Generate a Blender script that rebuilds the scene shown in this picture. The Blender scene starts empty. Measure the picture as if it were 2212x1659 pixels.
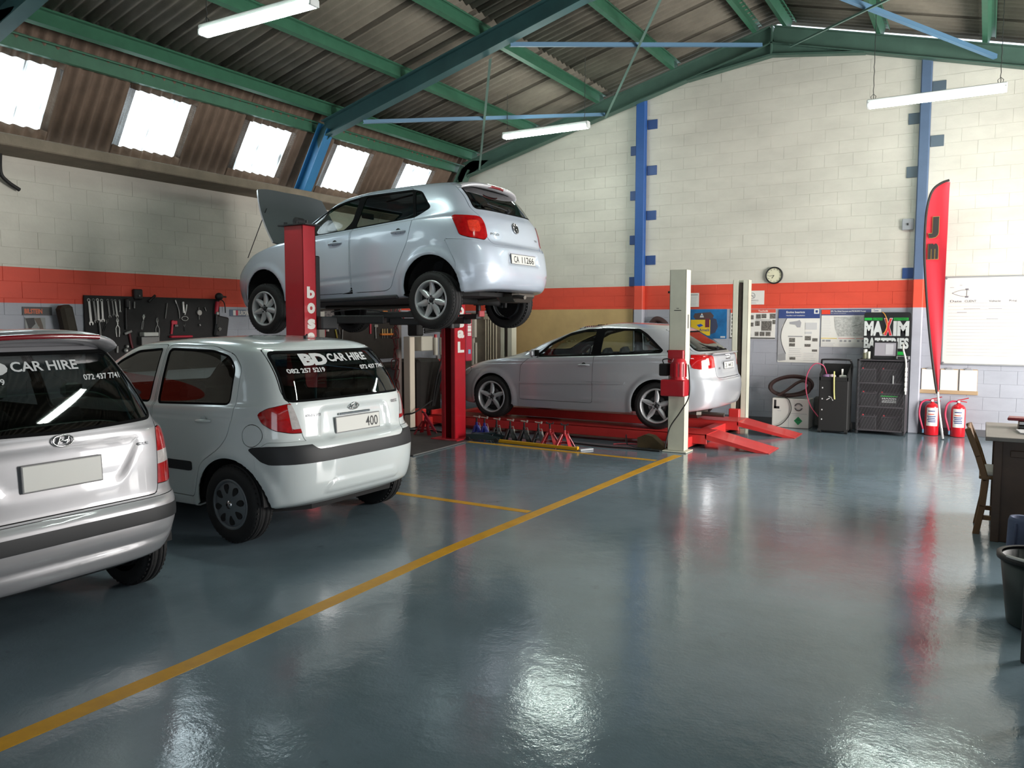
import bpy, math, random
import numpy as np
from mathutils import Vector, Matrix
from mathutils.bvhtree import BVHTree
from mathutils.geometry import tessellate_polygon
random.seed(7); RNG = np.random.RandomState(7)
SC = bpy.context.scene
COL = SC.collection
PI = math.pi

# ---------------------------------------------------------------- camera
cam = bpy.data.cameras.new('camera'); camo = bpy.data.objects.new('camera', cam); COL.objects.link(camo)
cam.sensor_width = 36.0; cam.lens = 1720.0 / 2212 * 36; cam.clip_start = 0.02; cam.clip_end = 200
CAMH = 1.62
camo.location = (0, 0, CAMH)
_y, _p, _r = map(math.radians, (30.7, 4.5, 0.04))
_f = Vector((-math.sin(_y) * math.cos(_p), math.cos(_y) * math.cos(_p), -math.sin(_p)))
_rt = Vector((math.cos(_y), math.sin(_y), 0)); _u = _rt.cross(_f)
_r2 = _rt * math.cos(_r) + _u * math.sin(_r); _u2 = _u * math.cos(_r) - _rt * math.sin(_r)
camo.rotation_euler = Matrix((_r2, _u2, -_f)).transposed().to_euler()
SC.camera = camo

# ---------------------------------------------------------------- world, view, large lights
SC.view_settings.view_transform = 'Standard'; SC.view_settings.look = 'None'
SC.view_settings.gamma = 1; SC.view_settings.use_curve_mapping = False
SC.view_settings.exposure = 0.0
w = bpy.data.worlds.new('sky'); SC.world = w; w.use_nodes = True
bg = w.node_tree.nodes['Background']; bg.inputs[0].default_value = (0.80, 0.90, 1.0, 1); bg.inputs[1].default_value = 2.2

def area(name, loc, direction, sx, sy, power, color):
    l = bpy.data.lights.new(name, 'AREA'); l.shape = 'RECTANGLE'; l.size = sx; l.size_y = sy; l.energy = power; l.color = color
    o = bpy.data.objects.new(name, l); COL.objects.link(o); o.location = loc
    o.rotation_euler = Vector(direction).to_track_quat('-Z', 'Y').to_euler()
    return o
# daylight entering through the open roller door in the right wall
area('daylight_door_right', (3.95, 9.2, 1.9), (-1, 0.12, -0.12), 4.2, 3.2, 900, (1.0, 0.95, 0.90))
area('fill_light_rear', (1.0, -4.2, 2.0), (-0.2, 1, -0.05), 3.6, 3.2, 14, (0.95, 1.0, 1.0))  # general fill added behind the camera to soften contrast, no known source there

# ---------------------------------------------------------------- helpers: colour, materials
def C(r, g=None, b=None):
    if g is None: g = b = r
    f = lambda c: (c / 255 / 12.92) if c / 255 <= 0.04045 else ((c / 255 + 0.055) / 1.055) ** 2.4
    return (f(r), f(g), f(b))
MATS = {}
def mat(name, col, rough=0.5, metal=0.0, coat=0.0, var=0.0, vscale=6.0, bump=0.0, bscale=60.0, emit=0.0, spec=0.5, rvar=0.0, flake=0.0):
    if name in MATS: return MATS[name]
    m = bpy.data.materials.new(name); m.use_nodes = True; MATS[name] = m
    nt = m.node_tree; N = nt.nodes; L = nt.links; P = N['Principled BSDF']
    P.inputs['Base Color'].default_value = (*col, 1); P.inputs['Roughness'].default_value = rough
    P.inputs['Metallic'].default_value = metal; P.inputs['Coat Weight'].default_value = coat
    P.inputs['Coat Roughness'].default_value = 0.04; P.inputs['Specular IOR Level'].default_value = spec
    if var or bump or rvar:
        tc = N.new('ShaderNodeTexCoord')
    if var or rvar:
        n = N.new('ShaderNodeTexNoise'); n.inputs['Scale'].default_value = vscale; n.inputs['Detail'].default_value = 6
        n.inputs['Roughness'].default_value = 0.6
        L.new(tc.outputs['Object'], n.inputs['Vector'])
    if var:
        mr = N.new('ShaderNodeMapRange'); mr.inputs['From Min'].default_value = 0.3; mr.inputs['From Max'].default_value = 0.7
        mr.inputs['To Min'].default_value = 1 - var; mr.inputs['To Max'].default_value = 1 + var * 0.35
        L.new(n.outputs['Fac'], mr.inputs['Value'])
        mx = N.new('ShaderNodeVectorMath'); mx.operation = 'SCALE'; mx.inputs[0].default_value = col
        L.new(mr.outputs[0], mx.inputs['Scale']); L.new(mx.outputs[0], P.inputs['Base Color'])
    if rvar:
        mr = N.new('ShaderNodeMapRange'); mr.inputs['From Min'].default_value = 0.3; mr.inputs['From Max'].default_value = 0.7
        mr.inputs['To Min'].default_value = max(0.02, rough - rvar); mr.inputs['To Max'].default_value = rough + rvar
        L.new(n.outputs['Fac'], mr.inputs['Value']); L.new(mr.outputs[0], P.inputs['Roughness'])
    if bump:
        n2 = N.new('ShaderNodeTexNoise'); n2.inputs['Scale'].default_value = bscale; n2.inputs['Detail'].default_value = 3
        L.new(tc.outputs['Object'], n2.inputs['Vector'])
        bp = N.new('ShaderNodeBump'); bp.inputs['Strength'].default_value = bump; bp.inputs['Distance'].default_value = 0.01
        L.new(n2.outputs['Fac'], bp.inputs['Height']); L.new(bp.outputs[0], P.inputs['Normal'])
    if emit:
        P.inputs['Emission Color'].default_value = (*col, 1); P.inputs['Emission Strength'].default_value = emit
    return m
def glass_mat(name, tint, gloss=0.06):
    if name in MATS: return MATS[name]
    m = bpy.data.materials.new(name); m.use_nodes = True; MATS[name] = m
    nt = m.node_tree; N = nt.nodes; L = nt.links; N.remove(N['Principled BSDF'])
    out = N['Material Output']; t = N.new('ShaderNodeBsdfTransparent'); t.inputs[0].default_value = (*tint, 1)
    g = N.new('ShaderNodeBsdfGlossy'); g.inputs['Roughness'].default_value = 0.02; g.inputs[0].default_value = (1, 1, 1, 1)
    lw = N.new('ShaderNodeLayerWeight'); lw.inputs['Blend'].default_value = .5
    pw_ = N.new('ShaderNodeMath'); pw_.operation = 'POWER'; pw_.inputs[1].default_value = 4.0; L.new(lw.outputs['Facing'], pw_.inputs[0])
    fr = N.new('ShaderNodeMath'); fr.operation = 'MULTIPLY_ADD'; fr.inputs[1].default_value = .90; fr.inputs[2].default_value = .05; L.new(pw_.outputs[0], fr.inputs[0])
    mx = N.new('ShaderNodeMixShader'); L.new(fr.outputs[0], mx.inputs[0]); L.new(t.outputs[0], mx.inputs[1]); L.new(g.outputs[0], mx.inputs[2])
    L.new(mx.outputs[0], out.inputs['Surface'])
    return m

# ---------------------------------------------------------------- helpers: objects
def tag(o, label=None, cat=None, group=None, kind=None):
    if label: o['label'] = label
    if cat: o['category'] = cat
    if group: o['group'] = group
    if kind: o['kind'] = kind
    return o
def empty(name, loc=(0, 0, 0), rz=0, label=None, cat=None, group=None, parent=None):
    o = bpy.data.objects.new(name, None); COL.objects.link(o); o.location = loc; o.rotation_euler = (0, 0, rz)
    o.empty_display_size = 0.1
    if parent: o.parent = parent
    return tag(o, label, cat, group)
def mesh_np(name, V, F, mats, fmat=None, smooth=True, normals=None):
    me = bpy.data.meshes.new(name); V = np.asarray(V, dtype=np.float32); me.vertices.add(len(V)); me.vertices.foreach_set('co', V.ravel())
    tot = np.array([len(f) for f in F], dtype=np.int32); flat = np.array([i for f in F for i in f], dtype=np.int32)
    me.loops.add(len(flat)); me.loops.foreach_set('vertex_index', flat); me.polygons.add(len(tot))
    me.polygons.foreach_set('loop_start', np.concatenate([[0], np.cumsum(tot)[:-1]]).astype(np.int32)); me.update(calc_edges=True)
    for m in mats: me.materials.append(m)
    if fmat is not None: me.polygons.foreach_set('material_index', np.array(fmat, dtype=np.int32))
    me.polygons.foreach_set('use_smooth', np.full(len(me.polygons), bool(smooth)))
    me.update()
    if normals is not None: me.normals_split_custom_set_from_vertices(np.asarray(normals, dtype=np.float32).tolist())
    return me
def link(name, me, parent=None, loc=None, rot=None, label=None, cat=None, group=None, kind=None):
    o = bpy.data.objects.new(name, me); COL.objects.link(o)
    if parent: o.parent = parent
    if loc is not None: o.location = loc
    if rot is not None: o.rotation_euler = rot
    return tag(o, label, cat, group, kind)

class MB:
    """collects boxes, tubes, lathes, prisms ... and links them as ONE mesh object"""
    def __init__(s): s.V = []; s.F = []; s.M = []; s.S = []; s.mats = []; s.T = Matrix.Identity(4)
    def mi(s, m):
        if m not in s.mats: s.mats.append(m)
        return s.mats.index(m)
    def add(s, V, F, m, smooth=False):
        b = len(s.V); T = s.T
        s.V += [tuple(T @ Vector(v)) for v in V]; k = s.mi(m)
        for f in F: s.F.append(tuple(i + b for i in f)); s.M.append(k); s.S.append(smooth)
        return s
    def box(s, c, d, m, bev=0.0, R=None):
        x, y, z = d[0] / 2, d[1] / 2, d[2] / 2
        b = min(bev, x * .9, y * .9, z * .9)
        R = R or Matrix.Identity(3); c = Vector(c)
        if b <= 0:
            V = [(i * x, j * y, k * z) for i in (-1, 1) for j in (-1, 1) for k in (-1, 1)]
            F = [(0, 1, 3, 2), (4, 6, 7, 5), (0, 4, 5, 1), (2, 3, 7, 6), (0, 2, 6, 4), (1, 5, 7, 3)]
        else:
            V = []; idx = {}
            for i in (-1, 1):
                for j in (-1, 1):
                    for k in (-1, 1):
                        for a in range(3):
                            p = [i * (x - b), j * (y - b), k * (z - b)]; p[a] = (i * x, j * y, k * z)[a]
                            idx[(i, j, k, a)] = len(V); V.append(tuple(p))
            F = []
            for a in range(3):
                o1, o2 = [q for q in range(3) if q != a]
                for sg in (-1, 1):
                    q = []
                    for (u, v) in ((-1, -1), (1, -1), (1, 1), (-1, 1)):
                        k = [0, 0, 0]; k[a] = sg; k[o1] = u; k[o2] = v; q.append(idx[(*k, a)])
                    F.append(tuple(q) if (sg > 0) == (a != 1) else tuple(reversed(q)))
            for a in range(3):
                o1, o2 = [q for q in range(3) if q != a]
                for u in (-1, 1):
                    for v in (-1, 1):
                        k1 = [0, 0, 0]; k1[o1] = u; k1[o2] = v; k2 = list(k1); k1[a] = -1; k2[a] = 1
                        q = (idx[(*k1, o1)], idx[(*k2, o1)], idx[(*k2, o2)], idx[(*k1, o2)])
                        F.append(q)
            for i in (-1, 1):
                for j in (-1, 1):
                    for k in (-1, 1): F.append((idx[(i, j, k, 0)], idx[(i, j, k, 1)], idx[(i, j, k, 2)]))
            # orient outward
            G = []
            for f in F:
                P = [Vector(V[i]) for i in f]; n = (P[1] - P[0]).cross(P[2] - P[0]); cc = sum(P, Vector()) / len(P)
                G.append(f if n.dot(cc) > 0 else tuple(reversed(f)))
            F = G
        return s.add([tuple(c + R @ Vector(v)) for v in V], F, m)
    def cyl(s, a, b, r, m, n=16, r2=None, caps=True, smooth=True):
        a = Vector(a); b = Vector(b); d = (b - a).normalized(); r2 = r if r2 is None else r2
        q = Vector((0, 0, 1)).rotation_difference(d).to_matrix()
        V = [a + q @ Vector((r * math.cos(2 * PI * i / n), r * math.sin(2 * PI * i / n), 0)) for i in range(n)]
        V += [b + q @ Vector((r2 * math.cos(2 * PI * i / n), r2 * math.sin(2 * PI * i / n), 0)) for i in range(n)]
        F = [(i, (i + 1) % n, n + (i + 1) % n, n + i) for i in range(n)]
        s.add(V, F, m, smooth)
        if caps: s.add(V, [tuple(range(n - 1, -1, -1)), tuple(range(n, 2 * n))], m)
        return s
    def tube(s, pts, r, m, n=8, closed=False, caps=True):
        P = [Vector(p) for p in pts]; K = len(P)
        rr = r if hasattr(r, '__len__') else [r] * K
        V = []; up = None
        for i in range(K):
            if closed: t = (P[(i + 1) % K] - P[i - 1]).normalized()
            else: t = (P[min(i + 1, K - 1)] - P[max(i - 1, 0)]).normalized()
            if up is None: up = t.orthogonal().normalized()
            else:
                up = (up - t * up.dot(t)); up = up.normalized() if up.length > 1e-6 else t.orthogonal().normalized()
            sd = t.cross(up)
            V += [P[i] + (up * math.cos(2 * PI * j / n) + sd * math.sin(2 * PI * j / n)) * rr[i] for j in range(n)]
        F = []
        for i in range(K if closed else K - 1):
            i2 = (i + 1) % K
            F += [(i * n + j, i * n + (j + 1) % n, i2 * n + (j + 1) % n, i2 * n + j) for j in range(n)]
        s.add(V, F, m, True)
        if caps and not closed: s.add(V, [tuple(range(n - 1, -1, -1)), tuple(range((K - 1) * n, K * n))], m)
        return s
    def lathe(s, prof, m, n=32, axis='Z', c=(0, 0, 0), smooth=True):
        """prof: [(r, h)...] revolved about axis through c"""
        V = []
        for (r, h) in prof:
            for i in range(n):
                a = 2 * PI * i / n; x, y = r * math.cos(a), r * math.sin(a)
                p = {'Z': (x, y, h), 'Y': (x, h, -y), 'X': (h, x, y)}[axis]
                V.append((p[0] + c[0], p[1] + c[1], p[2] + c[2]))
        F = []
        for k in range(len(prof) - 1):
            F += [(k * n + i, k * n + (i + 1) % n, (k + 1) * n + (i + 1) % n, (k + 1) * n + i) for i in range(n)]
        return s.add(V, F, m, smooth)
    def prism(s, poly, h0, h1, m, axis='Z', smooth=False, side=None):
        """poly: 2D outline extruded along axis: Z:(x,y)  Y:(x,z)  X:(y,z)"""
        n = len(poly)
        def p3(p, h): return {'Z': (p[0], p[1], h), 'Y': (p[0], h, p[1]), 'X': (h, p[0], p[1])}[axis]
        V = [p3(p, h0) for p in poly] + [p3(p, h1) for p in poly]
        tr = tessellate_polygon([[Vector((p[0], p[1], 0)) for p in poly]])
        A = sum(poly[i][0] * poly[(i + 1) % n][1] - poly[(i + 1) % n][0] * poly[i][1] for i in range(n))
        flip = (A < 0) ^ (axis == 'Y') ^ (h1 < h0)
        F = []
        for t in tr:
            a, b, c = t
            o = (poly[b][0] - poly[a][0]) * (poly[c][1] - poly[a][1]) - (poly[b][1] - poly[a][1]) * (poly[c][0] - poly[a][0])
            if (o < 0) != (A < 0): a, b, c = a, c, b
            F.append((c, b, a) if not flip else (a, b, c)); F.append((a + n, b + n, c + n) if not flip else (c + n, b + n, a + n))
        s.add(V, F, m, False)
        F = [(i, (i + 1) % n, n + (i + 1) % n, n + i) for i in range(n)]
        if flip: F = [tuple(reversed(f)) for f in F]
        return s.add(V, F, side or m, smooth)
    def sphere(s, c, r, m, nu=16, nv=10):
        rx, ry, rz = r if hasattr(r, '__len__') else (r, r, r)
        V = []; F = []
        for j in range(nv + 1):
            p = PI * j / nv
            for i in range(nu):
                a = 2 * PI * i / nu
                V.append((c[0] + rx * math.sin(p) * math.cos(a), c[1] + ry * math.sin(p) * math.sin(a), c[2] + rz * math.cos(p)))
        for j in range(nv):
            for i in range(nu):
                F.append((j * nu + i, (j + 1) * nu + i, (j + 1) * nu + (i + 1) % nu, j * nu + (i + 1) % nu))
        return s.add(V, F, m, True)
    def mesh(s, name):
        me = bpy.data.meshes.new(name); me.from_pydata(s.V, [], s.F)
        for m in s.mats: me.materials.append(m)
        me.polygons.foreach_set('material_index', np.array(s.M, dtype=np.int32))
        me.polygons.foreach_set('use_smooth', np.array(s.S, dtype=bool)); me.update()
        return me
    def build(s, name, parent=None, loc=None, rot=None, label=None, cat=None, group=None, kind=None):
        return link(name, s.mesh(name), parent, loc, rot, label, cat, group, kind)
def smoothcurve(pts, n=8, closed=False):
    """Catmull-Rom through pts"""
    P = [Vector(p) for p in pts]; K = len(P); out = []
    R = range(K if closed else K - 1)
    for i in R:
        p0 = P[i - 1] if (closed or i > 0) else P[0]; p1 = P[i]; p2 = P[(i + 1) % K]
        p3 = P[(i + 2) % K] if closed else P[min(i + 2, K - 1)]
        for j in range(n):
            t = j / n
            out.append(0.5 * ((2 * p1) + (p2 - p0) * t + (2 * p0 - 5 * p1 + 4 * p2 - p3) * t * t + (3 * p1 - p0 - 3 * p2 + p3) * t ** 3))
    if not closed: out.append(P[-1])
    return [tuple(v) for v in out]
def rot(ax, deg): return Matrix.Rotation(math.radians(deg), 3, ax)
_TXT = {}
def textgeo(s, bold=0.0, spacing=1.0):
    """text as flat polygons normalised to unit cap height, x from 0"""
    k = (s, bold, spacing)
    if k in _TXT: return _TXT[k]
    cu = bpy.data.curves.new('txt', 'FONT'); cu.body = s; cu.offset = bold; cu.space_character = spacing; cu.resolution_u = 3
    o = bpy.data.objects.new('txt', cu); COL.objects.link(o)
    dg = bpy.context.evaluated_depsgraph_get(); me = o.evaluated_get(dg).to_mesh()
    V = np.array([v.co[:2] for v in me.vertices]) if len(me.vertices) else np.zeros((0, 2)); F = [tuple(p.vertices) for p in me.polygons]
    o.evaluated_get(dg).to_mesh_clear(); bpy.data.objects.remove(o); bpy.data.curves.remove(cu)
    V = V - V.min(0); _TXT[k] = (V, F); return V, F
def text(mb, s, m, fn, w, h, bold=0.0, spacing=1.0, th=0.002):
    """text fitted in a box w x h, mapped to 3D by fn(x, y, lift)"""
    V, F = textgeo(s, bold, spacing)
    S = V / V.max(0) * [w, h]
    mb.add([fn(a, b, th) for a, b in S], F, m)
def chaikin(poly, it=2, r=0.25):
    P = [tuple(p) for p in poly]
    for _ in range(it):
        Q = []
        for i in range(len(P)):
            a = P[i]; b = P[(i + 1) % len(P)]
            Q.append((a[0] * (1 - r) + b[0] * r, a[1] * (1 - r) + b[1] * r)); Q.append((a[0] * r + b[0] * (1 - r), a[1] * r + b[1] * (1 - r)))
        P = Q
    return P
def roundpoly(poly, rad=0.03, n=4):
    out = []; K = len(poly)
    for i in range(K):
        p = Vector(poly[i]); a = Vector(poly[i - 1]) - p; b = Vector(poly[(i + 1) % K]) - p
        r = min(rad, a.length * .45, b.length * .45); A = p + a.normalized() * r; B = p + b.normalized() * r
        for j in range(n + 1):
            t = j / n; out.append(tuple(A * (1 - t) ** 2 + p * 2 * t * (1 - t) + B * t * t))
    return out
def pixray(x, y):
    d = _f * 1720 + _r2 * (x - 1106) - _u2 * (y - 829.5); return d
def onY(x, y, Y): d = pixray(x, y); return Vector((0, 0, CAMH)) + d * (Y / d.y)
def onX(x, y, X): d = pixray(x, y); return Vector((0, 0, CAMH)) + d * (X / d.x)
def onZ(x, y, Z=0.0): d = pixray(x, y); return Vector((0, 0, CAMH)) + d * ((Z - CAMH) / d.z)
# ================================================================ ROOM
XL, XR, YB, YF = -9.35, 3.5, 12.95, -3.5
RX, RZ, SL = -2.98, 6.10, 0.265          # ridge, rafter top height there, slope
def zraf(x): return RZ - SL * abs(x - RX)
STR0, STR1 = 1.823, 2.223               # red band on the walls

def wall_paint(name, top, low):
    m = bpy.data.materials.new(name); m.use_nodes = True; nt = m.node_tree; N = nt.nodes; L = nt.links; P = N['Principled BSDF']
    g = N.new('ShaderNodeNewGeometry'); sp = N.new('ShaderNodeSeparateXYZ'); L.new(g.outputs['Position'], sp.inputs[0])
    def band(z):
        c = N.new('ShaderNodeMath'); c.operation = 'GREATER_THAN'; c.inputs[1].default_value = z; L.new(sp.outputs['Z'], c.inputs[0]); return c
    n = N.new('ShaderNodeTexNoise'); n.inputs['Scale'].default_value = 0.9; n.inputs['Detail'].default_value = 7; n.inputs['Roughness'].default_value = .62
    mp = N.new('ShaderNodeMapping'); mp.inputs['Scale'].default_value = (1, 1, 2.2)
    L.new(g.outputs['Position'], mp.inputs[0]); L.new(mp.outputs[0], n.inputs['Vector'])
    def mix(f, a, b):
        x = N.new('ShaderNodeMix'); x.data_type = 'RGBA'
        L.new(f, x.inputs['Factor'])
        for s, v in ((6, a), (7, b)):
            if isinstance(v, tuple): x.inputs[s].default_value = (*v, 1)
            else: L.new(v, x.inputs[s])
        return x.outputs[2]
    a = mix(band(STR0).outputs[0], low, C(214, 74, 52)); b = mix(band(STR1).outputs[0], a, top)
    mr = N.new('ShaderNodeMapRange'); mr.inputs['From Min'].default_value = .35; mr.inputs['From Max'].default_value = .75
    mr.inputs['To Min'].default_value = 1.04; mr.inputs['To Max'].default_value = .80; L.new(n.outputs['Fac'], mr.inputs['Value'])
    sc = N.new('ShaderNodeVectorMath'); sc.operation = 'SCALE'; L.new(b, sc.inputs[0]); L.new(mr.outputs[0], sc.inputs['Scale'])
    L.new(sc.outputs[0], P.inputs['Base Color']); P.inputs['Roughness'].default_value = .62
    n2 = N.new('ShaderNodeTexNoise'); n2.inputs['Scale'].default_value = 35; L.new(g.outputs['Position'], n2.inputs['Vector'])
    bp = N.new('ShaderNodeBump'); bp.inputs['Strength'].default_value = .18; bp.inputs['Distance'].default_value = .006
    L.new(n2.outputs['Fac'], bp.inputs['Height']); L.new(bp.outputs[0], P.inputs['Normal'])
    return m
paintW = wall_paint('wall_paint', C(206, 202, 190), C(164, 166, 175))
paintBlue = wall_paint('column_paint', C(38, 84, 150), C(168, 170, 180))

# ---- floor: worn blue-grey epoxy
def floor_mat():
    m = bpy.data.materials.new('epoxy_floor'); m.use_nodes = True; nt = m.node_tree; N = nt.nodes; L = nt.links; P = N['Principled BSDF']
    g = N.new('ShaderNodeNewGeometry')
    def noise(s, d=6, r=.6, sc=(1, 1, 1)):
        mp = N.new('ShaderNodeMapping'); mp.inputs['Scale'].default_value = sc; L.new(g.outputs['Position'], mp.inputs[0])
        n = N.new('ShaderNodeTexNoise'); n.inputs['Scale'].default_value = s; n.inputs['Detail'].default_value = d; n.inputs['Roughness'].default_value = r
        L.new(mp.outputs[0], n.inputs['Vector']); return n
    r1 = N.new('ShaderNodeValToRGB'); L.new(noise(.8).outputs['Fac'], r1.inputs[0])
    r1.color_ramp.elements[0].position = .3; r1.color_ramp.elements[0].color = (*C(94, 110, 116), 1)
    r1.color_ramp.elements[1].position = .72; r1.color_ramp.elements[1].color = (*C(118, 134, 145), 1)
    r2 = N.new('ShaderNodeValToRGB'); L.new(noise(3.3, 9, .72).outputs['Fac'], r2.inputs[0])
    r2.color_ramp.elements[0].position = .62; r2.color_ramp.elements[0].color = (1, 1, 1, 1)
    r2.color_ramp.elements[1].position = .80; r2.color_ramp.elements[1].color = (.55, .55, .53, 1)
    mx = N.new('ShaderNodeMix'); mx.data_type = 'RGBA'; mx.blend_type = 'MULTIPLY'; mx.inputs['Factor'].default_value = 1
    L.new(r1.outputs[0], mx.inputs[6]); L.new(r2.outputs[0], mx.inputs[7]); L.new(mx.outputs[2], P.inputs['Base Color'])
    mr = N.new('ShaderNodeMapRange'); mr.inputs['From Min'].default_value = .3; mr.inputs['From Max'].default_value = .7
    mr.inputs['To Min'].default_value = .06; mr.inputs['To Max'].default_value = .17; L.new(noise(2.0, 8, .7).outputs['Fac'], mr.inputs['Value'])
    L.new(mr.outputs[0], P.inputs['Roughness']); P.inputs['Specular IOR Level'].default_value = .55
    b1 = N.new('ShaderNodeBump'); b1.inputs['Strength'].default_value = .20; b1.inputs['Distance'].default_value = .012
    L.new(noise(7, 5, .62).outputs['Fac'], b1.inputs['Height'])
    b2 = N.new('ShaderNodeBump'); b2.inputs['Strength'].default_value = .10; b2.inputs['Distance'].default_value = .004
    L.new(noise(60, 2).outputs['Fac'], b2.inputs['Height']); L.new(b1.outputs[0], b2.inputs['Normal']); L.new(b2.outputs[0], P.inputs['Normal'])
    return m
fl = MB(); fl.box(((XL + XR) / 2, (YB + YF) / 2, -.1), (XR - XL + .4, YB - YF + .4, .2), floor_mat())
floor = fl.build('floor', label='glossy worn blue-grey epoxy workshop floor', kind='structure')
yellow = mat('line_paint', C(205, 150, 12), .42, var=.22, vscale=5, spec=.4)
def floor_strip(pts, wd):
    mb = MB(); V = []; K = len(pts)
    for i, p in enumerate(pts):
        d = Vector(pts[min(i + 1, K - 1)]) - Vector(pts[max(i - 1, 0)]); n = Vector((-d.y, d.x)).normalized() * wd / 2
        V += [(p[0] + n.x, p[1] + n.y, 0), (p[0] - n.x, p[1] - n.y, 0), (p[0] + n.x, p[1] + n.y, .0015), (p[0] - n.x, p[1] - n.y, .0015)]
    F = []
    for i in range(K - 1):
        a = i * 4; b = a + 4; F += [(a + 2, a + 3, b + 3, b + 2), (a, a + 2, b + 2, b), (a + 3, a + 1, b + 1, b + 3)]
    mb.add(V, F, yellow); return mb.build('painted_line', parent=floor)
floor_strip([(-3.18, -1.0), (-3.185, 1.5), (-3.175, 2.4), (-3.195, 3.3), (-3.225, 4.6), (-3.2, 6.3), (-3.18, 8.5), (-3.15, 9.25)], .105)
floor_strip([(-6.6, 5.84), (-4.7, 5.83), (-3.28, 5.82)], .085)
floor_strip([(-6.2, 8.86), (-3.25, 8.77)], .085)

# ---- walls
def wall(name, boxes, m, label): 
    mb = MB()
    for c, d in boxes: mb.box(c, d, m)
    return mb.build(name, label=label, kind='structure')
mb = MB()
gz = lambda x: min(zraf(x) - .16, 5.76)
prof = [(XL - .2, -.1), (XR + .2, -.1)] + [(x, gz(x)) for x in (XR + .2, .6, -1.0, -1.55, -2.2, -2.9, -3.6, -4.3, -5.2, -7.0, -8.5, XL + .45)] + [(XL - .2, 3.6)]
mb.prism(prof, YB + .0035, YB + .25, paintW, 'Y'); wall_back = mb.build('wall_back', label='painted concrete block gable wall with a red band', kind='structure')
wall_left = wall('wall_left', [((XL - .1035, (YB + YF) / 2, 1.72), (.2, YB - YF + .5, 3.46))], paintW, 'painted concrete block side wall with a red band')
wall('wall_right', [((XR + .1, 1.75, 2), (.2, 10.5, 4.3)), ((XR + .1, 12.2, 2), (.2, 1.6, 4.3)), ((XR + .1, 9.2, 3.83), (.2, 4.4, .67))], paintW, 'side wall with an open roller door')
wall('wall_front', [((-5.1, YF - .1, 2.1), (8.9, .2, 4.4)), ((3.2, YF - .1, 2.1), (1.0, .2, 4.4)), ((-3, YF - .1, 5.0), (13, .2, 1.6))], paintW, 'front wall with an open door')
# individual painted blocks
CW, CH = .40, .1875
bm_ = MB(); bm_.box((0, 0, 0), (CW - .0025, .03, CH - .0025), paintW, .0018); blk = bm_.mesh('block')
fills = MB(); cnt = []
top = lambda x: gz(x) - .02
for j in range(31):
    z = j * CH + CH / 2
    for i in range(34):
        x = XR - .1 - i * CW - (CW / 2 if j % 2 else 0)
        if x - CW / 2 < XL or x + CW / 2 > XR: continue
        if z + CH / 2 > min(top(x - CW / 2), top(x + CW / 2)): continue
        cnt.append((x, z))
vis = sorted([c for c in cnt if c[0] < .75 and c[1] > .1], key=lambda c: (c[0]) ** 2 + YB ** 2 + (c[1] - 3) ** 2 * .4)
vset = set(vis[:300])
for c in cnt:
    t = RNG.uniform(-.0013, .0013)
    if c in vset:
        o = link('block', blk, wall_back, (c[0], YB + .0145 + t, c[1]), (RNG.uniform(-.004, .004), 0, RNG.uniform(-.0025, .0025)))
    else: fills.box((c[0], YB + .0145 + t, c[1]), (CW - .0025, .03, CH - .0025), paintW, .0018)
fills.build('blocks', wall_back, kind='stuff')
fills = MB(); cl = []
for j in range(18):
    z = j * CH + CH / 2
    for i in range(42):
        y = YB - .21 - i * CW - (CW / 2 if j % 2 else 0)
        if y < YF + .3: continue
        if z + CH / 2 < 3.44: cl.append((y, z))
vset = set(sorted([c for c in cl if c[0] > 4.4 and c[1] > 1.1], key=lambda c: c[0])[:300])
blk2 = MB().box((0, 0, 0), (.03, CW - .0025, CH - .0025), paintW, .0018).mesh('block_side')
for c in cl:
    t = RNG.uniform(-.0013, .0013)
    if c in vset: link('block', blk2, wall_left, (XL - .0145 + t, c[0], c[1]), (0, RNG.uniform(-.006, .006), 0))
    else: fills.box((XL - .0145 + t, c[0], c[1]), (.03, CW - .0025, CH - .0025), paintW, .0018)
fills.build('blocks', wall_left, kind='stuff')
conc = mat('raw_concrete', C(128, 118, 102), .85, var=.25, vscale=4, bump=.5, bscale=30)
MB().box((-9.09, (YB + YF) / 2 - .01, 3.497), (.62, YB - YF - .1, .125), conc, .012).build('trim_1', label='raw concrete wall beam under the left eave', kind='structure')
MB().box((XR - .15, (YB + YF) / 2 - .01, 4.05), (.3, YB - YF - .1, .12), conc, .012).build('trim_2', label='raw concrete wall beam under the right eave', kind='structure')
skirt = mat('skirting_paint', C(88, 88, 92), .5)
MB().box((-1.5, YB - .008, .05), (9.9, .02, .1), skirt, .003).build('baseboard_back', kind='structure', label='dark painted strip along the foot of the back wall')

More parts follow.
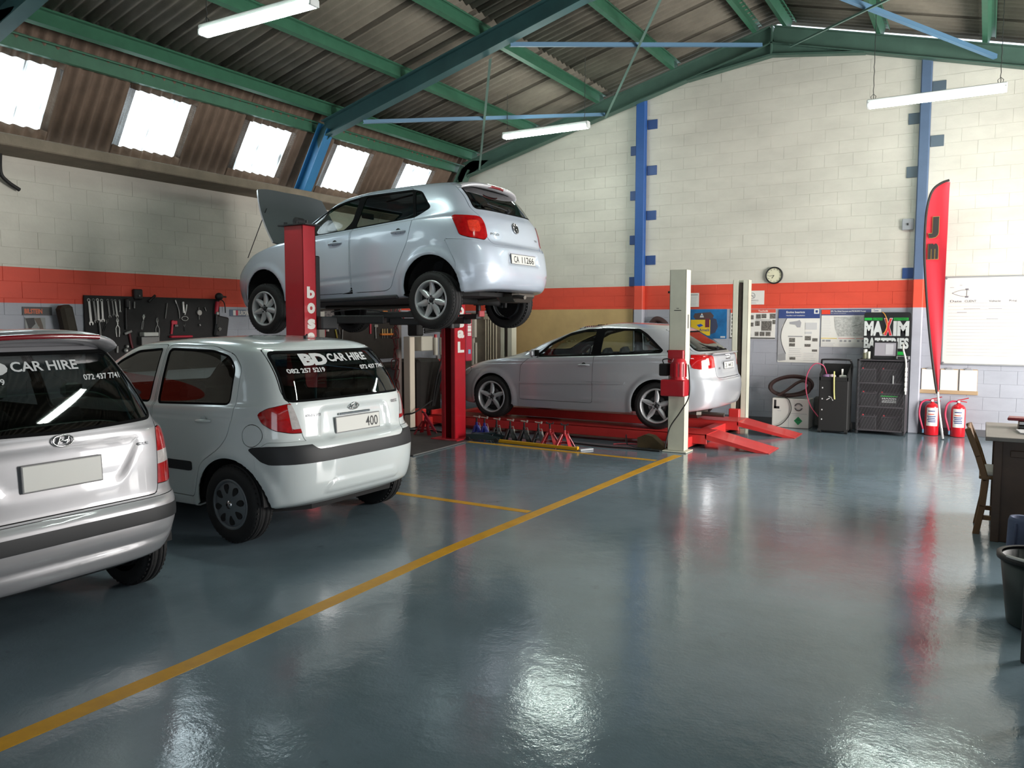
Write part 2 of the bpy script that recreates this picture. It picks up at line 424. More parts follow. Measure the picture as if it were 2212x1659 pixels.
# ---- roof
sheetm = mat('fibre_cement_sheet', C(112, 106, 94), .9, var=.35, vscale=1.6, bump=.35, bscale=25)
sheetlow = mat('fibre_cement_low', C(112, 94, 80), .9, var=.3, vscale=3.2, bump=.4, bscale=25)
def translucent():
    m = bpy.data.materials.new('translucent_sheet'); m.use_nodes = True; nt = m.node_tree; N = nt.nodes; L = nt.links; N.remove(N['Principled BSDF'])
    a = N.new('ShaderNodeBsdfTransparent'); a.inputs[0].default_value = (.97, 1, 1, 1)
    b = N.new('ShaderNodeBsdfTranslucent'); b.inputs[0].default_value = (.9, .93, .93, 1)
    d = N.new('ShaderNodeBsdfDiffuse'); d.inputs[0].default_value = (.25, .25, .24, 1)
    tc = N.new('ShaderNodeNewGeometry'); mp = N.new('ShaderNodeMapping'); mp.inputs['Scale'].default_value = (1.3, 10, 1.3); L.new(tc.outputs['Position'], mp.inputs[0])
    n = N.new('ShaderNodeTexNoise'); n.inputs['Scale'].default_value = 2.2; n.inputs['Detail'].default_value = 6; L.new(mp.outputs[0], n.inputs['Vector'])
    r = N.new('ShaderNodeMapRange'); r.inputs['From Min'].default_value = .55; r.inputs['From Max'].default_value = .74; r.inputs['To Max'].default_value = .85; L.new(n.outputs['Fac'], r.inputs['Value'])
    m1 = N.new('ShaderNodeMixShader'); m1.inputs[0].default_value = .45; L.new(a.outputs[0], m1.inputs[1]); L.new(b.outputs[0], m1.inputs[2])
    m2 = N.new('ShaderNodeMixShader'); L.new(r.outputs[0], m2.inputs[0]); L.new(m1.outputs[0], m2.inputs[1]); L.new(d.outputs[0], m2.inputs[2])
    L.new(m2.outputs[0], N['Material Output'].inputs['Surface']); return m
trans = translucent()
PW = .873; AMP = .024
def sheet_mesh(name, m, A, B, n=6, seg=10):
    """corrugated sheet between A and B (x,z), origin at y=0, one cover width (plus lap) long in y"""
    A = Vector((A[0], 0, A[1])); B = Vector((B[0], 0, B[1])); d = (B - A).normalized(); nr = Vector((-d.z, 0, d.x))
    if nr.z < 0: nr = -nr
    V = []; K = int(n * seg * 1.08)
    for i in range(K + 1):
        y = i * PW / (n * seg); h = AMP * math.cos(2 * PI * i / seg)
        for P in (A, B): V.append(tuple(P + Vector((0, y, 0)) + nr * h))
    for i in range(K + 1):
        y = i * PW / (n * seg); h = AMP * math.cos(2 * PI * i / seg) + .007
        for P in (A, B): V.append(tuple(P + Vector((0, y, 0)) + nr * h))
    q = 2 * (K + 1); F = []
    for i in range(K): F += [(2 * i, 2 * i + 1, 2 * i + 3, 2 * i + 2), (q + 2 * i, q + 2 * i + 2, q + 2 * i + 3, q + 2 * i + 1), (2 * i, 2 * i + 2, q + 2 * i + 2, q + 2 * i), (2 * i + 1, q + 2 * i + 1, q + 2 * i + 3, 2 * i + 3)]
    F += [(0, q, q + 1, 1), (2 * K, 2 * K + 1, q + 2 * K + 1, q + 2 * K)]
    return mesh_np(name, V, F, [m])
ceiling = empty('ceiling', (0, 0, 0)); tag(ceiling, 'corrugated fibre cement roof over green steel purlins', kind='structure')
off = .175
zs = lambda x: zraf(x) + off
up = [sheet_mesh('roof_sheet_a', sheetm, (-8.86, zs(-8.86)), (-5.72, zs(-5.72))), sheet_mesh('roof_sheet_b', sheetm, (-5.86, zs(-5.86) + .012), (-2.94, zs(-2.94) + .012))]
upr = [sheet_mesh('roof_sheet_c', sheetm, (RX * 2 + 5.72, zs(RX * 2 + 5.72)), (-3.02, zs(-3.02) + .012)), sheet_mesh('roof_sheet_d', sheetm, (3.7, zs(3.7)), (RX * 2 + 5.66, zs(RX * 2 + 5.66)))]
LA, LB = (-9.44, 3.66), (-8.70, 4.83)
low = sheet_mesh('roof_sheet_e', sheetlow, LA, LB)
tsk = sheet_mesh('skylight_sheet', trans, (LA[0] + (LB[0] - LA[0]) * .10, LA[1] + (LB[1] - LA[1]) * .10), (LA[0] + (LB[0] - LA[0]) * .665, LA[1] + (LB[1] - LA[1]) * .665))
tlo = sheet_mesh('roof_sheet_g', sheetlow, LA, (LA[0] + (LB[0] - LA[0]) * .115, LA[1] + (LB[1] - LA[1]) * .115))
tup = sheet_mesh('roof_sheet_f', sheetlow, (LA[0] + (LB[0] - LA[0]) * .645 + .012, LA[1] + (LB[1] - LA[1]) * .645 - .008), LB)
y0 = 4.36 - PW * 10
for k in range(20):
    y = y0 + k * PW
    if y < YF - PW or y > YB: continue
    for me in up + upr: link('roof_sheet', me, ceiling, (0, y, 0))
    if k % 2 == 0:
        link('skylight_sheet', tsk, ceiling, (0, y, 0)); link('roof_sheet', tup, ceiling, (0, y, 0)); link('roof_sheet', tlo, ceiling, (.012, y, -.008))
        c = Vector((-9.25, y + PW / 2, 4.05)); n = Vector((.845, 0, -.535))
        if y > -1: area('daylight_skylight', c - n * .16, n, .80, .80, 14, (.86, .96, 1.0))
    else: link('roof_sheet', low, ceiling, (0, y, 0))
green = mat('purlin_green', C(56, 104, 80), .5, var=.15, vscale=8)
teal = mat('frame_teal', C(58, 96, 98), .5, var=.2, vscale=3)
blue = mat('frame_blue', C(52, 120, 168), .45, var=.12, vscale=3)
bgreen = mat('frame_green', C(72, 100, 88), .55, var=.2, vscale=3)
def purlin(x, z, sl, name='purlin'):
    mb = MB(); R = Matrix.Rotation(math.atan(sl), 3, 'Y'); yc = (YB + YF) / 2; Ln = YB - YF - .02
    c = Vector((x, yc, z))
    mb.box(c, (.006, Ln, .15), green, 0, R)
    mb.box(c + R @ Vector((.031, 0, .072)), (.062, Ln, .006), green, 0, R); mb.box(c + R @ Vector((-.031, 0, -.072)), (.062, Ln, .006), green, 0, R)
    mb.box(c + R @ Vector((.059, 0, .062)), (.006, Ln, .02), green, 0, R); mb.box(c + R @ Vector((-.059, 0, -.062)), (.006, Ln, .02), green, 0, R)
    return mb.build(name, parent=ceiling)
for x in (-8.45, -7.15, -5.84, -4.52, -3.22): purlin(x, zraf(x) + .078, -SL)
for x in (-2.74, -1.44, -.12, 1.2, 2.5, 3.4): purlin(x, zraf(x) + .078, SL)
purlin(-8.83, 4.535, -.0, 'eave_purlin')
def member(mb, A, B, y, dep, wd, m, mf=None):
    A = Vector((A[0], y, A[1])); B = Vector((B[0], y, B[1])); d = B - A; L = d.length
    R = Matrix.Rotation(-math.atan2(d.z, d.x), 3, 'Y'); c = (A + B) / 2
    mb.box(c, (L, .012, dep - .02), m, 0, R)
    for s in (-1, 1): mb.box(c + R @ Vector((0, 0, s * (dep / 2 - .007))), (L, wd, .014), mf or m, 0, R)
def frame(y, mleg, mraf, dep, label):
    fr = empty('portal_frame', (0, 0, 0), label=label, cat='roof frame')
    h = dep / 2; ax = lambda x: (x, zraf(x) - h)
    mb = MB(); member(mb, (-9.16, 3.56), (-8.60, 4.52), y, .20, .16, mleg); mb.build('leg', fr)
    mb = MB(); member(mb, ax(-8.62), ax(RX), y, dep, .15, mraf); mb.prism([(-8.78, 4.22), (-8.1, 4.62), (-8.5, 4.64), (-8.80, 4.45)], y - .006, y + .006, mraf, 'Y'); mb.build('rafter', fr)
    mb = MB(); member(mb, ax(RX), ax(3.3), y, dep, .15, mraf); mb.build('rafter', fr)
    mb = MB(); mb.prism([(-4.3, zraf(-4.3) - dep), (RX, RZ - dep - .17), (-1.66, zraf(-1.66) - dep), (RX, RZ - dep)], y - .006, y + .006, mraf, 'Y')
    mb.box((RX, y, RZ - dep / 2 - .08), (.02, .15, dep + .16), mraf); 
    member(mb, (-4.3, zraf(-4.3) - dep - .0), (RX, RZ - dep - .17), y, .03, .13, mraf); member(mb, (RX, RZ - dep - .17), (-1.66, zraf(-1.66) - dep), y, .03, .13, mraf); mb.build('haunch', fr)
    return fr
frame(12.79, bgreen, bgreen, .26, 'green steel portal frame against the gable wall')
frame(9.05, blue, teal, .24, 'blue-legged steel portal frame across the middle of the roof')
frame(4.34, teal, teal, .24, 'dark steel portal frame crossing the upper left corner of the view')
frame(1.4, teal, teal, .24, 'steel portal frame above the photographer')
rod = mat('brace_blue', C(86, 122, 150), .5); rod2 = mat('brace_green', C(98, 128, 118), .5)
def brace(A, B, w, m, lab):
    mb = MB(); A = Vector(A); B = Vector(B); d = (B - A)
    q = Vector((0, 1, 0)).rotation_difference(d.normalized()).to_matrix(); c = (A + B) / 2
    mb.box(c, (w, d.length, .006), m, 0, q); mb.box(c + q @ Vector((w / 2 - .003, 0, w / 2)), (.006, d.length, w), m, 0, q)
    return mb.build('brace', label=lab, cat='roof brace')
brace((-7.95, 9.12, 4.50), (-5.72, 12.70, 5.10), .05, rod, 'pale blue angle brace low on the left roof slope, above the hanging lamp')
brace((-5.45, 9.12, 5.17), (-3.12, 12.70, 5.80), .05, rod, 'pale blue angle brace near the ridge, left slope')
brace((-5.75, 9.12, 5.06), (-8.25, 12.70, 4.44), .035, rod2, 'thin green cross brace dropping left toward the eave')
brace((-3.20, 9.12, 5.74), (-5.70, 12.70, 5.06), .035, rod2, 'thin green cross brace from ridge down to the left')
brace((-2.74, 9.12, 5.74), (-.04, 12.70, 5.12), .055, rod, 'wide blue angle brace on the right roof slope')
brace((-.25, 9.12, 5.10), (-2.70, 12.70, 5.72), .03, rod2, 'thin green cross brace on the right roof slope')
# gable columns
paintBlue2 = wall_paint('column_paint_grey', C(78, 98, 126), C(168, 170, 180))
def column(x0, x1, m):
    mb = MB(); mb.box(((x0 + x1) / 2, YB - .055, 2.665), (x1 - x0, .11, 5.33), m, .014)
    return mb
c1 = empty('gable_column', (0, 0, 0), label='blue steel gable column beside the wooden board', cat='column')
column(-5.205, -5.04, paintBlue).build('post', c1)
c2 = empty('gable_column', (0, 0, 0), label='blue steel gable column behind the red feather flag', cat='column')
column(-.93, -.79, paintBlue2).build('post', c2)
plate_b = mat('plate_blue', C(44, 74, 130), .5); plate_g = mat('plate_grey', C(78, 92, 104), .5)
def plates(col, lst, w, m):
    for x, z in lst: MB().box((x, YB - .008, z), (w, .018, .155), m, .003).build('tie_plate', col)
plates(c1, [(-4.945, z) for z in (4.912, 4.156, 3.409, 2.657)], .17, plate_b); plates(c1, [(-5.27, z) for z in (4.511, 3.76, 3.011, 2.305)], .12, plate_b)
plates(c2, [(-1.0, z) for z in (4.511, 3.761)], .15, plate_g); plates(c2, [(-1.0, 2.32)], .16, plate_b); plates(c2, [(-.70, z) for z in (4.915, 4.166)], .17, plate_g)
g = MB(); g.box((-1.03, YB - .02, 3.02), (.15, .04, .16), mat('switch_grey', C(150, 154, 158), .5), .006); g.box((-1.03, YB - .045, 3.02), (.02, .012, .03), mat('black_plastic', C(22), .4))
g.build('switch_box', label='small grey switch box mounted beside the right blue column', cat='switch')

# ---- lamps
lampm = mat('lamp_glow', (.86, 1.0, .92), emit=54)
housing = mat('lamp_housing', C(222, 226, 224), .5)
chainm = mat('chain_steel', C(90, 92, 90), .45, .8)
def lamp(x, y, z, L, label, first=[None]):
    r = empty('hanging_lamp', (x, y, z), label=label, cat='lamp', group='fluorescent lamps hung from the roof')
    mb = MB(); mb.box((0, 0, .045), (L, .10, .05), housing, .008)
    for s in (-1, 1): mb.box((s * (L / 2 - .015), 0, .0), (.03, .11, .06), housing, .005)
    mb.build('housing', r)
    for s in (-1, 1): MB().cyl((-L / 2 + .03, s * .034, -.005), (L / 2 - .03, s * .034, -.005), .027, lampm, 14).build('tube', r)
    zt = zraf(x) - z + .0
    for s in (-1, 1):
        c = MB(); px = s * (L / 2 - .07); top = zraf(x + px) + .10 - z
        if top > .1:
            n = 24; c.tube([(px + .004 * math.sin(i * 2.4), .004 * math.cos(i * 2.4), .07 + (top - .07) * i / n) for i in range(n + 1)], .0045, chainm, 5)
        c.tube([(px - .02, 0, .065), (px - .03, 0, .11), (px, 0, .14), (px + .03, 0, .11), (px + .02, 0, .065)], .004, chainm, 5)
        c.build('chain', r)
    return r
lamp(-5.78, 5.2, 4.34, 1.46, 'hanging fluorescent lamp nearest the left skylights, top of view')
lamp(-6.0, 11.1, 4.55, 1.50, 'hanging fluorescent lamp above the raised silver hatchback')
lamp(-.65, 11.1, 4.32, 1.50, 'hanging fluorescent lamp in front of the right blue column')
lamp(-.6, 5.2, 4.34, 1.46, 'hanging fluorescent lamp above the photographer')
# hose hanging on the left wall
hp = [onX(0, 330, -9.30), onX(1, 372, -9.28), onX(16, 392, -9.29), onX(42, 410, -9.31)]
MB().tube(smoothcurve(hp, 6), .022, mat('black_rubber', C(24, 24, 24), .6), 8).build('cable_end', label='thick black cable end drooping on the left wall', cat='cable')
# ================================================================ CAR BODY BUILDER
def cr_interp(X, t, Y):
    """monotone cubic (pchip) through (X, Y) evaluated at t; Y may be 2D (len(X), k)"""
    X = np.asarray(X, float); Y = np.asarray(Y, float); one = Y.ndim == 1
    if one: Y = Y[:, None]
    h = np.diff(X)[:, None]; d = np.diff(Y, axis=0) / h; m = np.zeros_like(Y)
    a = d[:-1]; b = d[1:]; ok = a * b > 0
    w1 = 2 * h[1:] + h[:-1]; w2 = h[1:] + 2 * h[:-1]
    with np.errstate(divide='ignore', invalid='ignore'): mm = (w1 + w2) / (w1 / a + w2 / b)
    m[1:-1] = np.where(ok, mm, 0); m[0] = d[0]; m[-1] = d[-1]
    t = np.clip(np.asarray(t, float), X[0], X[-1]); i = np.clip(np.searchsorted(X, t, side='right') - 1, 0, len(X) - 2)
    H = h[i]; s = ((t - X[i]) / h[i][:, 0])[:, None]
    r = (2 * s**3 - 3 * s**2 + 1) * Y[i] + (s**3 - 2 * s**2 + s) * H * m[i] + (-2 * s**3 + 3 * s**2) * Y[i + 1] + (s**3 - s**2) * H * m[i + 1]
    return r[:, 0] if one else r
def sdf(P, poly):
    """signed distance of points P (n,2) to polygon (negative inside)"""
    A = np.asarray(poly, float); B = np.roll(A, -1, 0); d2 = np.full(len(P), 1e9); ins = np.zeros(len(P), bool)
    for a, b in zip(A, B):
        e = b - a; w = P - a; t = np.clip((w @ e) / max(e @ e, 1e-12), 0, 1); q = w - t[:, None] * e
        d2 = np.minimum(d2, (q * q).sum(1))
        c = ((a[1] > P[:, 1]) != (b[1] > P[:, 1]))
        if abs(b[1] - a[1]) > 1e-12: ins ^= c & (P[:, 0] < (b[0] - a[0]) * (P[:, 1] - a[1]) / (b[1] - a[1]) + a[0])
    return np.where(ins, -1, 1) * np.sqrt(d2)
def sstep(x, a, b):
    t = np.clip((x - a) / (b - a), 0, 1); return t * t * (3 - 2 * t)

class Body:
    def __init__(s, rows, xm, NU=190, sub=7, flares=(), creases=(), px=9.0):
        """rows: dicts xf,xr,w,zf,zs,zr,(z=[(x,z)..]),qf,qr ; ring by ring from the sill to the roof"""
        th = np.linspace(0, PI, 4000)
        def ring(r, th):
            c = np.cos(th); sn = np.sin(th); q = np.where(c > 0, r.get('qf', 4.0), r.get('qr', 5.0)); p = np.where(c > 0, r.get('pf', px * .55), r.get('pr', px))
            x = np.where(c > 0, xm - (xm - r['xf']) * np.abs(c) ** (2 / p), xm + (r['xr'] - xm) * np.abs(c) ** (2 / p))
            y = r['w'] * np.abs(sn) ** (2 / q); return x, y
        ref = rows[3]; x, y = ring(ref, th); arc = np.concatenate([[0], np.cumsum(np.hypot(np.diff(x), np.diff(y)))])
        th = np.interp(np.linspace(0, arc[-1], NU), arc, th)
        K = np.zeros((len(rows), NU, 3))
        for k, r in enumerate(rows):
            x, y = ring(r, th); zz = r['z']; zx = [a for a, b in zz]; z = cr_interp(zx, x, [b for a, b in zz]) if len(zz) > 1 else np.full(NU, zz[0][1])
            K[k, :, 0] = x; K[k, :, 1] = y; K[k, :, 2] = z
        dist = np.linalg.norm(np.diff(K, axis=0), axis=2).max(1); vs = [0.0]; pos = [0.0]
        tt = []
        for k in range(len(rows) - 1):
            n = max(2, int(dist[k] / .022)); tt += list(k + np.arange(n) / n)
        tt.append(len(rows) - 1); tt = np.array(tt); NV = len(tt)
        G = cr_interp(np.arange(len(rows)), tt, K.reshape(len(rows), -1)).reshape(NV, NU, 3)
        s.NV, s.NU = NV, NU
        # mirror: full ring u: left front centre .. left rear centre .. right
        L = G.copy(); L[:, :, 1] *= -1; R = G[:, ::-1][:, 1:-1]
        full = np.concatenate([L, R], 1); n = full.shape[1]; s.V = full.reshape(-1, 3)
        i = np.arange(NV - 1)[:, None] * n; j = np.arange(n)[None]; j2 = (j + 1) % n
        a = (i + j).ravel(); b = (i + j2).ravel(); c = (i + n + j2).ravel(); d = (i + n + j).ravel()
        s.T = np.concatenate([np.stack([a, b, c], 1), np.stack([a, c, d], 1)])
        # weld centre seams by removing degenerate triangles
        s.normals()
        for (cx, cz, r, amp, wd) in flares:
            rho = np.hypot(s.V[:, 0] - cx, s.V[:, 2] - cz); side = sstep(np.abs(s.N[:, 1]), .35, .8)
            k = sstep(rho, r - .02, r) * (1 - sstep(rho, r + wd * .35, r + wd)); low = 1 - sstep(s.V[:, 2], cz + r + wd * .5, cz + r + wd * 1.2)
            s.V[:, 1] += np.sign(s.V[:, 1]) * amp * k * side * low
        s.normals()
        for (cs, poly, depth, soft) in creases:
            f = sdf(s.coord(cs, s.V), poly) + s.mask(cs, s.V, s.N) * 9
            s.V = s.V - s.N * (depth * (1 - sstep(f, -soft, soft * .3)))[:, None]
        s.normals(); s.part = np.zeros(len(s.T), int); s.names = ['body']; s.gapid = None
        P = s.V[s.T]; ar = np.linalg.norm(np.cross(P[:, 1] - P[:, 0], P[:, 2] - P[:, 0]), axis=1); s.T = s.T[ar > 1e-9]; s.part = s.part[:len(s.T)]
        s.V0, s.T0, s.N0 = s.V.copy(), s.T.copy(), s.N.copy()
        s.bvh = BVHTree.FromPolygons([Vector(v) for v in s.V0], [tuple(map(int, t)) for t in s.T0])
    def normals(s):
        P = s.V[s.T]; fn = np.cross(P[:, 1] - P[:, 0], P[:, 2] - P[:, 0]); N = np.zeros_like(s.V)
        for k in range(3): np.add.at(N, s.T[:, k], fn)
        # merge coincident verts (centre seam) by symmetrising y=0
        l = np.linalg.norm(N, axis=1); N /= np.maximum(l, 1e-12)[:, None]
        C0 = np.array([s.V[:, 0].mean(), 0, .75]); 
        if ((s.V - C0) * N).sum(1).mean() < 0: N = -N; s.T = s.T[:, ::-1]
        N[np.abs(s.V[:, 1]) < 1e-6, 1] = 0; s.N = N
    XR_ = 0.0
    def coord(s, cs, V):
        if cs[0] == 'S': return V[:, [0, 2]]
        if cs[0] == 'R' or cs[0] == 'F': return V[:, [1, 2]]
        if cs[0] == 'W': return np.stack([np.abs(V[:, 1]) + (s.XR_ - V[:, 0]), V[:, 2]], 1)
        if cs[0] == 'T': return V[:, [0, 1]]
    def mask(s, cs, V, N):
        """1 where the coordinate system does not apply"""
        m = np.zeros(len(V), bool)
        if cs[0] == 'S': m |= np.abs(V[:, 1]) < .38
        if cs[0] in 'RW': m |= V[:, 0] < s.XR_ - 1.1
        if cs[0] == 'F': m |= V[:, 0] > s.XR_ - 1.6
        if cs[0] == 'T': m |= (V[:, 2] < s.hoodz) | (V[:, 0] > s.XR_ - 1.8)
        if len(cs) > 1:
            if cs[1] == 'L': m |= V[:, 1] > 0
            if cs[1] == 'R': m |= V[:, 1] < 0
        return m.astype(float)
    def split(s, phi):
        """cut the triangles along phi = 0; returns phi per vertex of the new mesh"""
        phi = np.where(np.abs(phi) < 1e-5, 1e-5, phi); T = s.T; sg = phi[T] > 0; cross = (sg.any(1)) & (~sg.all(1))
        if not cross.any(): return phi
        keep = T[~cross]; kp = s.part[~cross]; newV = []; newN = []; newphi = []; ek = {}; base = len(s.V); nt = []; npz = []
        V, N = s.V, s.N
        def cut(i, j):
            k = (i, j) if i < j else (j, i)
            if k in ek: return ek[k]
            t = phi[i] / (phi[i] - phi[j]); newV.append(V[i] + (V[j] - V[i]) * t); n = N[i] + (N[j] - N[i]) * t; newN.append(n / max(np.linalg.norm(n), 1e-9)); newphi.append(0.0)
            ek[k] = base + len(newV) - 1; return ek[k]
        for t, sp, pt in zip(T[cross].tolist(), sg[cross].tolist(), s.part[cross].tolist()):
            # rotate so vertex 0 is the odd one out
            k = 0
            for k in range(3):
                if sp[k] != sp[(k + 1) % 3] and sp[k] != sp[(k + 2) % 3]: break
            a, b, c = t[k], t[(k + 1) % 3], t[(k + 2) % 3]; ab = cut(a, b); ac = cut(a, c)
            nt += [(a, ab, ac), (ab, b, c), (ab, c, ac)]; npz += [pt] * 3
        s.V = np.concatenate([V, np.array(newV)]); s.N = np.concatenate([N, np.array(newN)]); s.T = np.concatenate([keep, np.array(nt)]); s.part = np.concatenate([kp, np.array(npz)])
        return np.concatenate([phi, newphi])
    def cut(s, name, cs, poly, lvl=0.0, gap=.006, frm=('body',), circle=None):
        def phi():
            Q = s.coord(cs, s.V)
            f = (np.hypot(Q[:, 0] - circle[0], Q[:, 1] - circle[1]) - circle[2]) if circle else sdf(Q, poly)
            return f + lvl + 9 * s.mask(cs, s.V, s.N)
        def region(level):
            f = phi() + level; s.split(f); P = s.V[s.T].mean(1); Nn = s.N[s.T[:, 0]]; Q = s.coord(cs, P)
            g = (np.hypot(Q[:, 0] - circle[0], Q[:, 1] - circle[1]) - circle[2]) if circle else sdf(Q, poly)
            return (g + lvl + level + 9 * s.mask(cs, P, Nn)) < 0
        src = [s.names.index(f) for f in frm if f in s.names]
        a = region(0.0); okp = np.isin(s.part, src)
        if name not in s.names: s.names.append(name)
        k = s.names.index(name)
        if gap > 0:
            if 'gap' not in s.names: s.names.append('gap')
            s.part = np.where(a & okp, s.names.index('gap'), s.part)
            b = region(gap); s.part = np.where(b & (s.part == s.names.index('gap')) , k, s.part) if True else s.part
        else: s.part = np.where(a & okp, k, s.part)
    def piece(s, name, mesh_name, m, parent, lift=0.0, thick=.012, label=None, sel=None):
        k = s.names.index(name); T = s.T[s.part == k]
        if sel is not None: T = T[sel(s.V[T].mean(1))]
        if not len(T): return None
        u, inv = np.unique(T, return_inverse=True); inv = inv.reshape(-1, 3); V = s.V[u] + s.N[u] * lift; N = s.N[u]
        E = np.concatenate([inv[:, [0, 1]], inv[:, [1, 2]], inv[:, [2, 0]]]); key = np.minimum(E[:, 0], E[:, 1]) * len(u) + np.maximum(E[:, 0], E[:, 1])
        uq, ix, ct = np.unique(key, return_index=True, return_counts=True); B = E[ix[ct == 1]]
        F = [tuple(f) for f in inv.tolist()]; VV = V; NN = N
        if thick and len(B):
            bu, bi = np.unique(B, return_inverse=True); bi = bi.reshape(-1, 2); n0 = len(V)
            VV = np.concatenate([V, V[bu], V[bu] - N[bu] * thick]); q = len(bu)
            for (i, j) in bi.tolist(): F.append((n0 + j, n0 + i, n0 + q + i, n0 + q + j))
            # side normals: from face geometry
            sn = np.zeros((q, 3))
            for (i, j) in bi.tolist():
                e = V[bu[j]] - V[bu[i]]; nn = np.cross(e, N[bu[i]]); nn /= max(np.linalg.norm(nn), 1e-9); sn[i] += nn; sn[j] += nn
            sn /= np.maximum(np.linalg.norm(sn, axis=1), 1e-9)[:, None]
            NN = np.concatenate([N, sn, sn])
        me = mesh_np(mesh_name, VV, F, [m], normals=NN)
        return link(mesh_name, me, parent, label=label)
    def liner(s, name, m, parent, drop, depth=.022, zmin=None):
        """dark inner shell behind the panels; parts in drop (names) stay open"""
        ids = [s.names.index(d) for d in drop if d in s.names]; T = s.T[~np.isin(s.part, ids)]; cc = s.V[T].mean(1); T = T[~((cc[:, 2] > 1.2) & (np.abs(s.N[T[:, 0], 2]) > .3))]
        u, inv = np.unique(T, return_inverse=True); inv = inv.reshape(-1, 3)
        me = mesh_np(name, s.V[u] - s.N[u] * depth, inv[:, ::-1], [m], normals=-s.N[u])
        return link(name, me, parent)
    def on(s, o, d):
        """surface point and normal hit by a ray (local coordinates)"""
        h = s.bvh.ray_cast(Vector(o), Vector(d).normalized())
        if h[0] is None: h = s.bvh.ray_cast(Vector(o) + Vector((.0013, .0017, .0011)), Vector(d).normalized())
        if h[0] is None: return Vector((s.XR_, o[1], o[2])), Vector((1, 0, 0))
        n = h[1]
        if n.dot(Vector(d)) > 0: n = -n
        return h[0], n
    def rear(s, y, z, lift=0.004):
        p, n = s.on((s.XR_ + 1, y, z), (-1, 0, 0)); return tuple(p + n * lift) if p else (s.XR_, y, z)
    def side(s, x, z, lift=0.004, sg=-1):
        p, n = s.on((x, sg * 2, z), (0, -sg, 0)); return tuple(p + n * lift) if p else (x, sg * .8, z)

paint_white = mat('paint_white', C(214, 222, 222), .28, coat=1.0)
paint_silver = mat('paint_silver', C(192, 202, 216), .34, metal=.25, coat=1.0)
paint_silver2 = mat('paint_silver_warm', C(158, 158, 161), .38, metal=.35, coat=.8)
trimblk = mat('black_trim', C(30, 32, 35), .55, var=.1)
sealblk = mat('window_seal', C(13, 14, 15), .85, spec=.1)
innerblk = mat('inner_dark', C(18, 18, 19), .8)
seatm = mat('seat_cloth', C(34, 35, 38), .85, var=.2, vscale=30)
tyrem = mat('tyre_rubber', C(24, 24, 25), .72, bump=.2, bscale=90)
alloy = mat('alloy_silver', C(190, 192, 194), .32, metal=.45)
cover = mat('wheel_cover', C(112, 118, 122), .42, metal=.35)
chrome = mat('chrome', C(200, 200, 200), .12, metal=1.0)
redlamp2 = mat('red_lens_bright', C(226, 60, 40), .15, coat=1.0, var=.3, vscale=60)
redlens = mat('red_lens', C(176, 14, 18), .12, coat=1.0, var=.35, vscale=30)
clearlens = mat('clear_lens', C(196, 190, 188), .15, coat=1.0, var=.2, vscale=40)
platew = mat('plate_white', C(214, 214, 208), .4); platek = mat('plate_black', C(26, 26, 28), .5)
decal = mat('decal_white', C(200, 203, 203), .5)
glassd = glass_mat('car_glass_dark', (.30, .34, .33)); glassm = glass_mat('car_glass_mid', (.62, .68, .64))

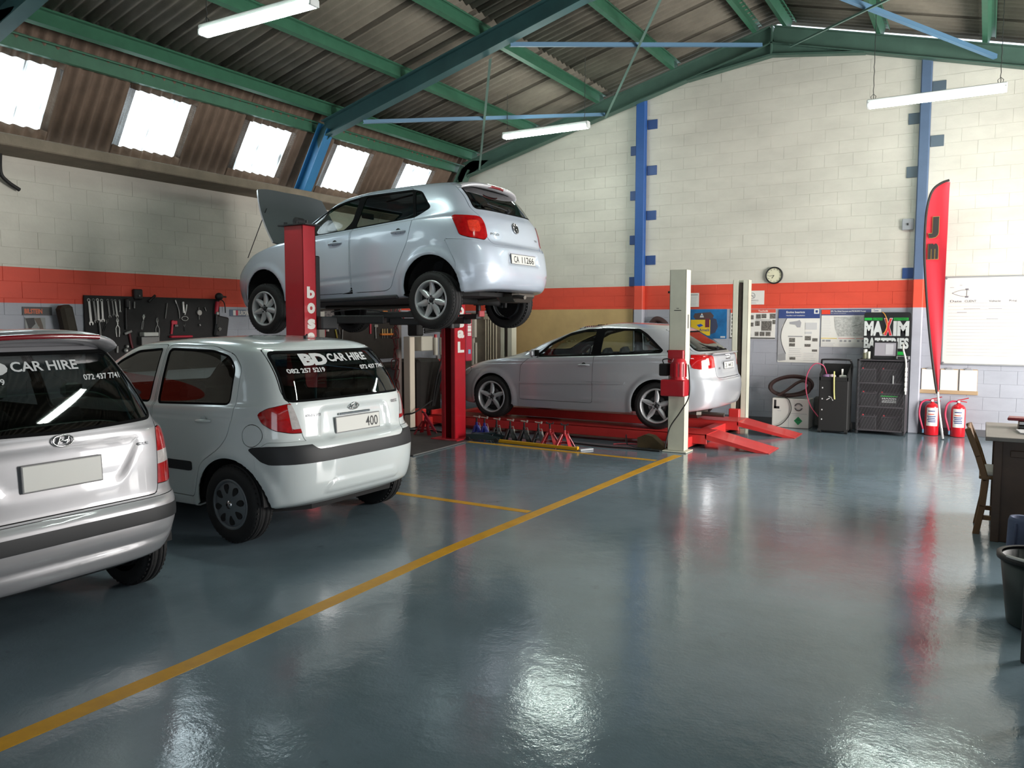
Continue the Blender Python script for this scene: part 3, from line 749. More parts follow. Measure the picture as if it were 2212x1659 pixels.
def make_wheel(car, cx, cy, cz, R, W, rimR, side, style, rimmat, nsp=5, droop=0, steer=0):
    """side -1: outer face toward -y"""
    r = empty('wheel', (cx, cy, cz), parent=car)
    if steer: r.rotation_euler = (0, 0, steer)
    s = side
    mb = MB(); h = W / 2
    prof = [(rimR - .012, s * (h - .02)), (rimR + .004, s * (h - .004)), (rimR + .02, s * h), (R - .055, s * (h + .004)), (R - .022, s * (h - .006)), (R - .006, s * (h - .026)), (R, s * (h - .05))]
    for g in (-.5, 0, .5):   # circumferential grooves
        gx = -s * g * W * .5
        prof += [(R, gx + s * .007), (R - .007, gx + s * .005), (R - .007, gx - s * .005), (R, gx - s * .007)]
    prof += [(R, -s * (h - .05)), (R - .022, -s * (h - .006)), (R - .055, -s * h), (rimR, -s * (h - .01))]
    mb.lathe(prof, tyrem, 48, 'Y')
    if R > .25:                # shoulder tread blocks
        for i in range(48):
            a = 2 * PI * i / 48
            for e in (-1, 1):
                q = Matrix.Rotation(a, 3, 'Y'); mb.box(q @ Vector((0, e * (h - .040), R - .0125)), (.014, .044, .012), tyrem, 0, q)
    mb.build('tyre', r)
    rim = MB()
    rim.lathe([(rimR + .002, s * (h - .006)), (rimR - .006, s * (h + .001)), (rimR - .016, s * (h - .002)), (rimR - .022, s * (h - .02)), (rimR - .03, s * .0), (rimR - .03, -s * h * .8)], rimmat, 48, 'Y')
    f = s * (h - .012)
    if style == 'cover':       # full-face wheel cover with oval openings
        rim.lathe([(rimR - .018, f - s * .004), (rimR - .035, f + s * .006), (.105, f + s * .016), (.05, f + s * .012), (.0, f + s * .014)], rimmat, 48, 'Y')
        o = rim.build('rim', r)
        for i in range(nsp):
            hol = MB()
            a = 2 * PI * i / nsp + .2; c = (rimR * .63 * math.cos(a), rimR * .63 * math.sin(a))
            pts = []
            for k in range(14):
                b = 2 * PI * k / 14; u = .036 * math.cos(b); v = (.023 + .009 * math.cos(b)) * math.sin(b)
                pts.append((c[0] + u * math.cos(a) - v * math.sin(a), c[1] + u * math.sin(a) + v * math.cos(a)))
            hol.prism(pts, f + s * .004, f + s * .0165, innerblk, 'Y'); hol.build('cover_opening', o)
        em = MB(); em.lathe([(.03, f + s * .012), (.03, f + s * .019), (0, f + s * .021)], chrome, 20, 'Y'); em.build('centre_cap', r)
        return r
    # spoked alloy
    hub = .062
    rim.lathe([(hub, f - s * .05), (hub, f - s * .012), (hub - .008, f - s * .006), (.032, f - s * .004), (.03, f - s * .010), (0, f - s * .010)], rimmat, 32, 'Y')
    for i in range(nsp):
        a0 = 2 * PI * i / nsp + (PI / 2)
        arms = ((-.10, 0), (.10, 0)) if style == 'double' else ((0, 0),)
        for (da, _) in arms:
            secs = []
            for t in np.linspace(0, 1, 7):
                rr = .045 + (rimR - .018 - .045) * t
                if style == 'double': w = .021 - .004 * t; da2 = da * (.55 + .45 * t) / 1.0
                else: w = .026 + .012 * math.sin(PI * min(1, t * 1.15)) - .004 * t; da2 = 0
                y = f - s * (.004 + .018 * (math.sin(PI * t)) * .7); a = a0 + da2
                ca, sa = math.cos(a), math.sin(a)
                secs.append([(rr * ca - e * sa, yy, rr * sa + e * ca) for e, yy in ((-w, y - s * .022), (-w * .75, y), (0, y + s * .004), (w * .75, y), (w, y - s * .022))])
            V = [p for q in secs for p in q]; F = []
            for k in range(6):
                for e in range(4): F.append((k * 5 + e, k * 5 + e + 1, k * 5 + 6 + e, k * 5 + 5 + e))
            rim.add(V, F, rimmat, True)
    o = rim.build('rim', r)
    bk = MB(); bk.lathe([(rimR - .03, f - s * .075), (.05, f - s * .07), (0, f - s * .07)], innerblk, 32, 'Y')
    bk.lathe([(.13, f - s * .062), (.13, f - s * .055), (.07, f - s * .055)], mat('brake_disc', C(95, 95, 96), .4, .8), 32, 'Y'); bk.build('brake_disc', r)
    nb = MB()
    for i in range(5):
        a = 2 * PI * i / 5 + .3; nb.cyl((.042 * math.cos(a), f - s * .014, .042 * math.sin(a)), (.042 * math.cos(a), f + s * .001, .042 * math.sin(a)), .009, innerblk, 8)
    nb.lathe([(.026, f - s * .008), (.024, f + s * .002), (0, f + s * .003)], trimblk, 20, 'Y'); nb.build('centre_cap', r)
    return r

def seats(car, xs_front, xs_rear, z0, w, cush=True, hr=.2, ztop=1.0):
    """front seats, rear bench, dashboard, steering wheel, floor pan"""
    def seat(x, y, wd, name, tilt, zt):
        mb = MB(); mb.box((x, y, z0 + .10), (.50, wd, .16), seatm, .05)
        hgt = zt - z0 - .12; R = rot('Y', tilt)
        mb.box(Vector((x + .24, y, z0 + .12)) + R @ Vector((0, 0, hgt / 2)), (.12, wd, hgt), seatm, .05, R); o = mb.build(name, car); return R, hgt
    for y in (-w * .48, w * .48):
        R, h = seat(xs_front, y, .48, 'seat', 14, ztop); hb = MB(); c = Vector((xs_front + .24, y, z0 + .12)) + R @ Vector((0, 0, h + .10))
        hb.box(c, (.09, .25, .15), seatm, .045, R); 
        for e in (-.05, .05): hb.cyl(c + R @ Vector((0, e, -.14)), c + R @ Vector((0, e, -.05)), .006, chrome, 6)
        hb.build('headrest', car)
    R, h = seat(xs_rear, 0, w * 1.65, 'rear_bench', 20, ztop - .02)
    for y in (-w * .5, w * .5):
        hb = MB(); c = Vector((xs_rear + .24, y, z0 + .12)) + R @ Vector((0, 0, h + .07)); hb.box(c, (.08, .24, .13), seatm, .04, R); hb.build('headrest', car)
# ================================================================ CARS
badgem = mat('badge_grey', C(120, 122, 126), .35, metal=.3)
def ring_rows(L): 
    keys = ('xf', 'xr', 'w', 'z', 'qf', 'qr'); return [dict(zip(keys, r)) for r in L]
def handle(body, car, x, z, m, sg=-1, w=.16):
    p, n = body.on((x, sg * 2, z), (0, -sg, 0))
    cup = MB(); cup.lathe([(.038, 0), (.03, .004), (0, .005)], m if m is paint_white else trimblk, 20, 'Y', (p.x, p.y - .003, p.z)) if sg < 0 else None
    mb = MB(); pts = []
    for t in np.linspace(-1, 1, 9):
        q, nn = body.on((x + t * w / 2, sg * 2, z + .004 * t), (0, -sg, 0)); pts.append(q + nn * (.028 * (1 - t ** 4) + .002))
    mb.tube(pts, [.008 + .006 * (1 - abs(t) ** 3) for t in np.linspace(-1, 1, 9)], m, 8); h = mb.build('door_handle', car)
    if sg < 0: cup.build('handle_cup', h)
def underbody(car, L0, L1, w, z, wheels, wr, well=True):
    mb = MB(); c_ = .28; mb.prism([(L0 + .18, -w + c_), (L0 + .18 + c_, -w), (L1 - c_, -w), (L1 - .06, -w + c_), (L1 - .06, w - c_), (L1 - c_, w), (L0 + .18 + c_, w), (L0 + .18, w - c_)], z - .015, z + .03, innerblk, 'Z'); o = mb.build('floor_pan', car)
    for x in wheels:
        prof = [(wr - .012, -.02), (wr - .012, .30), (.05, .30)]
        for sg in (-1, 1):
            ww = MB()
            V = []; F = []; n = 20
            for (r, h) in prof:
                for i in range(n + 1):
                    a = PI * i / n; V.append((x + r * math.cos(a), sg * (w + .055 - h), .30 + r * math.sin(a)))
            for k in range(2):
                for i in range(n):
                    f = (k * (n + 1) + i, k * (n + 1) + i + 1, (k + 1) * (n + 1) + i + 1, (k + 1) * (n + 1) + i); F.append(f)
            ww.add(V, F, innerblk, True); ww.build('wheel_well', car)
def mirror(car, x, y, z, m, sg=-1):
    mb = MB(); mb.box((x, y + sg * .10, z + .05), (.09, .17, .12), m, .035); mb.box((x, y + sg * .02, z), (.05, .06, .03), trimblk, .01)
    o = mb.build('side_mirror', car); MB().box((x + .046, y + sg * .10, z + .052), (.004, .14, .09), chrome, .002).build('mirror_glass', o)
def rtext(body, car, s, y0, y1, z0, z1, m=decal, bold=.02, name='lettering', lift=.006, slant=0):
    mb = MB(); text(mb, s, m, lambda a, b, t: body.rear(y0 + a + slant * b, z0 + b, lift), y1 - y0, z1 - z0, bold); return mb.build(name, car)
def oval_badge(body, car, y, z, ry, rz, kind):
    mb = MB(); n = 28
    ring = [body.rear(y + ry * math.cos(2 * PI * i / n), z + rz * math.sin(2 * PI * i / n), .010) for i in range(n)]
    mb.tube(ring, .0045, chrome, 6, closed=True)
    if kind == 'H':      # italic crossbar letter inside an oval
        for pts in (((-.55, -.62), (-.25, .62)), ((.25, -.62), (.55, .62)), ((-.42, -.12), (-.1, .12), (.1, -.12), (.42, .12))):
            mb.tube([body.rear(y + ry * a * 1.05, z + rz * b, .010) for a, b in pts], .006 * ry / .055, chrome, 6)
    if kind == 'VW':     # two stacked chevrons in a disc
        c, nn = body.on((2, y, z), (-1, 0, 0)); mb.tube([body.rear(y, z, .004), body.rear(y, z, .009)], ry * .96, platek, 24)
        for pts in (((-.38, .85), (0, .12), (.38, .85)), ((-.85, .38), (-.40, -.80), (0, -.02), (.40, -.80), (.85, .38))):
            mb.tube([body.rear(y + ry * a, z + rz * b, .013) for a, b in pts], ry * .085, chrome, 6)
    return mb.build('badge', car)
def plate(body, car, y, z, w, h, txt=None, col=platew, x=None, tilt=0, part=None):
    p = body.rear(y, z, .012); c = Vector(p); R = rot('Y', -tilt)
    mb = MB(); mb.box(c, (.008, w, h), mat('plate_frame', C(120, 120, 120), .4), .003, R); mb.box(c + Vector((.004, 0, 0)), (.004, w - .014, h - .014), col, .0015, R); o = mb.build('number_plate', car)
    if txt:
        t = MB()
        for s, a0, a1 in txt: text(t, s, platek, lambda a, b, q, a0=a0: tuple(c + R @ Vector((.0065 + q * .2, y * 0 - w / 2 + a0 * w + a, -h * .33 + b))), (a1 - a0) * w, h * .62, .01)
        t.build('plate_lettering', o)
    return o
def wiper(body, car, pts, name='rear_wiper'):
    mb = MB(); mb.tube([body.rear(y, z, .02) for y, z in pts], .007, trimblk, 6)
    a = pts[0]; mb.tube([body.rear(a[0], a[1], .0), body.rear(a[0], a[1], .035)], .022, trimblk, 12); return mb.build(name, car)

# ---------------------------------------------------------------- white five-door hatchback (second from left)
def car_white():
    rows = ring_rows([
        (-3.06, .46, .74, [(-3.1, .24), (0, .24), (.48, .28)], 3.5, 4), (-3.15, .535, .80, [(-3.2, .24), (-2.4, .22), (0, .24), (.3, .28), (.56, .335)], 3.5, 4),
        (-3.20, .572, .824, [(-3.2, .42), (0, .42), (.585, .46)], 3.6, 4.2), (-3.20, .578, .832, [(-3.2, .56), (0, .585), (.3, .60), (.59, .60)], 3.6, 4.3),
        (-3.16, .558, .832, [(-3.2, .68), (0, .70), (.57, .725)], 3.6, 4.3), (-3.10, .50, .828, [(-3.1, .74), (0, .79), (.5, .775)], 3.6, 4.6),
        (-2.98, .478, .820, [(-3, .80), (-2.4, .88), (0, .91), (.48, .93)], 3.8, 4.8), (-2.83, .458, .806, [(-2.85, .86), (-2.2, .95), (-1, .965), (0, .99), (.455, 1.02)], 3.8, 4.8),
        (-2.33, .445, .785, [(-2.35, .99), (-1.8, .99), (-1, .99), (0, 1.02), (.44, 1.05)], 4, 4.8), (-1.93, .36, .728, [(-1.9, 1.2), (-.5, 1.21), (.35, 1.23)], 4, 4.8),
        (-1.50, .235, .655, [(-1.5, 1.375), (-.7, 1.42), (0, 1.405), (.235, 1.385)], 4, 4.6), (-1.36, .175, .60, [(-1.4, 1.42), (-.7, 1.46), (.17, 1.43)], 4, 4.4),
        (-1.28, .13, .48, [(-1.3, 1.45), (-.6, 1.487), (.13, 1.455)], 3.6, 4), (-1.22, .11, .25, [(-1.2, 1.462), (-.6, 1.50), (.11, 1.468)], 3, 3), (-1.2, .10, .0, [(-1.2, 1.465), (-.6, 1.504), (.1, 1.472)], 3, 3)])
    b = Body(rows, -1.2, NU=230, flares=((0, .29, .35, .014, .09), (-2.455, .29, .35, .014, .09)),
             creases=(('R', roundpoly([(-.40, .755), (.40, .755), (.36, .985), (-.36, .985)], .06), .022, .03), ('S', roundpoly([(-2.6, .86), (.30, .905), (.30, .93), (-2.6, .885)], .01), .004, .012),
                      ('R', roundpoly([(-.42, .36), (.42, .36), (.36, .455), (-.36, .455)], .05), -.010, .015)))
    b.XR_ = .578; b.hoodz = .8
    car = empty('hatchback_car', (-4.67, 4.68, 0), math.radians(-.8), label='white five-door hatchback with car hire lettering, parked behind the silver tall one', cat='car')
    for cx in (0, -2.455): b.cut('void', 'S', None, circle=(cx, .285, .345), gap=0)
    b.cut('void', 'S', [(-.36, .0), (.36, .0), (.36, .26), (-.36, .26)], gap=0)
    dlo1 = roundpoly([(-1.93, .985), (-1.70, 1.14), (-1.47, 1.30), (-1.25, 1.385), (-.93, 1.41), (-.96, .985)], .035); dlo2 = roundpoly([(-.865, .98), (-.855, 1.41), (-.33, 1.405), (-.13, 1.365), (-.04, 1.28), (-.02, 1.01)], .05)
    wind = roundpoly([(-.66, 1.03), (.66, 1.03), (.54, 1.395), (-.54, 1.395)], .06); rg = roundpoly([(-.625, 1.035), (.625, 1.035), (.575, 1.40), (-.575, 1.40)], .05)
    for n, cs, pl in (('fw', 'S', dlo1), ('rw', 'S', dlo2), ('ws', 'F', wind), ('rg', 'R', rg)):
        b.cut(n + 't', cs, pl, gap=0); b.cut(n, cs, pl, lvl=.016, gap=0, frm=(n + 't',))
    b.cut('rear_glass_only', 'R', [(9, 9), (9.1, 9), (9, 9.1)], gap=0)
    tg = roundpoly([(-.47, .69), (.47, .69), (.53, .74), (.56, .86), (.60, 1.03), (.625, 1.10), (.585, 1.42), (-.585, 1.42), (-.625, 1.10), (-.60, 1.03), (-.56, .86), (-.53, .74)], .04)
    b.cut('tailgate', 'R', tg)
    lamp_ = roundpoly([(.655, 1.035), (.80, 1.03), (1.0, 1.0), (1.10, .96), (1.05, .89), (.93, .84), (.76, .815), (.56, .81)], .03)
    b.cut('tail_lamp', 'W', lamp_, gap=.005)
    b.cut('lamp_clear', 'W', roundpoly([(.55, .85), (.66, 1.02), (.80, 1.02), (.755, .845)], .01), gap=0, frm=('tail_lamp',))
    b.cut('strip', 'W', roundpoly([(-.1, .60), (.98, .60), (1.06, .62), (1.19, .70), (1.17, .72), (1.0, .735), (-.1, .735)], .02), gap=.003)
    b.cut('bumper', 'W', roundpoly([(-.1, .1), (1.14, .1), (1.14, .45), (1.12, .60), (1.15, .69), (1.0, .76), (-.1, .76)], .02), gap=.004)
    rd = roundpoly([(-.90, .30), (-.89, 1.0), (-.87, 1.44), (-.33, 1.435), (-.09, 1.38), (.02, 1.28), (.045, .96), (-.01, .78), (-.10, .68), (-.29, .57), (-.38, .30)], .05)
    fd = roundpoly([(-.91, .30), (-.90, 1.0), (-.88, 1.44), (-1.27, 1.425), (-1.52, 1.34), (-1.98, 1.0), (-2.02, .60), (-2.0, .30)], .05)
    b.cut('rear_door', 'S', rd); b.cut('front_door', 'S', fd)
    b.cut('fuel_flap', 'S', None, circle=(.215, .805, .082), gap=.005)
    b.cut('rub', 'S', roundpoly([(-1.95, .49), (-.40, .50), (-.40, .572), (-1.95, .56)], .02), gap=0, frm=('body', 'rear_door', 'front_door'))
    b.cut('hood', 'T', roundpoly([(-2.95, -.60), (-2.12, -.64), (-2.12, .64), (-2.95, .60)], .1), gap=.005)
    P = lambda k, n, m, lift=0.0, **kw: b.piece(k, n, m, car, lift, **kw)
    P('body', 'body_shell', paint_white); P('tailgate', 'tailgate', paint_white); P('bumper', 'bumper', paint_white, .004); P('strip', 'bumper_strip', trimblk, .006)
    for sg in (-1, 1):
        s = (lambda Q, sg=sg: Q[:, 1] * sg > 0)
        P('rub', 'rub_strip', trimblk, .008, sel=s)
        for k, n in (('rear_door', 'rear_door'), ('front_door', 'front_door')): P(k, n, paint_white, sel=s)
        P('tail_lamp', 'tail_lamp', redlens, .004, sel=s, label='red tail lamp'); P('lamp_clear', 'reversing_lamp', clearlens, .005, sel=s)
        for k in ('fw', 'rw'): P(k + 't', 'window_seal', sealblk, -.002, sel=s); P(k, 'side_window', glassd, -.006, thick=0, sel=s)
    P('fuel_flap', 'fuel_flap', paint_white, sel=lambda Q: Q[:, 1] < 0); P('hood', 'hood', paint_white)
    P('wst', 'window_seal', sealblk, -.002); P('ws', 'windscreen', glassm, -.006, thick=0); P('rgt', 'window_seal', sealblk, .001); P('rg', 'rear_window', glassd, -.002, thick=0)
    b.liner('inner_liner', innerblk, car, ['void', 'fw', 'rw', 'ws', 'rg'])
    underbody(car, -3.0, .50, .72, .25, (0, -2.455), .345)
    seats(car, -1.45, -.55, .30, .66, ztop=.95)
    for x in (0, -2.455):
        for sg in (-1, 1): make_wheel(car, x, sg * .735, .288, .290, .175, .185, sg, 'cover', cover, 8)
    handle(b, car, -.26, .885, paint_white); handle(b, car, -1.14, .87, paint_white); mirror(car, -1.85, -.80, 1.0, paint_white); mirror(car, -1.85, .80, 1.0, paint_white, 1)
    rtext(b, car, 'BD', -.37, -.115, 1.285, 1.372, bold=.06); rtext(b, car, 'CAR HIRE', -.10, .33, 1.305, 1.365, bold=.035)
    rtext(b, car, '082 257 5219', -.53, -.19, 1.235, 1.268, bold=.03); rtext(b, car, '072 437 7741', .20, .50, 1.235, 1.268, bold=.03)
    oval_badge(b, car, 0, .965, .052, .026, 'H')
    MBt = rtext(b, car, 'HYUNDAI', -.50, -.37, .925, .945, badgem, .04, 'badge_lettering', .005); rtext(b, car, 'GETZ', .44, .53, .955, .977, badgem, .04, 'badge_lettering', .005)
    plate(b, car, .03, .835, .50, .125, [('400', .66, .94)], tilt=4); MB().box(Vector(b.rear(0, .915, .012)), (.02, .34, .016), chrome, .004).build('plate_lamp_bar', car)
    a = Vector(b.on((-.05, 0.003, 3), (0, 0, -1))[0]); m = MB(); m.cyl(a, a + Vector((.0, 0, .025)), .018, trimblk, 10); m.tube([a + Vector((0, 0, .02)), a + Vector((.02, 0, .035))], .006, trimblk, 6); m.build('antenna_base', car)
    return car, b

# ---------------------------------------------------------------- silver tall hatchback (left edge)
def car_tall():
    rows = ring_rows([
        (-2.95, .38, .66, [(-3, .24), (0, .24), (.40, .26)], 3.5, 4), (-3.02, .455, .715, [(-3, .22), (0, .22), (.46, .30)], 3.5, 4),
        (-3.06, .485, .745, [(-3, .39), (0, .39), (.5, .40)], 3.6, 6.5), (-3.06, .50, .765, [(-3, .51), (0, .52), (.5, .51)], 3.6, 7), (-3.04, .495, .765, [(-3, .59), (0, .60), (.5, .58)], 3.6, 7),
        (-3.0, .462, .760, [(-3, .68), (0, .70), (.46, .645)], 3.6, 7), (-2.95, .452, .752, [(-3, .80), (0, .84), (.45, .83)], 3.8, 7), (-2.8, .438, .730, [(-2.8, .90), (-2.2, .98), (0, 1.0), (.44, 1.0)], 3.8, 6.5),
        (-2.35, .428, .70, [(-2.3, 1.03), (-1, 1.03), (0, 1.04), (.43, 1.04)], 4, 6), (-1.95, .33, .625, [(-1.9, 1.26), (0, 1.27), (.33, 1.27)], 4, 5),
        (-1.55, .22, .52, [(-1.5, 1.45), (-.7, 1.48), (.22, 1.46)], 4, 4.8), (-1.42, .18, .475, [(-1.4, 1.49), (-.7, 1.53), (.2, 1.505)], 4, 4.6),
        (-1.32, .15, .38, [(-1.3, 1.52), (-.6, 1.562), (.16, 1.53)], 3.6, 4), (-1.28, .13, .20, [(-1.2, 1.53), (-.6, 1.575), (.15, 1.54)], 3, 3), (-1.25, .12, .0, [(-1.2, 1.535), (-.6, 1.58), (.25, 1.542)], 3, 3)])
    b = Body(rows, -1.2, NU=210, flares=((0, .28, .33, .012, .08), (-2.38, .28, .33, .012, .08)),
             creases=(('R', roundpoly([(-.32, .75), (.32, .75), (.45, .965), (.40, .985), (-.40, .985), (-.45, .965)], .06), .009, .035), ('R', roundpoly([(-.60, .365), (.60, .365), (.60, .415), (-.60, .415)], .02), .012, .02)))
    b.XR_ = .50; b.hoodz = .85
    car = empty('hatchback_car', (-4.49, 2.30, 0), math.radians(.5), label='silver tall hatchback with roof spoiler, cut off by the left edge', cat='car')
    for cx in (0, -2.38): b.cut('void', 'S', None, circle=(cx, .275, .325), gap=0)
    b.cut('void', 'S', [(-.34, 0), (.34, 0), (.34, .26), (-.34, .26)], gap=0)
    dlo1 = roundpoly([(-1.95, 1.04), (-1.45, 1.42), (-1.25, 1.48), (-.93, 1.49), (-.96, 1.04)], .04); dlo2 = roundpoly([(-.86, 1.04), (-.85, 1.49), (-.10, 1.48), (.06, 1.40), (.14, 1.08), (.0, 1.05)], .05)
    wind = roundpoly([(-.60, 1.08), (.60, 1.08), (.50, 1.47), (-.50, 1.47)], .06); rg = roundpoly([(-.55, 1.06), (0, 1.04), (.55, 1.06), (.60, 1.11), (.435, 1.462), (-.435, 1.462), (-.60, 1.11)], .05)
    for n, cs, pl in (('fw', 'S', dlo1), ('rw', 'S', dlo2), ('ws', 'F', wind), ('rg', 'R', rg)):
        b.cut(n + 't', cs, pl, gap=0); b.cut(n, cs, pl, lvl=.016, gap=0, frm=(n + 't',))
    b.cut('tailgate', 'R', roundpoly([(-.53, .635), (.53, .635), (.545, .70), (.565, 1.0), (.62, 1.10), (.455, 1.49), (-.455, 1.49), (-.62, 1.10), (-.565, 1.0), (-.545, .70)], .03))
    W = [(.575, .69), (.74, .685), (.85, .71), (.85, .82), (.81, .92), (.74, 1.02), (.63, 1.01), (.60, .86)]
    b.cut('tail_lamp', 'W', roundpoly(W, .02), gap=.005); b.cut('lamp_clear', 'W', [(.5, .80), (.95, .815), (.95, .885), (.5, .875)], gap=0, frm=('tail_lamp',))
    b.cut('strip', 'W', roundpoly([(-.1, .49), (1.3, .49), (1.3, .572), (-.1, .572)], .01), gap=.003); b.cut('valance', 'W', [(-.1, .1), (1.3, .1), (1.3, .335), (.86, .335), (.80, .29), (-.1, .29)], gap=.003)
    b.cut('bumper', 'W', roundpoly([(-.1, .1), (1.02, .1), (1.02, .63), (.58, .625), (-.1, .625)], .01), gap=.004)
    b.cut('rear_door', 'S', roundpoly([(-.90, .30), (-.88, 1.51), (-.12, 1.50), (.08, 1.42), (.16, 1.04), (.12, .75), (-.1, .66), (-.36, .50), (-.40, .30)], .04)); b.cut('front_door', 'S', roundpoly([(-.91, .30), (-.89, 1.51), (-1.27, 1.50), (-1.5, 1.44), (-2.02, 1.03), (-2.0, .30)], .04))
    P = lambda k, n, m, lift=0.0, **kw: b.piece(k, n, m, car, lift, **kw)
    P('body', 'body_shell', paint_silver2); P('tailgate', 'tailgate', paint_silver2); P('bumper', 'bumper', paint_silver2, .004); P('strip', 'bumper_strip', trimblk, .008); P('valance', 'lower_valance', trimblk, .004)
    for sg in (-1, 1):
        s = (lambda Q, sg=sg: Q[:, 1] * sg > 0)
        for k in ('rear_door', 'front_door'): P(k, k, paint_silver2, sel=s)
        P('tail_lamp', 'tail_lamp', redlens, .004, sel=s, label='red tail lamp'); P('lamp_clear', 'reversing_lamp', clearlens, .004, sel=s)
        for k in ('fw', 'rw'): P(k + 't', 'window_seal', sealblk, -.002, sel=s); P(k, 'side_window', glassd, -.006, thick=0, sel=s)
    P('wst', 'window_seal', sealblk, -.002); P('ws', 'windscreen', glassm, -.006, thick=0); P('rgt', 'window_seal', sealblk, .001); P('rg', 'rear_window', glassd, -.002, thick=0)
    b.liner('inner_liner', innerblk, car, ['void', 'fw', 'rw', 'ws', 'rg'])
    # roof spoiler with high brake light
    mb = MB(); n = 26; V = []; sec = 8
    for i in range(n + 1):
        t = -1 + 2 * i / n; y = .435 * t; e = (1 - abs(t) ** 6); x0 = .08 - .02 * t * t; x1 = .19 + .17 * (1 - abs(t) ** 5 * .55); zt = 1.575 - .035 * t * t - .03 * abs(t) ** 5
        for (x, z) in ((x0, zt), (x0 + .10, zt + .004), ((x0 + x1) / 2 + .05, zt), (x1 - .015, zt - .012), (x1, zt - .026), (x1 - .012, zt - .044), (x0 + .12, zt - .07), (x0, zt - .06)): V.append((x, y, z))
    F = [(i * sec + k, i * sec + (k + 1) % sec, (i + 1) * sec + (k + 1) % sec, (i + 1) * sec + k) for i in range(n) for k in range(sec)]
    F += [tuple(range(sec)), tuple(n * sec + k for k in reversed(range(sec)))]
    mb.add(V, [tuple(reversed(f)) for f in F], paint_silver2, True); sp = mb.build('roof_spoiler', car)
    br = MB(); Z = [(.368 - .03 * (y / .28) ** 2 * .3, y, 1.541 - .008 * (y / .28) ** 2) for y in np.linspace(-.27, .27, 13)]; br.tube(Z, .0135, mat('brake_lens', C(120, 8, 22), .2, coat=1), 8); br.build('high_brake_light', sp)
    underbody(car, -2.9, .42, .64, .28, (0, -2.38), .325); seats(car, -1.4, -.5, .36, .58, ztop=1.05)
    for x in (0, -2.38):
        for sg in (-1, 1): make_wheel(car, x, sg * .655, .268, .270, .155, .175, sg, 'cover', cover, 7)
    mirror(car, -1.85, -.73, 1.04, trimblk); mirror(car, -1.85, .73, 1.04, trimblk, 1)
    rtext(b, car, 'BD', -.385, -.165, 1.345, 1.415, bold=.06); rtext(b, car, 'CAR HIRE', -.15, .195, 1.36, 1.41, bold=.02); rtext(b, car, '072 437 7741', .205, .43, 1.30, 1.33, bold=.02); rtext(b, car, '082 257 5219', -.44, -.20, 1.30, 1.33, bold=.02)
    oval_badge(b, car, .0, 1.008, .054, .026, 'H'); rtext(b, car, 'GLS', .42, .49, .925, .942, badgem, .05, 'badge_lettering', .005)
    plate(b, car, -.01, .84, .42, .14, tilt=3)
    return car, b

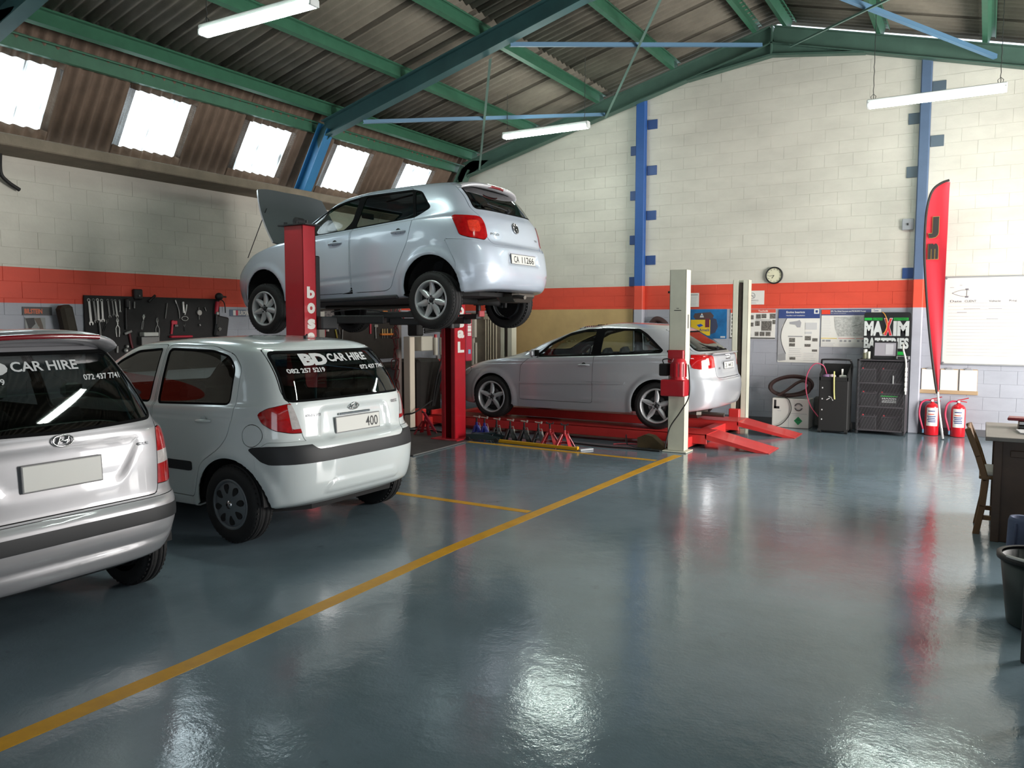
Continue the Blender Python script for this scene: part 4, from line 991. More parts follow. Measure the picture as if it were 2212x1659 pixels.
# ---------------------------------------------------------------- silver hatchback on the two-post lift
def car_lifted():
    rows = ring_rows([
        (-3.10, .48, .74, [(-3.1, .22), (0, .22), (.50, .27)], 3.5, 4), (-3.20, .60, .80, [(-3.2, .22), (-2, .23), (0, .23), (.3, .25), (.62, .285)], 3.5, 4),
        (-3.27, .655, .828, [(-3.3, .38), (0, .36), (.67, .37)], 3.6, 4.0), (-3.29, .668, .838, [(-3.3, .50), (0, .50), (.67, .47)], 3.6, 4.0), (-3.27, .655, .839, [(-3.3, .60), (0, .64), (.3, .63), (.66, .60)], 3.6, 4.0),
        (-3.20, .628, .836, [(-3.2, .68), (-2.4, .76), (0, .79), (.62, .715)], 3.6, 4.2), (-3.14, .585, .830, [(-3.1, .73), (-2.4, .83), (0, .86), (.6, .765)], 3.6, 4.6), (-3.05, .560, .820, [(-3.1, .78), (-2.4, .88), (-1.5, .92), (0, .95), (.57, .90)], 3.8, 4.6),
        (-2.85, .525, .800, [(-2.9, .84), (-2.2, .935), (-1.6, .955), (-1, .985), (0, 1.03), (.53, 1.02)], 3.8, 4.6), (-2.35, .475, .775, [(-2.3, .96), (-1.8, .97), (-1, 1.005), (0, 1.05), (.48, 1.10)], 4, 4.6),
        (-1.95, .36, .722, [(-1.9, 1.15), (-.8, 1.20), (.37, 1.27)], 4, 4.6), (-1.50, .25, .655, [(-1.45, 1.335), (-.9, 1.38), (-.2, 1.385), (.25, 1.385)], 4, 4.6), (-1.36, .20, .60, [(-1.3, 1.385), (-.8, 1.425), (.2, 1.42)], 4, 4.4),
        (-1.28, .16, .48, [(-1.3, 1.41), (-.7, 1.45), (.17, 1.438)], 3.6, 4), (-1.24, .14, .24, [(-1.2, 1.422), (-.7, 1.462), (.15, 1.447)], 3, 3), (-1.22, .13, .0, [(-1.2, 1.425), (-.7, 1.465), (.14, 1.45)], 3, 3)])
    b = Body(rows, -1.2, NU=230, flares=((0, .305, .345, .016, .09), (-2.47, .305, .345, .016, .09)),
             creases=(('R', roundpoly([(-.33, .535), (.33, .535), (.30, .665), (-.30, .665)], .03), .020, .015), ('S', roundpoly([(-2.05, .40), (-.50, .46), (-.50, .50), (-2.05, .44)], .01), .012, .03), ('W', roundpoly([(-.1, .425), (1.2, .415), (1.2, .43), (-.1, .44)], .004), .020, .014)))
    b.XR_ = .668; b.hoodz = .75
    car = empty('hatchback_car', (-4.97, 7.55, 1.66), 0, label='silver five-door hatchback raised high on the red two-post lift, hood open', cat='car'); car.rotation_euler = (0, math.radians(-1.65), 0)
    for cx in (0, -2.47): b.cut('void', 'S', None, circle=(cx, .305, .345), gap=0)
    b.cut('void', 'S', [(-.36, 0), (.36, 0), (.36, .26), (-.36, .26)], gap=0); b.cut('void', 'S', [(-2.83, 0), (-2.11, 0), (-2.11, .26), (-2.83, .26)], gap=0)
    dlo = roundpoly([(-2.0, .955), (-1.75, .975), (-1.04, 1.01), (-.22, 1.055), (-.02, 1.145), (-.17, 1.335), (-.30, 1.372), (-.97, 1.378), (-1.25, 1.345), (-1.52, 1.28), (-1.80, 1.12)], .04)
    w1 = roundpoly([(-1.93, .972), (-1.75, .985), (-1.18, 1.015), (-1.10, 1.10), (-1.04, 1.358), (-1.25, 1.325), (-1.50, 1.262), (-1.76, 1.11)], .03); w2 = roundpoly([(-1.05, 1.025), (-.24, 1.068), (-.30, 1.352), (-.95, 1.36), (-1.0, 1.16)], .03); w3 = roundpoly([(-.205, 1.072), (-.05, 1.145), (-.185, 1.318), (-.262, 1.345)], .025)
    b.cut('dt', 'S', dlo, gap=0)
    for n, pl in (('w1', w1), ('w2', w2), ('w3', w3)): b.cut(n, 'S', pl, gap=0, frm=('dt',))
    wind = roundpoly([(-.66, 1.0), (.66, 1.0), (.54, 1.37), (-.54, 1.37)], .06); rg = roundpoly([(-.585, 1.105), (.585, 1.105), (.53, 1.395), (-.53, 1.395)], .05)
    for n, cs, pl in (('ws', 'F', wind), ('rg', 'R', rg)): b.cut(n + 't', cs, pl, gap=0); b.cut(n, cs, pl, lvl=.016, gap=0, frm=(n + 't',))
    b.cut('tailgate', 'R', roundpoly([(-.50, .735), (.50, .735), (.56, .80), (.56, .95), (.60, 1.06), (.615, 1.12), (.56, 1.42), (-.56, 1.42), (-.615, 1.12), (-.60, 1.06), (-.56, .95), (-.56, .80)], .03))
    b.cut('tail_lamp', 'W', roundpoly([(.685, .80), (.73, .775), (.98, .80), (1.10, .83), (1.19, 1.03), (1.15, 1.045), (.80, 1.03), (.70, .99), (.66, .86)], .03), gap=.006)
    b.cut('lamp_in', 'W', roundpoly([(.78, .86), (.95, .86), (.98, .98), (.80, .98)], .04), gap=0, frm=('tail_lamp',)); b.cut('headlamp', 'S', roundpoly([(-3.25, .60), (-3.12, .59), (-2.95, .70), (-3.0, .76), (-3.2, .72)], .03), gap=.004)
    b.cut('bumper', 'W', roundpoly([(-.1, .1), (1.17, .1), (1.17, .55), (1.30, .80), (.70, .765), (.60, .715), (-.1, .715)], .02), gap=.004)
    rd = roundpoly([(-1.08, .30), (-1.08, 1.0), (-1.01, 1.40), (-.30, 1.395), (-.22, 1.06), (-.28, .80), (-.42, .55), (-.52, .33), (-.60, .30)], .05); fd = roundpoly([(-1.09, .30), (-1.09, 1.0), (-1.02, 1.40), (-1.3, 1.37), (-1.56, 1.30), (-2.04, .96), (-2.04, .42), (-1.98, .30)], .05)
    b.cut('rear_door', 'S', rd); b.cut('front_door', 'S', fd); b.cut('hood_hole', 'T', roundpoly([(-3.0, -.62), (-2.16, -.70), (-2.16, .70), (-3.0, .62)], .12), gap=0)
    P = lambda k, n, m, lift=0.0, **kw: b.piece(k, n, m, car, lift, **kw)
    P('body', 'body_shell', paint_silver); P('tailgate', 'tailgate', paint_silver); P('bumper', 'bumper', paint_silver, .004)
    for sg in (-1, 1):
        s = (lambda Q, sg=sg: Q[:, 1] * sg > 0)
        for k in ('rear_door', 'front_door'): P(k, k, paint_silver, sel=s)
        P('tail_lamp', 'tail_lamp', redlens, .006, sel=s, label='red tail lamp'); P('lamp_in', 'lamp_reflector', redlamp2, .007, sel=s); P('headlamp', 'headlamp', clearlens, .003, sel=s); P('dt', 'window_seal', sealblk, -.002, sel=s)
        for k in ('w1', 'w2', 'w3'): P(k, 'side_window', glassm if k == 'w1' else glassd, -.005, thick=0, sel=s)
    P('wst', 'window_seal', sealblk, -.002); P('ws', 'windscreen', glassm, -.006, thick=0); P('rgt', 'window_seal', sealblk, .001); P('rg', 'rear_window', glassd, -.002, thick=0)
    b.liner('inner_liner', innerblk, car, ['void', 'dt', 'w1', 'w2', 'w3', 'ws', 'rg', 'hood_hole'])
    # tailgate spoiler with brake light
    mb = MB(); n = 26; V = []; sec = 7
    for i in range(n + 1):
        t = -1 + 2 * i / n; y = .56 * t; x0 = .14 - .03 * t * t; x1 = .25 + .09 * (1 - abs(t) ** 4); zt = 1.448 - .022 * t * t - .03 * abs(t) ** 6
        for (x, z) in ((x0, zt - .005), (x0 + .07, zt), (x1 - .03, zt - .012), (x1, zt - .032), (x1 - .01, zt - .052), (x0 + .10, zt - .055), (x0 + .02, zt - .04)): V.append((x, y, z))
    F = [(i * sec + k, i * sec + (k + 1) % sec, (i + 1) * sec + (k + 1) % sec, (i + 1) * sec + k) for i in range(n) for k in range(sec)] + [tuple(range(sec)), tuple(n * sec + k for k in reversed(range(sec)))]
    mb.add(V, [tuple(reversed(f)) for f in F], mat('paint_pale', C(205, 205, 210), .34, metal=.3, coat=1), True); sp = mb.build('tailgate_spoiler', car)
    br = MB(); br.tube([(.338 - .03 * (y / .16) ** 4, y, 1.406) for y in np.linspace(-.15, .15, 9)], .015, mat('brake_lens', C(120, 8, 22), .2, coat=1), 8); br.build('high_brake_light', sp)
    # raised hood panel
    hd = MB(); V = []; nu, nv = 14, 10; A = Vector((-2.47, 0, .975)); up = Vector((-.52, 0, .80)); Lh = .84
    for j in range(nv + 1):
        v = j / nv
        for i in range(nu + 1):
            u = -1 + 2 * i / nu; hw = .66 * (1 - .16 * v * v); L2 = Lh * v * (1 - .10 * abs(u) ** 3 * v)
            p = A + up.normalized() * L2 + Vector((0, hw * u, 0)) + Vector((-.80, 0, -.52)).normalized() * (.07 * (1 - u * u) * (1 - .3 * v) + .10 * v * v * 0 - .08 * v * v); V.append(tuple(p))
    K = len(V); V2 = [tuple(Vector(v) + Vector((.80, 0, .52)).normalized() * .022) for v in V]; W_ = nu + 1
    F = [(j * W_ + i, j * W_ + i + 1, (j + 1) * W_ + i + 1, (j + 1) * W_ + i) for j in range(nv) for i in range(nu)]
    edge = [i for i in range(W_)] + [j * W_ + nu for j in range(1, nv + 1)] + [nv * W_ + i for i in range(nu - 1, -1, -1)] + [j * W_ for j in range(nv - 1, 0, -1)]
    hd.add(V, F, paint_silver, True); hd.add(V2, [tuple(reversed(f)) for f in F], mat('hood_underside', C(84, 90, 94), .6), True)
    hd.add(V + V2, [(edge[(i + 1) % len(edge)], edge[i], K + edge[i], K + edge[(i + 1) % len(edge)]) for i in range(len(edge))], mat('paint_pale', C(205, 205, 210), .34)); h = hd.build('hood', car)
    for u in ():
        rb = MB(); rb.tube([A + up.normalized() * (Lh * v) + Vector((.80, 0, .52)).normalized() * (.03 + .08 * v * v) + Vector((0, .62 * u * (1 - .2 * v), 0)) - Vector((.80, 0, .52)).normalized() * (.07 * (1 - u * u) * (1 - .3 * v)) for v in np.linspace(.08, .9, 6)], .012, mat('hood_underside', C(84, 90, 94), .6), 6); rb.build('hood_rib', h)
    MB().tube([(-2.95, -.62, .83), (-2.66, -.55, 1.42)], .005, mat('black_plastic', C(22), .4), 6).build('hood_prop', car)
    eng = MB(); eng.box((-2.65, .05, .55), (.55, .9, .42), innerblk, .05); eng.box((-2.6, .0, .80), (.35, .5, .06), trimblk, .03); eng.box((-2.45, -.5, .74), (.22, .16, .16), trimblk, .02); eng.build('engine', car)
    underbody(car, -3.05, .40, .70, .235, (0, -2.47), .345); seats(car, -1.45, -.45, .30, .62, ztop=.92)
    d = MB(); d.box((-2.0, 0, .83), (.40, 1.30, .24), seatm, .08); d.build('dashboard', car)
    st = MB(); Rm = rot('Y', -62); st.tube([Vector((-1.74, .36, .93)) + Rm @ Vector((.18 * math.cos(a), .18 * math.sin(a), 0)) for a in np.linspace(0, 2 * PI, 25)[:-1]], .014, trimblk, 6, closed=True); st.cyl((-1.74, .36, .93), (-1.9, .36, .86), .03, trimblk, 8); st.build('steering_wheel', car)
    mt = MB(); mt.box((-1.52, 0, 1.28), (.02, .22, .07), trimblk, .01); mt.build('interior_mirror', car)
    for x, z in ((0, .18), (-2.47, .18)):
        for sg in (-1, 1): make_wheel(car, x, sg * .745, z, .302, .185, .205, sg, 'spoke', alloy, 7)
    ax = MB(); ax.tube([(0, -.62, .16), (-.05, -.5, .19), (-.12, -.3, .20), (-.12, .3, .20), (-.05, .5, .19), (0, .62, .16)], .045, innerblk, 10); ax.build('rear_axle', car)
    ex = MB(); ex.box((.36, .30, .235), (.30, .46, .15), mat('exhaust_steel', C(95, 90, 84), .5, .7), .06); ex.tube(smoothcurve([(-2.3, .05, .20), (-1.2, .08, .17), (-.4, .15, .18), (.25, .28, .22)], 5), .025, mat('exhaust_steel', C(95, 90, 84)), 8); ex.tube([(.40, -.0 + .12, .22), (.55, .05, .215), (.64, .03, .20)], .022, mat('exhaust_steel', C(95, 90, 84)), 8); ex.build('exhaust', car)
    for sg in (-1, 1):
        sp_ = MB(); sp_.tube([(-.10 + .055 * math.cos(a * 1.0), sg * .5 + .055 * math.sin(a), .22 + a * .008) for a in np.linspace(0, 8 * PI, 60)], .007, innerblk, 5); sp_.cyl((.06, sg * .56, .12), (.10, sg * .56, .50), .022, innerblk, 8); sp_.build('suspension_strut', car)
        sl = MB(); sl.box((-1.22, sg * .80, .235), (1.55, .05, .05), mat('sill_dark', C(52, 54, 58), .5), .015); sl.build('sill', car)
    handle(b, car, -.40, .915, paint_silver, w=.19); handle(b, car, -1.30, .86, paint_silver, w=.19); handle(b, car, -.40, .915, paint_silver, 1); mirror(car, -1.9, -.78, .97, paint_silver); mirror(car, -1.9, .78, .97, paint_silver, 1)
    oval_badge(b, car, 0, .945, .055, .055, 'VW'); rtext(b, car, 'POLO', -.50, -.36, .835, .86, badgem, .03, 'badge_lettering', .004); rtext(b, car, 'TDI', .40, .47, .835, .855, badgem, .03, 'badge_lettering', .004)
    plate(b, car, 0, .60, .52, .112, [('CA', .10, .30), ('11266', .42, .92)], tilt=4)
    wiper(b, car, [(.0, 1.13), (-.15, 1.15), (-.38, 1.17)])
    b.on
    return car, b

# ---------------------------------------------------------------- silver three-door hatchback on the four-post lift
def car_three_door():
    rows = ring_rows([
        (-3.20, .62, .78, [(-3.1, .20), (0, .20), (.62, .28)], 3.5, 3.6), (-3.33, .735, .845, [(-3.3, .19), (-2, .19), (0, .20), (.3, .24), (.75, .31)], 3.5, 3.6),
        (-3.42, .78, .872, [(-3.4, .36), (0, .38), (.79, .42)], 3.4, 3.6), (-3.43, .79, .880, [(-3.4, .48), (0, .52), (.79, .545)], 3.4, 3.7), (-3.40, .775, .879, [(-3.4, .60), (0, .66), (.78, .64)], 3.4, 3.8),
        (-3.33, .735, .874, [(-3.3, .68), (-2.5, .76), (0, .80), (.74, .70)], 3.4, 4.0), (-3.24, .71, .864, [(-3.2, .73), (-2.5, .82), (0, .88), (.72, .84)], 3.5, 4.2), (-3.08, .69, .842, [(-3.1, .78), (-2.5, .87), (-1.8, .905), (-1, .94), (0, .98), (.70, .965)], 3.6, 4.2),
        (-2.35, .60, .805, [(-2.3, .945), (-1.8, .935), (-1, .965), (0, 1.01), (.60, 1.02)], 3.8, 4.2), (-1.85, .40, .742, [(-1.8, 1.13), (-.8, 1.17), (.41, 1.17)], 4, 4.2),
        (-1.42, .18, .665, [(-1.4, 1.27), (-.9, 1.335), (-.3, 1.335), (.2, 1.29)], 4, 4.2), (-1.22, .10, .60, [(-1.2, 1.325), (-.8, 1.375), (.12, 1.34)], 4, 4.2),
        (-1.12, .04, .48, [(-1.1, 1.355), (-.7, 1.402), (.06, 1.368)], 3.6, 3.8), (-1.08, .01, .24, [(-1.1, 1.37), (-.7, 1.417), (.02, 1.385)], 3, 3), (-1.06, .0, .0, [(-1.1, 1.372), (-.7, 1.42), (.0, 1.39)], 3, 3)])
    b = Body(rows, -1.25, NU=230, flares=((0, .315, .352, .014, .09), (-2.578, .315, .352, .014, .09)),
             creases=(('S', roundpoly([(-2.75, .80), (.2, .905), (.2, .925), (-2.75, .82)], .008), .006, .014), ('S', roundpoly([(-2.15, .30), (-.45, .355), (-.45, .375), (-2.15, .32)], .006), -.016, .022), ('R', roundpoly([(-.32, .78), (.32, .78), (.30, .90), (-.30, .90)], .03), .014, .02)))
    b.XR_ = .79; b.hoodz = .75
    car = empty('hatchback_car', (-3.72, 10.87, .189), 0, label='silver three-door hatchback parked on the red four-post lift', cat='car')
    for cx in (0, -2.578): b.cut('void', 'S', None, circle=(cx, .315, .352), gap=0)
    for cx in (0, -2.578): b.cut('void', 'S', [(cx - .37, 0), (cx + .37, 0), (cx + .37, .22), (cx - .37, .22)], gap=0)
    dlo = roundpoly([(-1.90, .915), (-1.64, 1.12), (-1.36, 1.265), (-1.10, 1.325), (-.85, 1.338), (-.32, 1.335), (-.20, 1.27), (.06, 1.05), (.03, 1.01), (-.9, .955)], .035)
    w1 = roundpoly([(-1.82, .935), (-1.62, 1.10), (-1.35, 1.235), (-1.08, 1.298), (-.945, 1.31), (-.985, .97)], .025); w2 = roundpoly([(-.845, .985), (-.82, 1.31), (-.33, 1.31), (-.225, 1.245), (.02, 1.045), (.0, 1.03)], .03)
    b.cut('dt', 'S', dlo, gap=0); b.cut('w1', 'S', w1, gap=0, frm=('dt',)); b.cut('w2', 'S', w2, gap=0, frm=('dt',))
    wind = roundpoly([(-.70, .98), (.70, .98), (.54, 1.30), (-.54, 1.30)], .06); rg = roundpoly([(-.66, 1.035), (.66, 1.035), (.56, 1.30), (-.56, 1.30)], .05)
    for n, cs, pl in (('ws', 'F', wind), ('rg', 'R', rg)): b.cut(n + 't', cs, pl, gap=0); b.cut(n, cs, pl, lvl=.016, gap=0, frm=(n + 't',))
    b.cut('tail_lamp', 'W', roundpoly([(.64, .825), (.95, .80), (1.13, .815), (1.17, .90), (1.13, 1.0), (.80, 1.005), (.67, .985)], .03), gap=.005)
    b.cut('lamp_clear', 'W', roundpoly([(.78, .86), (.84, .86), (.86, .95), (.80, .95)], .01), gap=0, frm=('tail_lamp',))
    b.cut('tailgate', 'R', roundpoly([(-.50, .685), (.50, .685), (.53, .75), (.54, .99), (.69, 1.03), (.58, 1.33), (-.58, 1.33), (-.69, 1.03), (-.54, .99), (-.53, .75)], .03))
    b.cut('bumper', 'W', roundpoly([(-.1, .1), (1.28, .1), (1.27, .60), (1.25, .83), (.65, .83), (.60, .665), (-.1, .665)], .02), gap=.004)
    b.cut('front_door', 'S', roundpoly([(-.93, .30), (-.92, .95), (-.87, 1.36), (-1.15, 1.35), (-1.40, 1.285), (-1.95, .91), (-2.08, .80), (-2.10, .30)], .04))
    b.cut('mould', 'S', roundpoly([(-2.09, .535), (-.45, .585), (-.45, .612), (-2.09, .562)], .008), gap=0, frm=('body', 'front_door'))
    b.cut('headlamp', 'S', roundpoly([(-3.4, .60), (-3.28, .56), (-3.05, .63), (-2.98, .72), (-3.10, .735), (-3.4, .70)], .03), gap=.004)
    b.cut('hood', 'T', roundpoly([(-3.1, -.62), (-2.1, -.72), (-2.1, .72), (-3.1, .62)], .12), gap=.005)
    P = lambda k, n, m, lift=0.0, **kw: b.piece(k, n, m, car, lift, **kw)
    ps = mat('paint_silver_grey', C(184, 187, 192), .33, metal=.3, coat=1.0)
    P('body', 'body_shell', ps); P('tailgate', 'tailgate', ps); P('bumper', 'bumper', ps, .004); P('hood', 'hood', ps)
    for sg in (-1, 1):
        s = (lambda Q, sg=sg: Q[:, 1] * sg > 0)
        P('mould', 'rub_strip', ps, .014, sel=s); P('front_door', 'front_door', ps, sel=s); P('tail_lamp', 'tail_lamp', redlens, .005, sel=s, label='red tail lamp'); P('lamp_clear', 'reversing_lamp', clearlens, .005, sel=s); P('dt', 'window_seal', sealblk, -.002, sel=s); P('headlamp', 'headlamp', clearlens, .003, sel=s)
        for k in ('w1', 'w2'): P(k, 'side_window', glassm, -.005, thick=0, sel=s)
    P('wst', 'window_seal', sealblk, -.002); P('ws', 'windscreen', glassm, -.006, thick=0); P('rgt', 'window_seal', sealblk, .001); P('rg', 'rear_window', glassm, -.002, thick=0)
    b.liner('inner_liner', innerblk, car, ['void', 'dt', 'w1', 'w2', 'ws', 'rg'])
    underbody(car, -3.2, .50, .74, .225, (0, -2.578), .352); seats(car, -1.35, -.35, .22, .66, ztop=.90)
    d = MB(); d.box((-1.95, 0, .80), (.42, 1.4, .22), seatm, .08); d.build('dashboard', car)
    st = MB(); Rm = rot('Y', -62); st.tube([Vector((-1.66, .38, .90)) + Rm @ Vector((.18 * math.cos(a), .18 * math.sin(a), 0)) for a in np.linspace(0, 2 * PI, 25)[:-1]], .015, trimblk, 6, closed=True); st.cyl((-1.66, .38, .90), (-1.85, .38, .82), .03, trimblk, 8); st.build('steering_wheel', car)
    for x in (0, -2.578):
        for sg in (-1, 1): make_wheel(car, x, sg * .765, .313, .315, .225, .232, sg, 'thick', alloy, 5)
    handle(b, car, -1.06, .825, ps, w=.17); mirror(car, -1.80, -.86, .93, ps); mirror(car, -1.80, .86, .93, ps, 1)
    lp = MB(); n = 20; V = []
    for i in range(n + 1):
        t = -1 + 2 * i / n; y = .60 * t; xx = .70 + .035 * (1 - t ** 4); 
        for (x, z) in ((xx - .09, 1.02), (xx - .02, 1.022), (xx + .012, 1.015), (xx, 1.0), (xx - .08, 1.0)): V.append((x - .04 * t * t, y, z - .006 * t * t))
    F = [(i * 5 + k, i * 5 + (k + 1) % 5, (i + 1) * 5 + (k + 1) % 5, (i + 1) * 5 + k) for i in range(n) for k in range(5)] + [tuple(range(5)), tuple(n * 5 + k for k in reversed(range(5)))]
    lp.add(V, [tuple(reversed(f)) for f in F], ps, True); lp.build('tailgate_lip', car)
    wiper(b, car, [(0, 1.06), (-.2, 1.075), (-.42, 1.10)])
    plate(b, car, .03, .84, .46, .10, [('CA', .08, .26), ('4413', .40, .88)], tilt=4)
    rg_ = MB()
    for k in range(4): rg_.tube([b.rear(-.075 + .05 * k + .03 * math.cos(a), .955 + .03 * math.sin(a), .008) for a in np.linspace(0, 2 * PI, 17)[:-1]], .004, chrome, 5, closed=True)
    rg_.build('badge', car)
    rtext(b, car, 'A3', -.44, -.38, .80, .825, badgem, .03, 'badge_lettering', .004)
    ex = MB(); ex.tube([(.45, -.45, .20), (.70, -.47, .20), (.80, -.47, .20)], .03, mat('exhaust_steel', C(95, 90, 84)), 10); ex.box((.35, -.35, .21), (.3, .4, .14), mat('exhaust_steel', C(95, 90, 84)), .05); ex.build('exhaust', car)
    return car, b
CARS = {}
for nm, fn in (('white', car_white), ('tall', car_tall), ('lifted', car_lifted), ('three', car_three_door)): CARS[nm] = fn()
# ================================================================ LIFTS AND FLOOR GEAR
liftred = mat('lift_red', C(176, 22, 36), .38, var=.15, vscale=3, coat=.3)
liftcream = mat('lift_cream', C(208, 208, 190), .42, var=.10, vscale=3)
liftdark = mat('lift_dark', C(30, 31, 33), .55, var=.2)
rubber = mat('rubber_black', C(20, 20, 20), .7)
steel = mat('bright_steel', C(176, 176, 174), .32, .85)
white_p = mat('print_white', C(218, 214, 208), .6)
def letter(mb, ch, m, X, yc, z0, w, h):
    text(mb, ch, m, lambda a, b, t: (X + .0025, yc - w / 2 + a, z0 + b), w, h, .05)
def two_post(x0, x1, y0, y1, inward, label, extra):
    """C-section post; the open side faces inward (+1 = +y)"""
    r = empty('lift_post', (0, 0, 0), label=label, cat='lift', group='two-post lift')
    mb = MB(); t = .012; zt = 2.62; xc = (x0 + x1) / 2; back = y0 if inward > 0 else y1
    mb.box((xc, back + inward * t / 2, zt / 2), (x1 - x0, t, zt), liftred, .003)
    for x in (x0 + t / 2, x1 - t / 2): mb.box((x, (y0 + y1) / 2, zt / 2), (t, y1 - y0, zt), liftred, .003)
    yo = y1 if inward > 0 else y0
    for x in (x0 + .03, x1 - .03): mb.box((x, yo - inward * t / 2, zt / 2), (.06, t, zt), liftred, .002)
    mb.build('post', r)
    c = MB(); c.box((xc, (y0 + y1) / 2, zt + .008), (x1 - x0 + .14, y1 - y0 + .05, .016), liftdark, .003)
    for x in (xc - .14, xc + .02, xc + .17): c.cyl((x, y0 + .03, zt + .01), (x, y0 + .03, zt + .045), .018, liftdark, 8)
    c.cyl((xc - .02, y0 + .06, zt + .05), (xc - .02, y1 - .04, zt + .05), .045, liftdark, 14); c.build('top_plate', r)
    MB().box((xc, (y0 + y1) / 2, .012), (x1 - x0 + .22, y1 - y0 + .22, .022), liftred, .004).build('base_plate', r)
    L = MB(); L0 = MB()
    zz = dict(b=(1.86, .125), o=(1.70, .115), s=(1.535, .11), a=(1.39, .11), L=(1.193, .15)); wd = (y1 - y0) * .60
    for ch, (z, h) in zz.items(): 
        l = MB(); letter(l, ch, white_p, x1, (y0 + y1) / 2 + (y1 - y0) * .06, z, wd if ch != 'L' else wd * .95, h); l.build('letter', r, label='white painted letter ' + ch)
    cr = MB(); yc = yo + inward * .03
    cr.box((xc, (y0 + y1) / 2, 1.95), (x1 - x0 - .05, y1 - y0 - .05, .80), liftdark, .01)
    cr.box((xc + .02, yo + inward * .05, 1.93), (.16, .10, .78), liftdark, .012); cr.box((xc, yo + inward * .12, 1.60), (.42, .24, .14), liftdark, .015); cr.build('carriage', r)
    return r, xc, yo
P1, xc1, yo1 = two_post(-6.43, -6.165, 6.10, 6.29, 1, 'near red lift post with white letters, between the white car and the raised car', None)
P2, xc2, yo2 = two_post(-6.385, -6.165, 8.86, 9.13, -1, 'far red lift post with white letters and a red box on its side', None)
def arm(parent, A, B, zt, end):
    mb = MB(); A = Vector(A); B = Vector(B); d = B - A; L = d.length; a = math.atan2(d.y, d.x); R = Matrix.Rotation(a, 3, 'Z'); c = (A + B) / 2
    mb.box(A + d * .30, (L * .62, .11, .09), liftdark, .01, R); mb.box(A + d * .70, (L * .60, .075, .065), liftdark, .008, R)
    mb.cyl(A + Vector((0, 0, -.07)), A + Vector((0, 0, .07)), .05, liftdark, 12); h = zt - B.z
    mb.cyl(B, B + Vector((0, 0, h - .02)), .03, liftdark, 12); mb.cyl(B + Vector((0, 0, h - .02)), B + Vector((0, 0, h)), .06, rubber, 16)
    if end: mb.box(B + R @ Vector((.09, 0, 0)), (.05, .07, .07), liftred, .004, R)
    return mb.build('lift_arm', parent)
arm(P1, (-6.16, 6.55, 1.60), (-5.28, 6.90, 1.73), 1.868, 0); arm(P1, (-6.46, 6.55, 1.60), (-7.12, 6.92, 1.65), 1.815, 0)
arm(P2, (-6.46, 8.62, 1.60), (-7.12, 8.18, 1.65), 1.815, 0)
MB().tube(smoothcurve([(-6.16, 6.5, 1.72), (-5.8, 6.62, 1.75), (-5.5, 6.78, 1.70), (-5.32, 6.86, 1.73)], 6), .007, liftdark, 6).build('safety_cable', P1)
arm(P2, (-6.05, 8.62, 1.60), (-5.25, 8.05, 1.71), 1.83, 1)
bx = MB(); bx.box((-6.25, 9.22, 1.40), (.17, .15, .66), mat('box_red', C(170, 40, 62), .4), .012); bx.build('control_box', P2)
lb = MB(); 
for z, h in ((1.60, .05), (1.545, .035), (1.50, .045), (1.455, .02), (1.43, .02)): lb.box((-6.163, 9.22, z), (.002, .085, h), white_p)
lb.build('warning_label', P2); MB().box((-6.163, 9.22, 1.20), (.002, .06, .06), mat('sticker_blue', C(120, 160, 190), .5)).build('sticker', P2)
mt = MB(); q = [(-5.93, 8.76), (-5.86, 7.54), (-8.3, 7.6), (-8.4, 9.35), (-7.1, 9.42), (-5.98, 9.30)]
mt.prism(q, .0, .010, mat('floor_mat', C(62, 58, 58), .6, var=.5, vscale=9), 'Z'); mt.tube([(-5.93, 8.76, .011), (-5.895, 8.2, .011), (-5.86, 7.54, .011)], .007, steel, 6)
tag(mt.build('rubber_mat'), 'dirty dark rubber mat with metal edge under the two-post lift', 'mat')

# ---- four-post lift with the three-door car
def cpost(x0, x1, y0, y1, z, open_dir, label, name='lift_post'):
    r = empty(name, (0, 0, 0), label=label, cat='lift', group='four-post lift')
    mb = MB(); t = .008; xc = (x0 + x1) / 2; back = y0 if open_dir > 0 else y1; yo = y1 if open_dir > 0 else y0
    mb.box((xc, back + open_dir * t / 2, z / 2 + .01), (x1 - x0, t, z - .02), liftcream, .002)
    for x in (x0 + t / 2, x1 - t / 2): mb.box((x, (y0 + y1) / 2, z / 2 + .01), (t, y1 - y0, z - .02), liftcream, .002)
    for x in (x0 + .04, x1 - .04): mb.box((x, yo - open_dir * t / 2, z / 2 + .01), (.08, t, z - .02), liftcream, .002)
    mb.build('post', r)
    MB().box((xc, (y0 + y1) / 2 - open_dir * .0, z / 2), (.05, (y1 - y0) * .8, z - .08), mat('grease_brown', C(62, 54, 46), .6, var=.4, vscale=12), .004).build('ladder_bar', r)
    b = MB(); b.box((xc, (y0 + y1) / 2, .009), (x1 - x0 + .10, y1 - y0 + .10, .014), liftcream, .003); b.build('base_plate', r)
    return r
N1 = cpost(-3.365, -3.155, 9.47, 9.64, 2.25, 1, 'cream lift post with red motor, beside the rear of the three-door car')
N2 = cpost(-3.34, -3.105, 12.22, 12.40, 2.25, -1, 'cream lift post with open dark channel, farther behind the three-door car')
N3 = cpost(-7.50, -7.27, 12.22, 12.40, 2.25, -1, 'cream lift post left of the wooden board, far front corner')
mo = MB(); mo.box((-3.26, 9.44, 1.19), (.20, .05, .16), liftred, .008); mo.cyl((-3.20, 9.36, .93), (-3.20, 9.36, 1.13), .092, liftred, 24); mo.cyl((-3.20, 9.36, 1.13), (-3.20, 9.36, 1.17), .092, liftred, 24, r2=.07)
mo.cyl((-3.20, 9.36, .90), (-3.20, 9.36, .93), .105, liftred, 24); mm = mo.build('motor', N1)
for i in range(8):
    a = PI * 2 * i / 8; 
fn = MB()
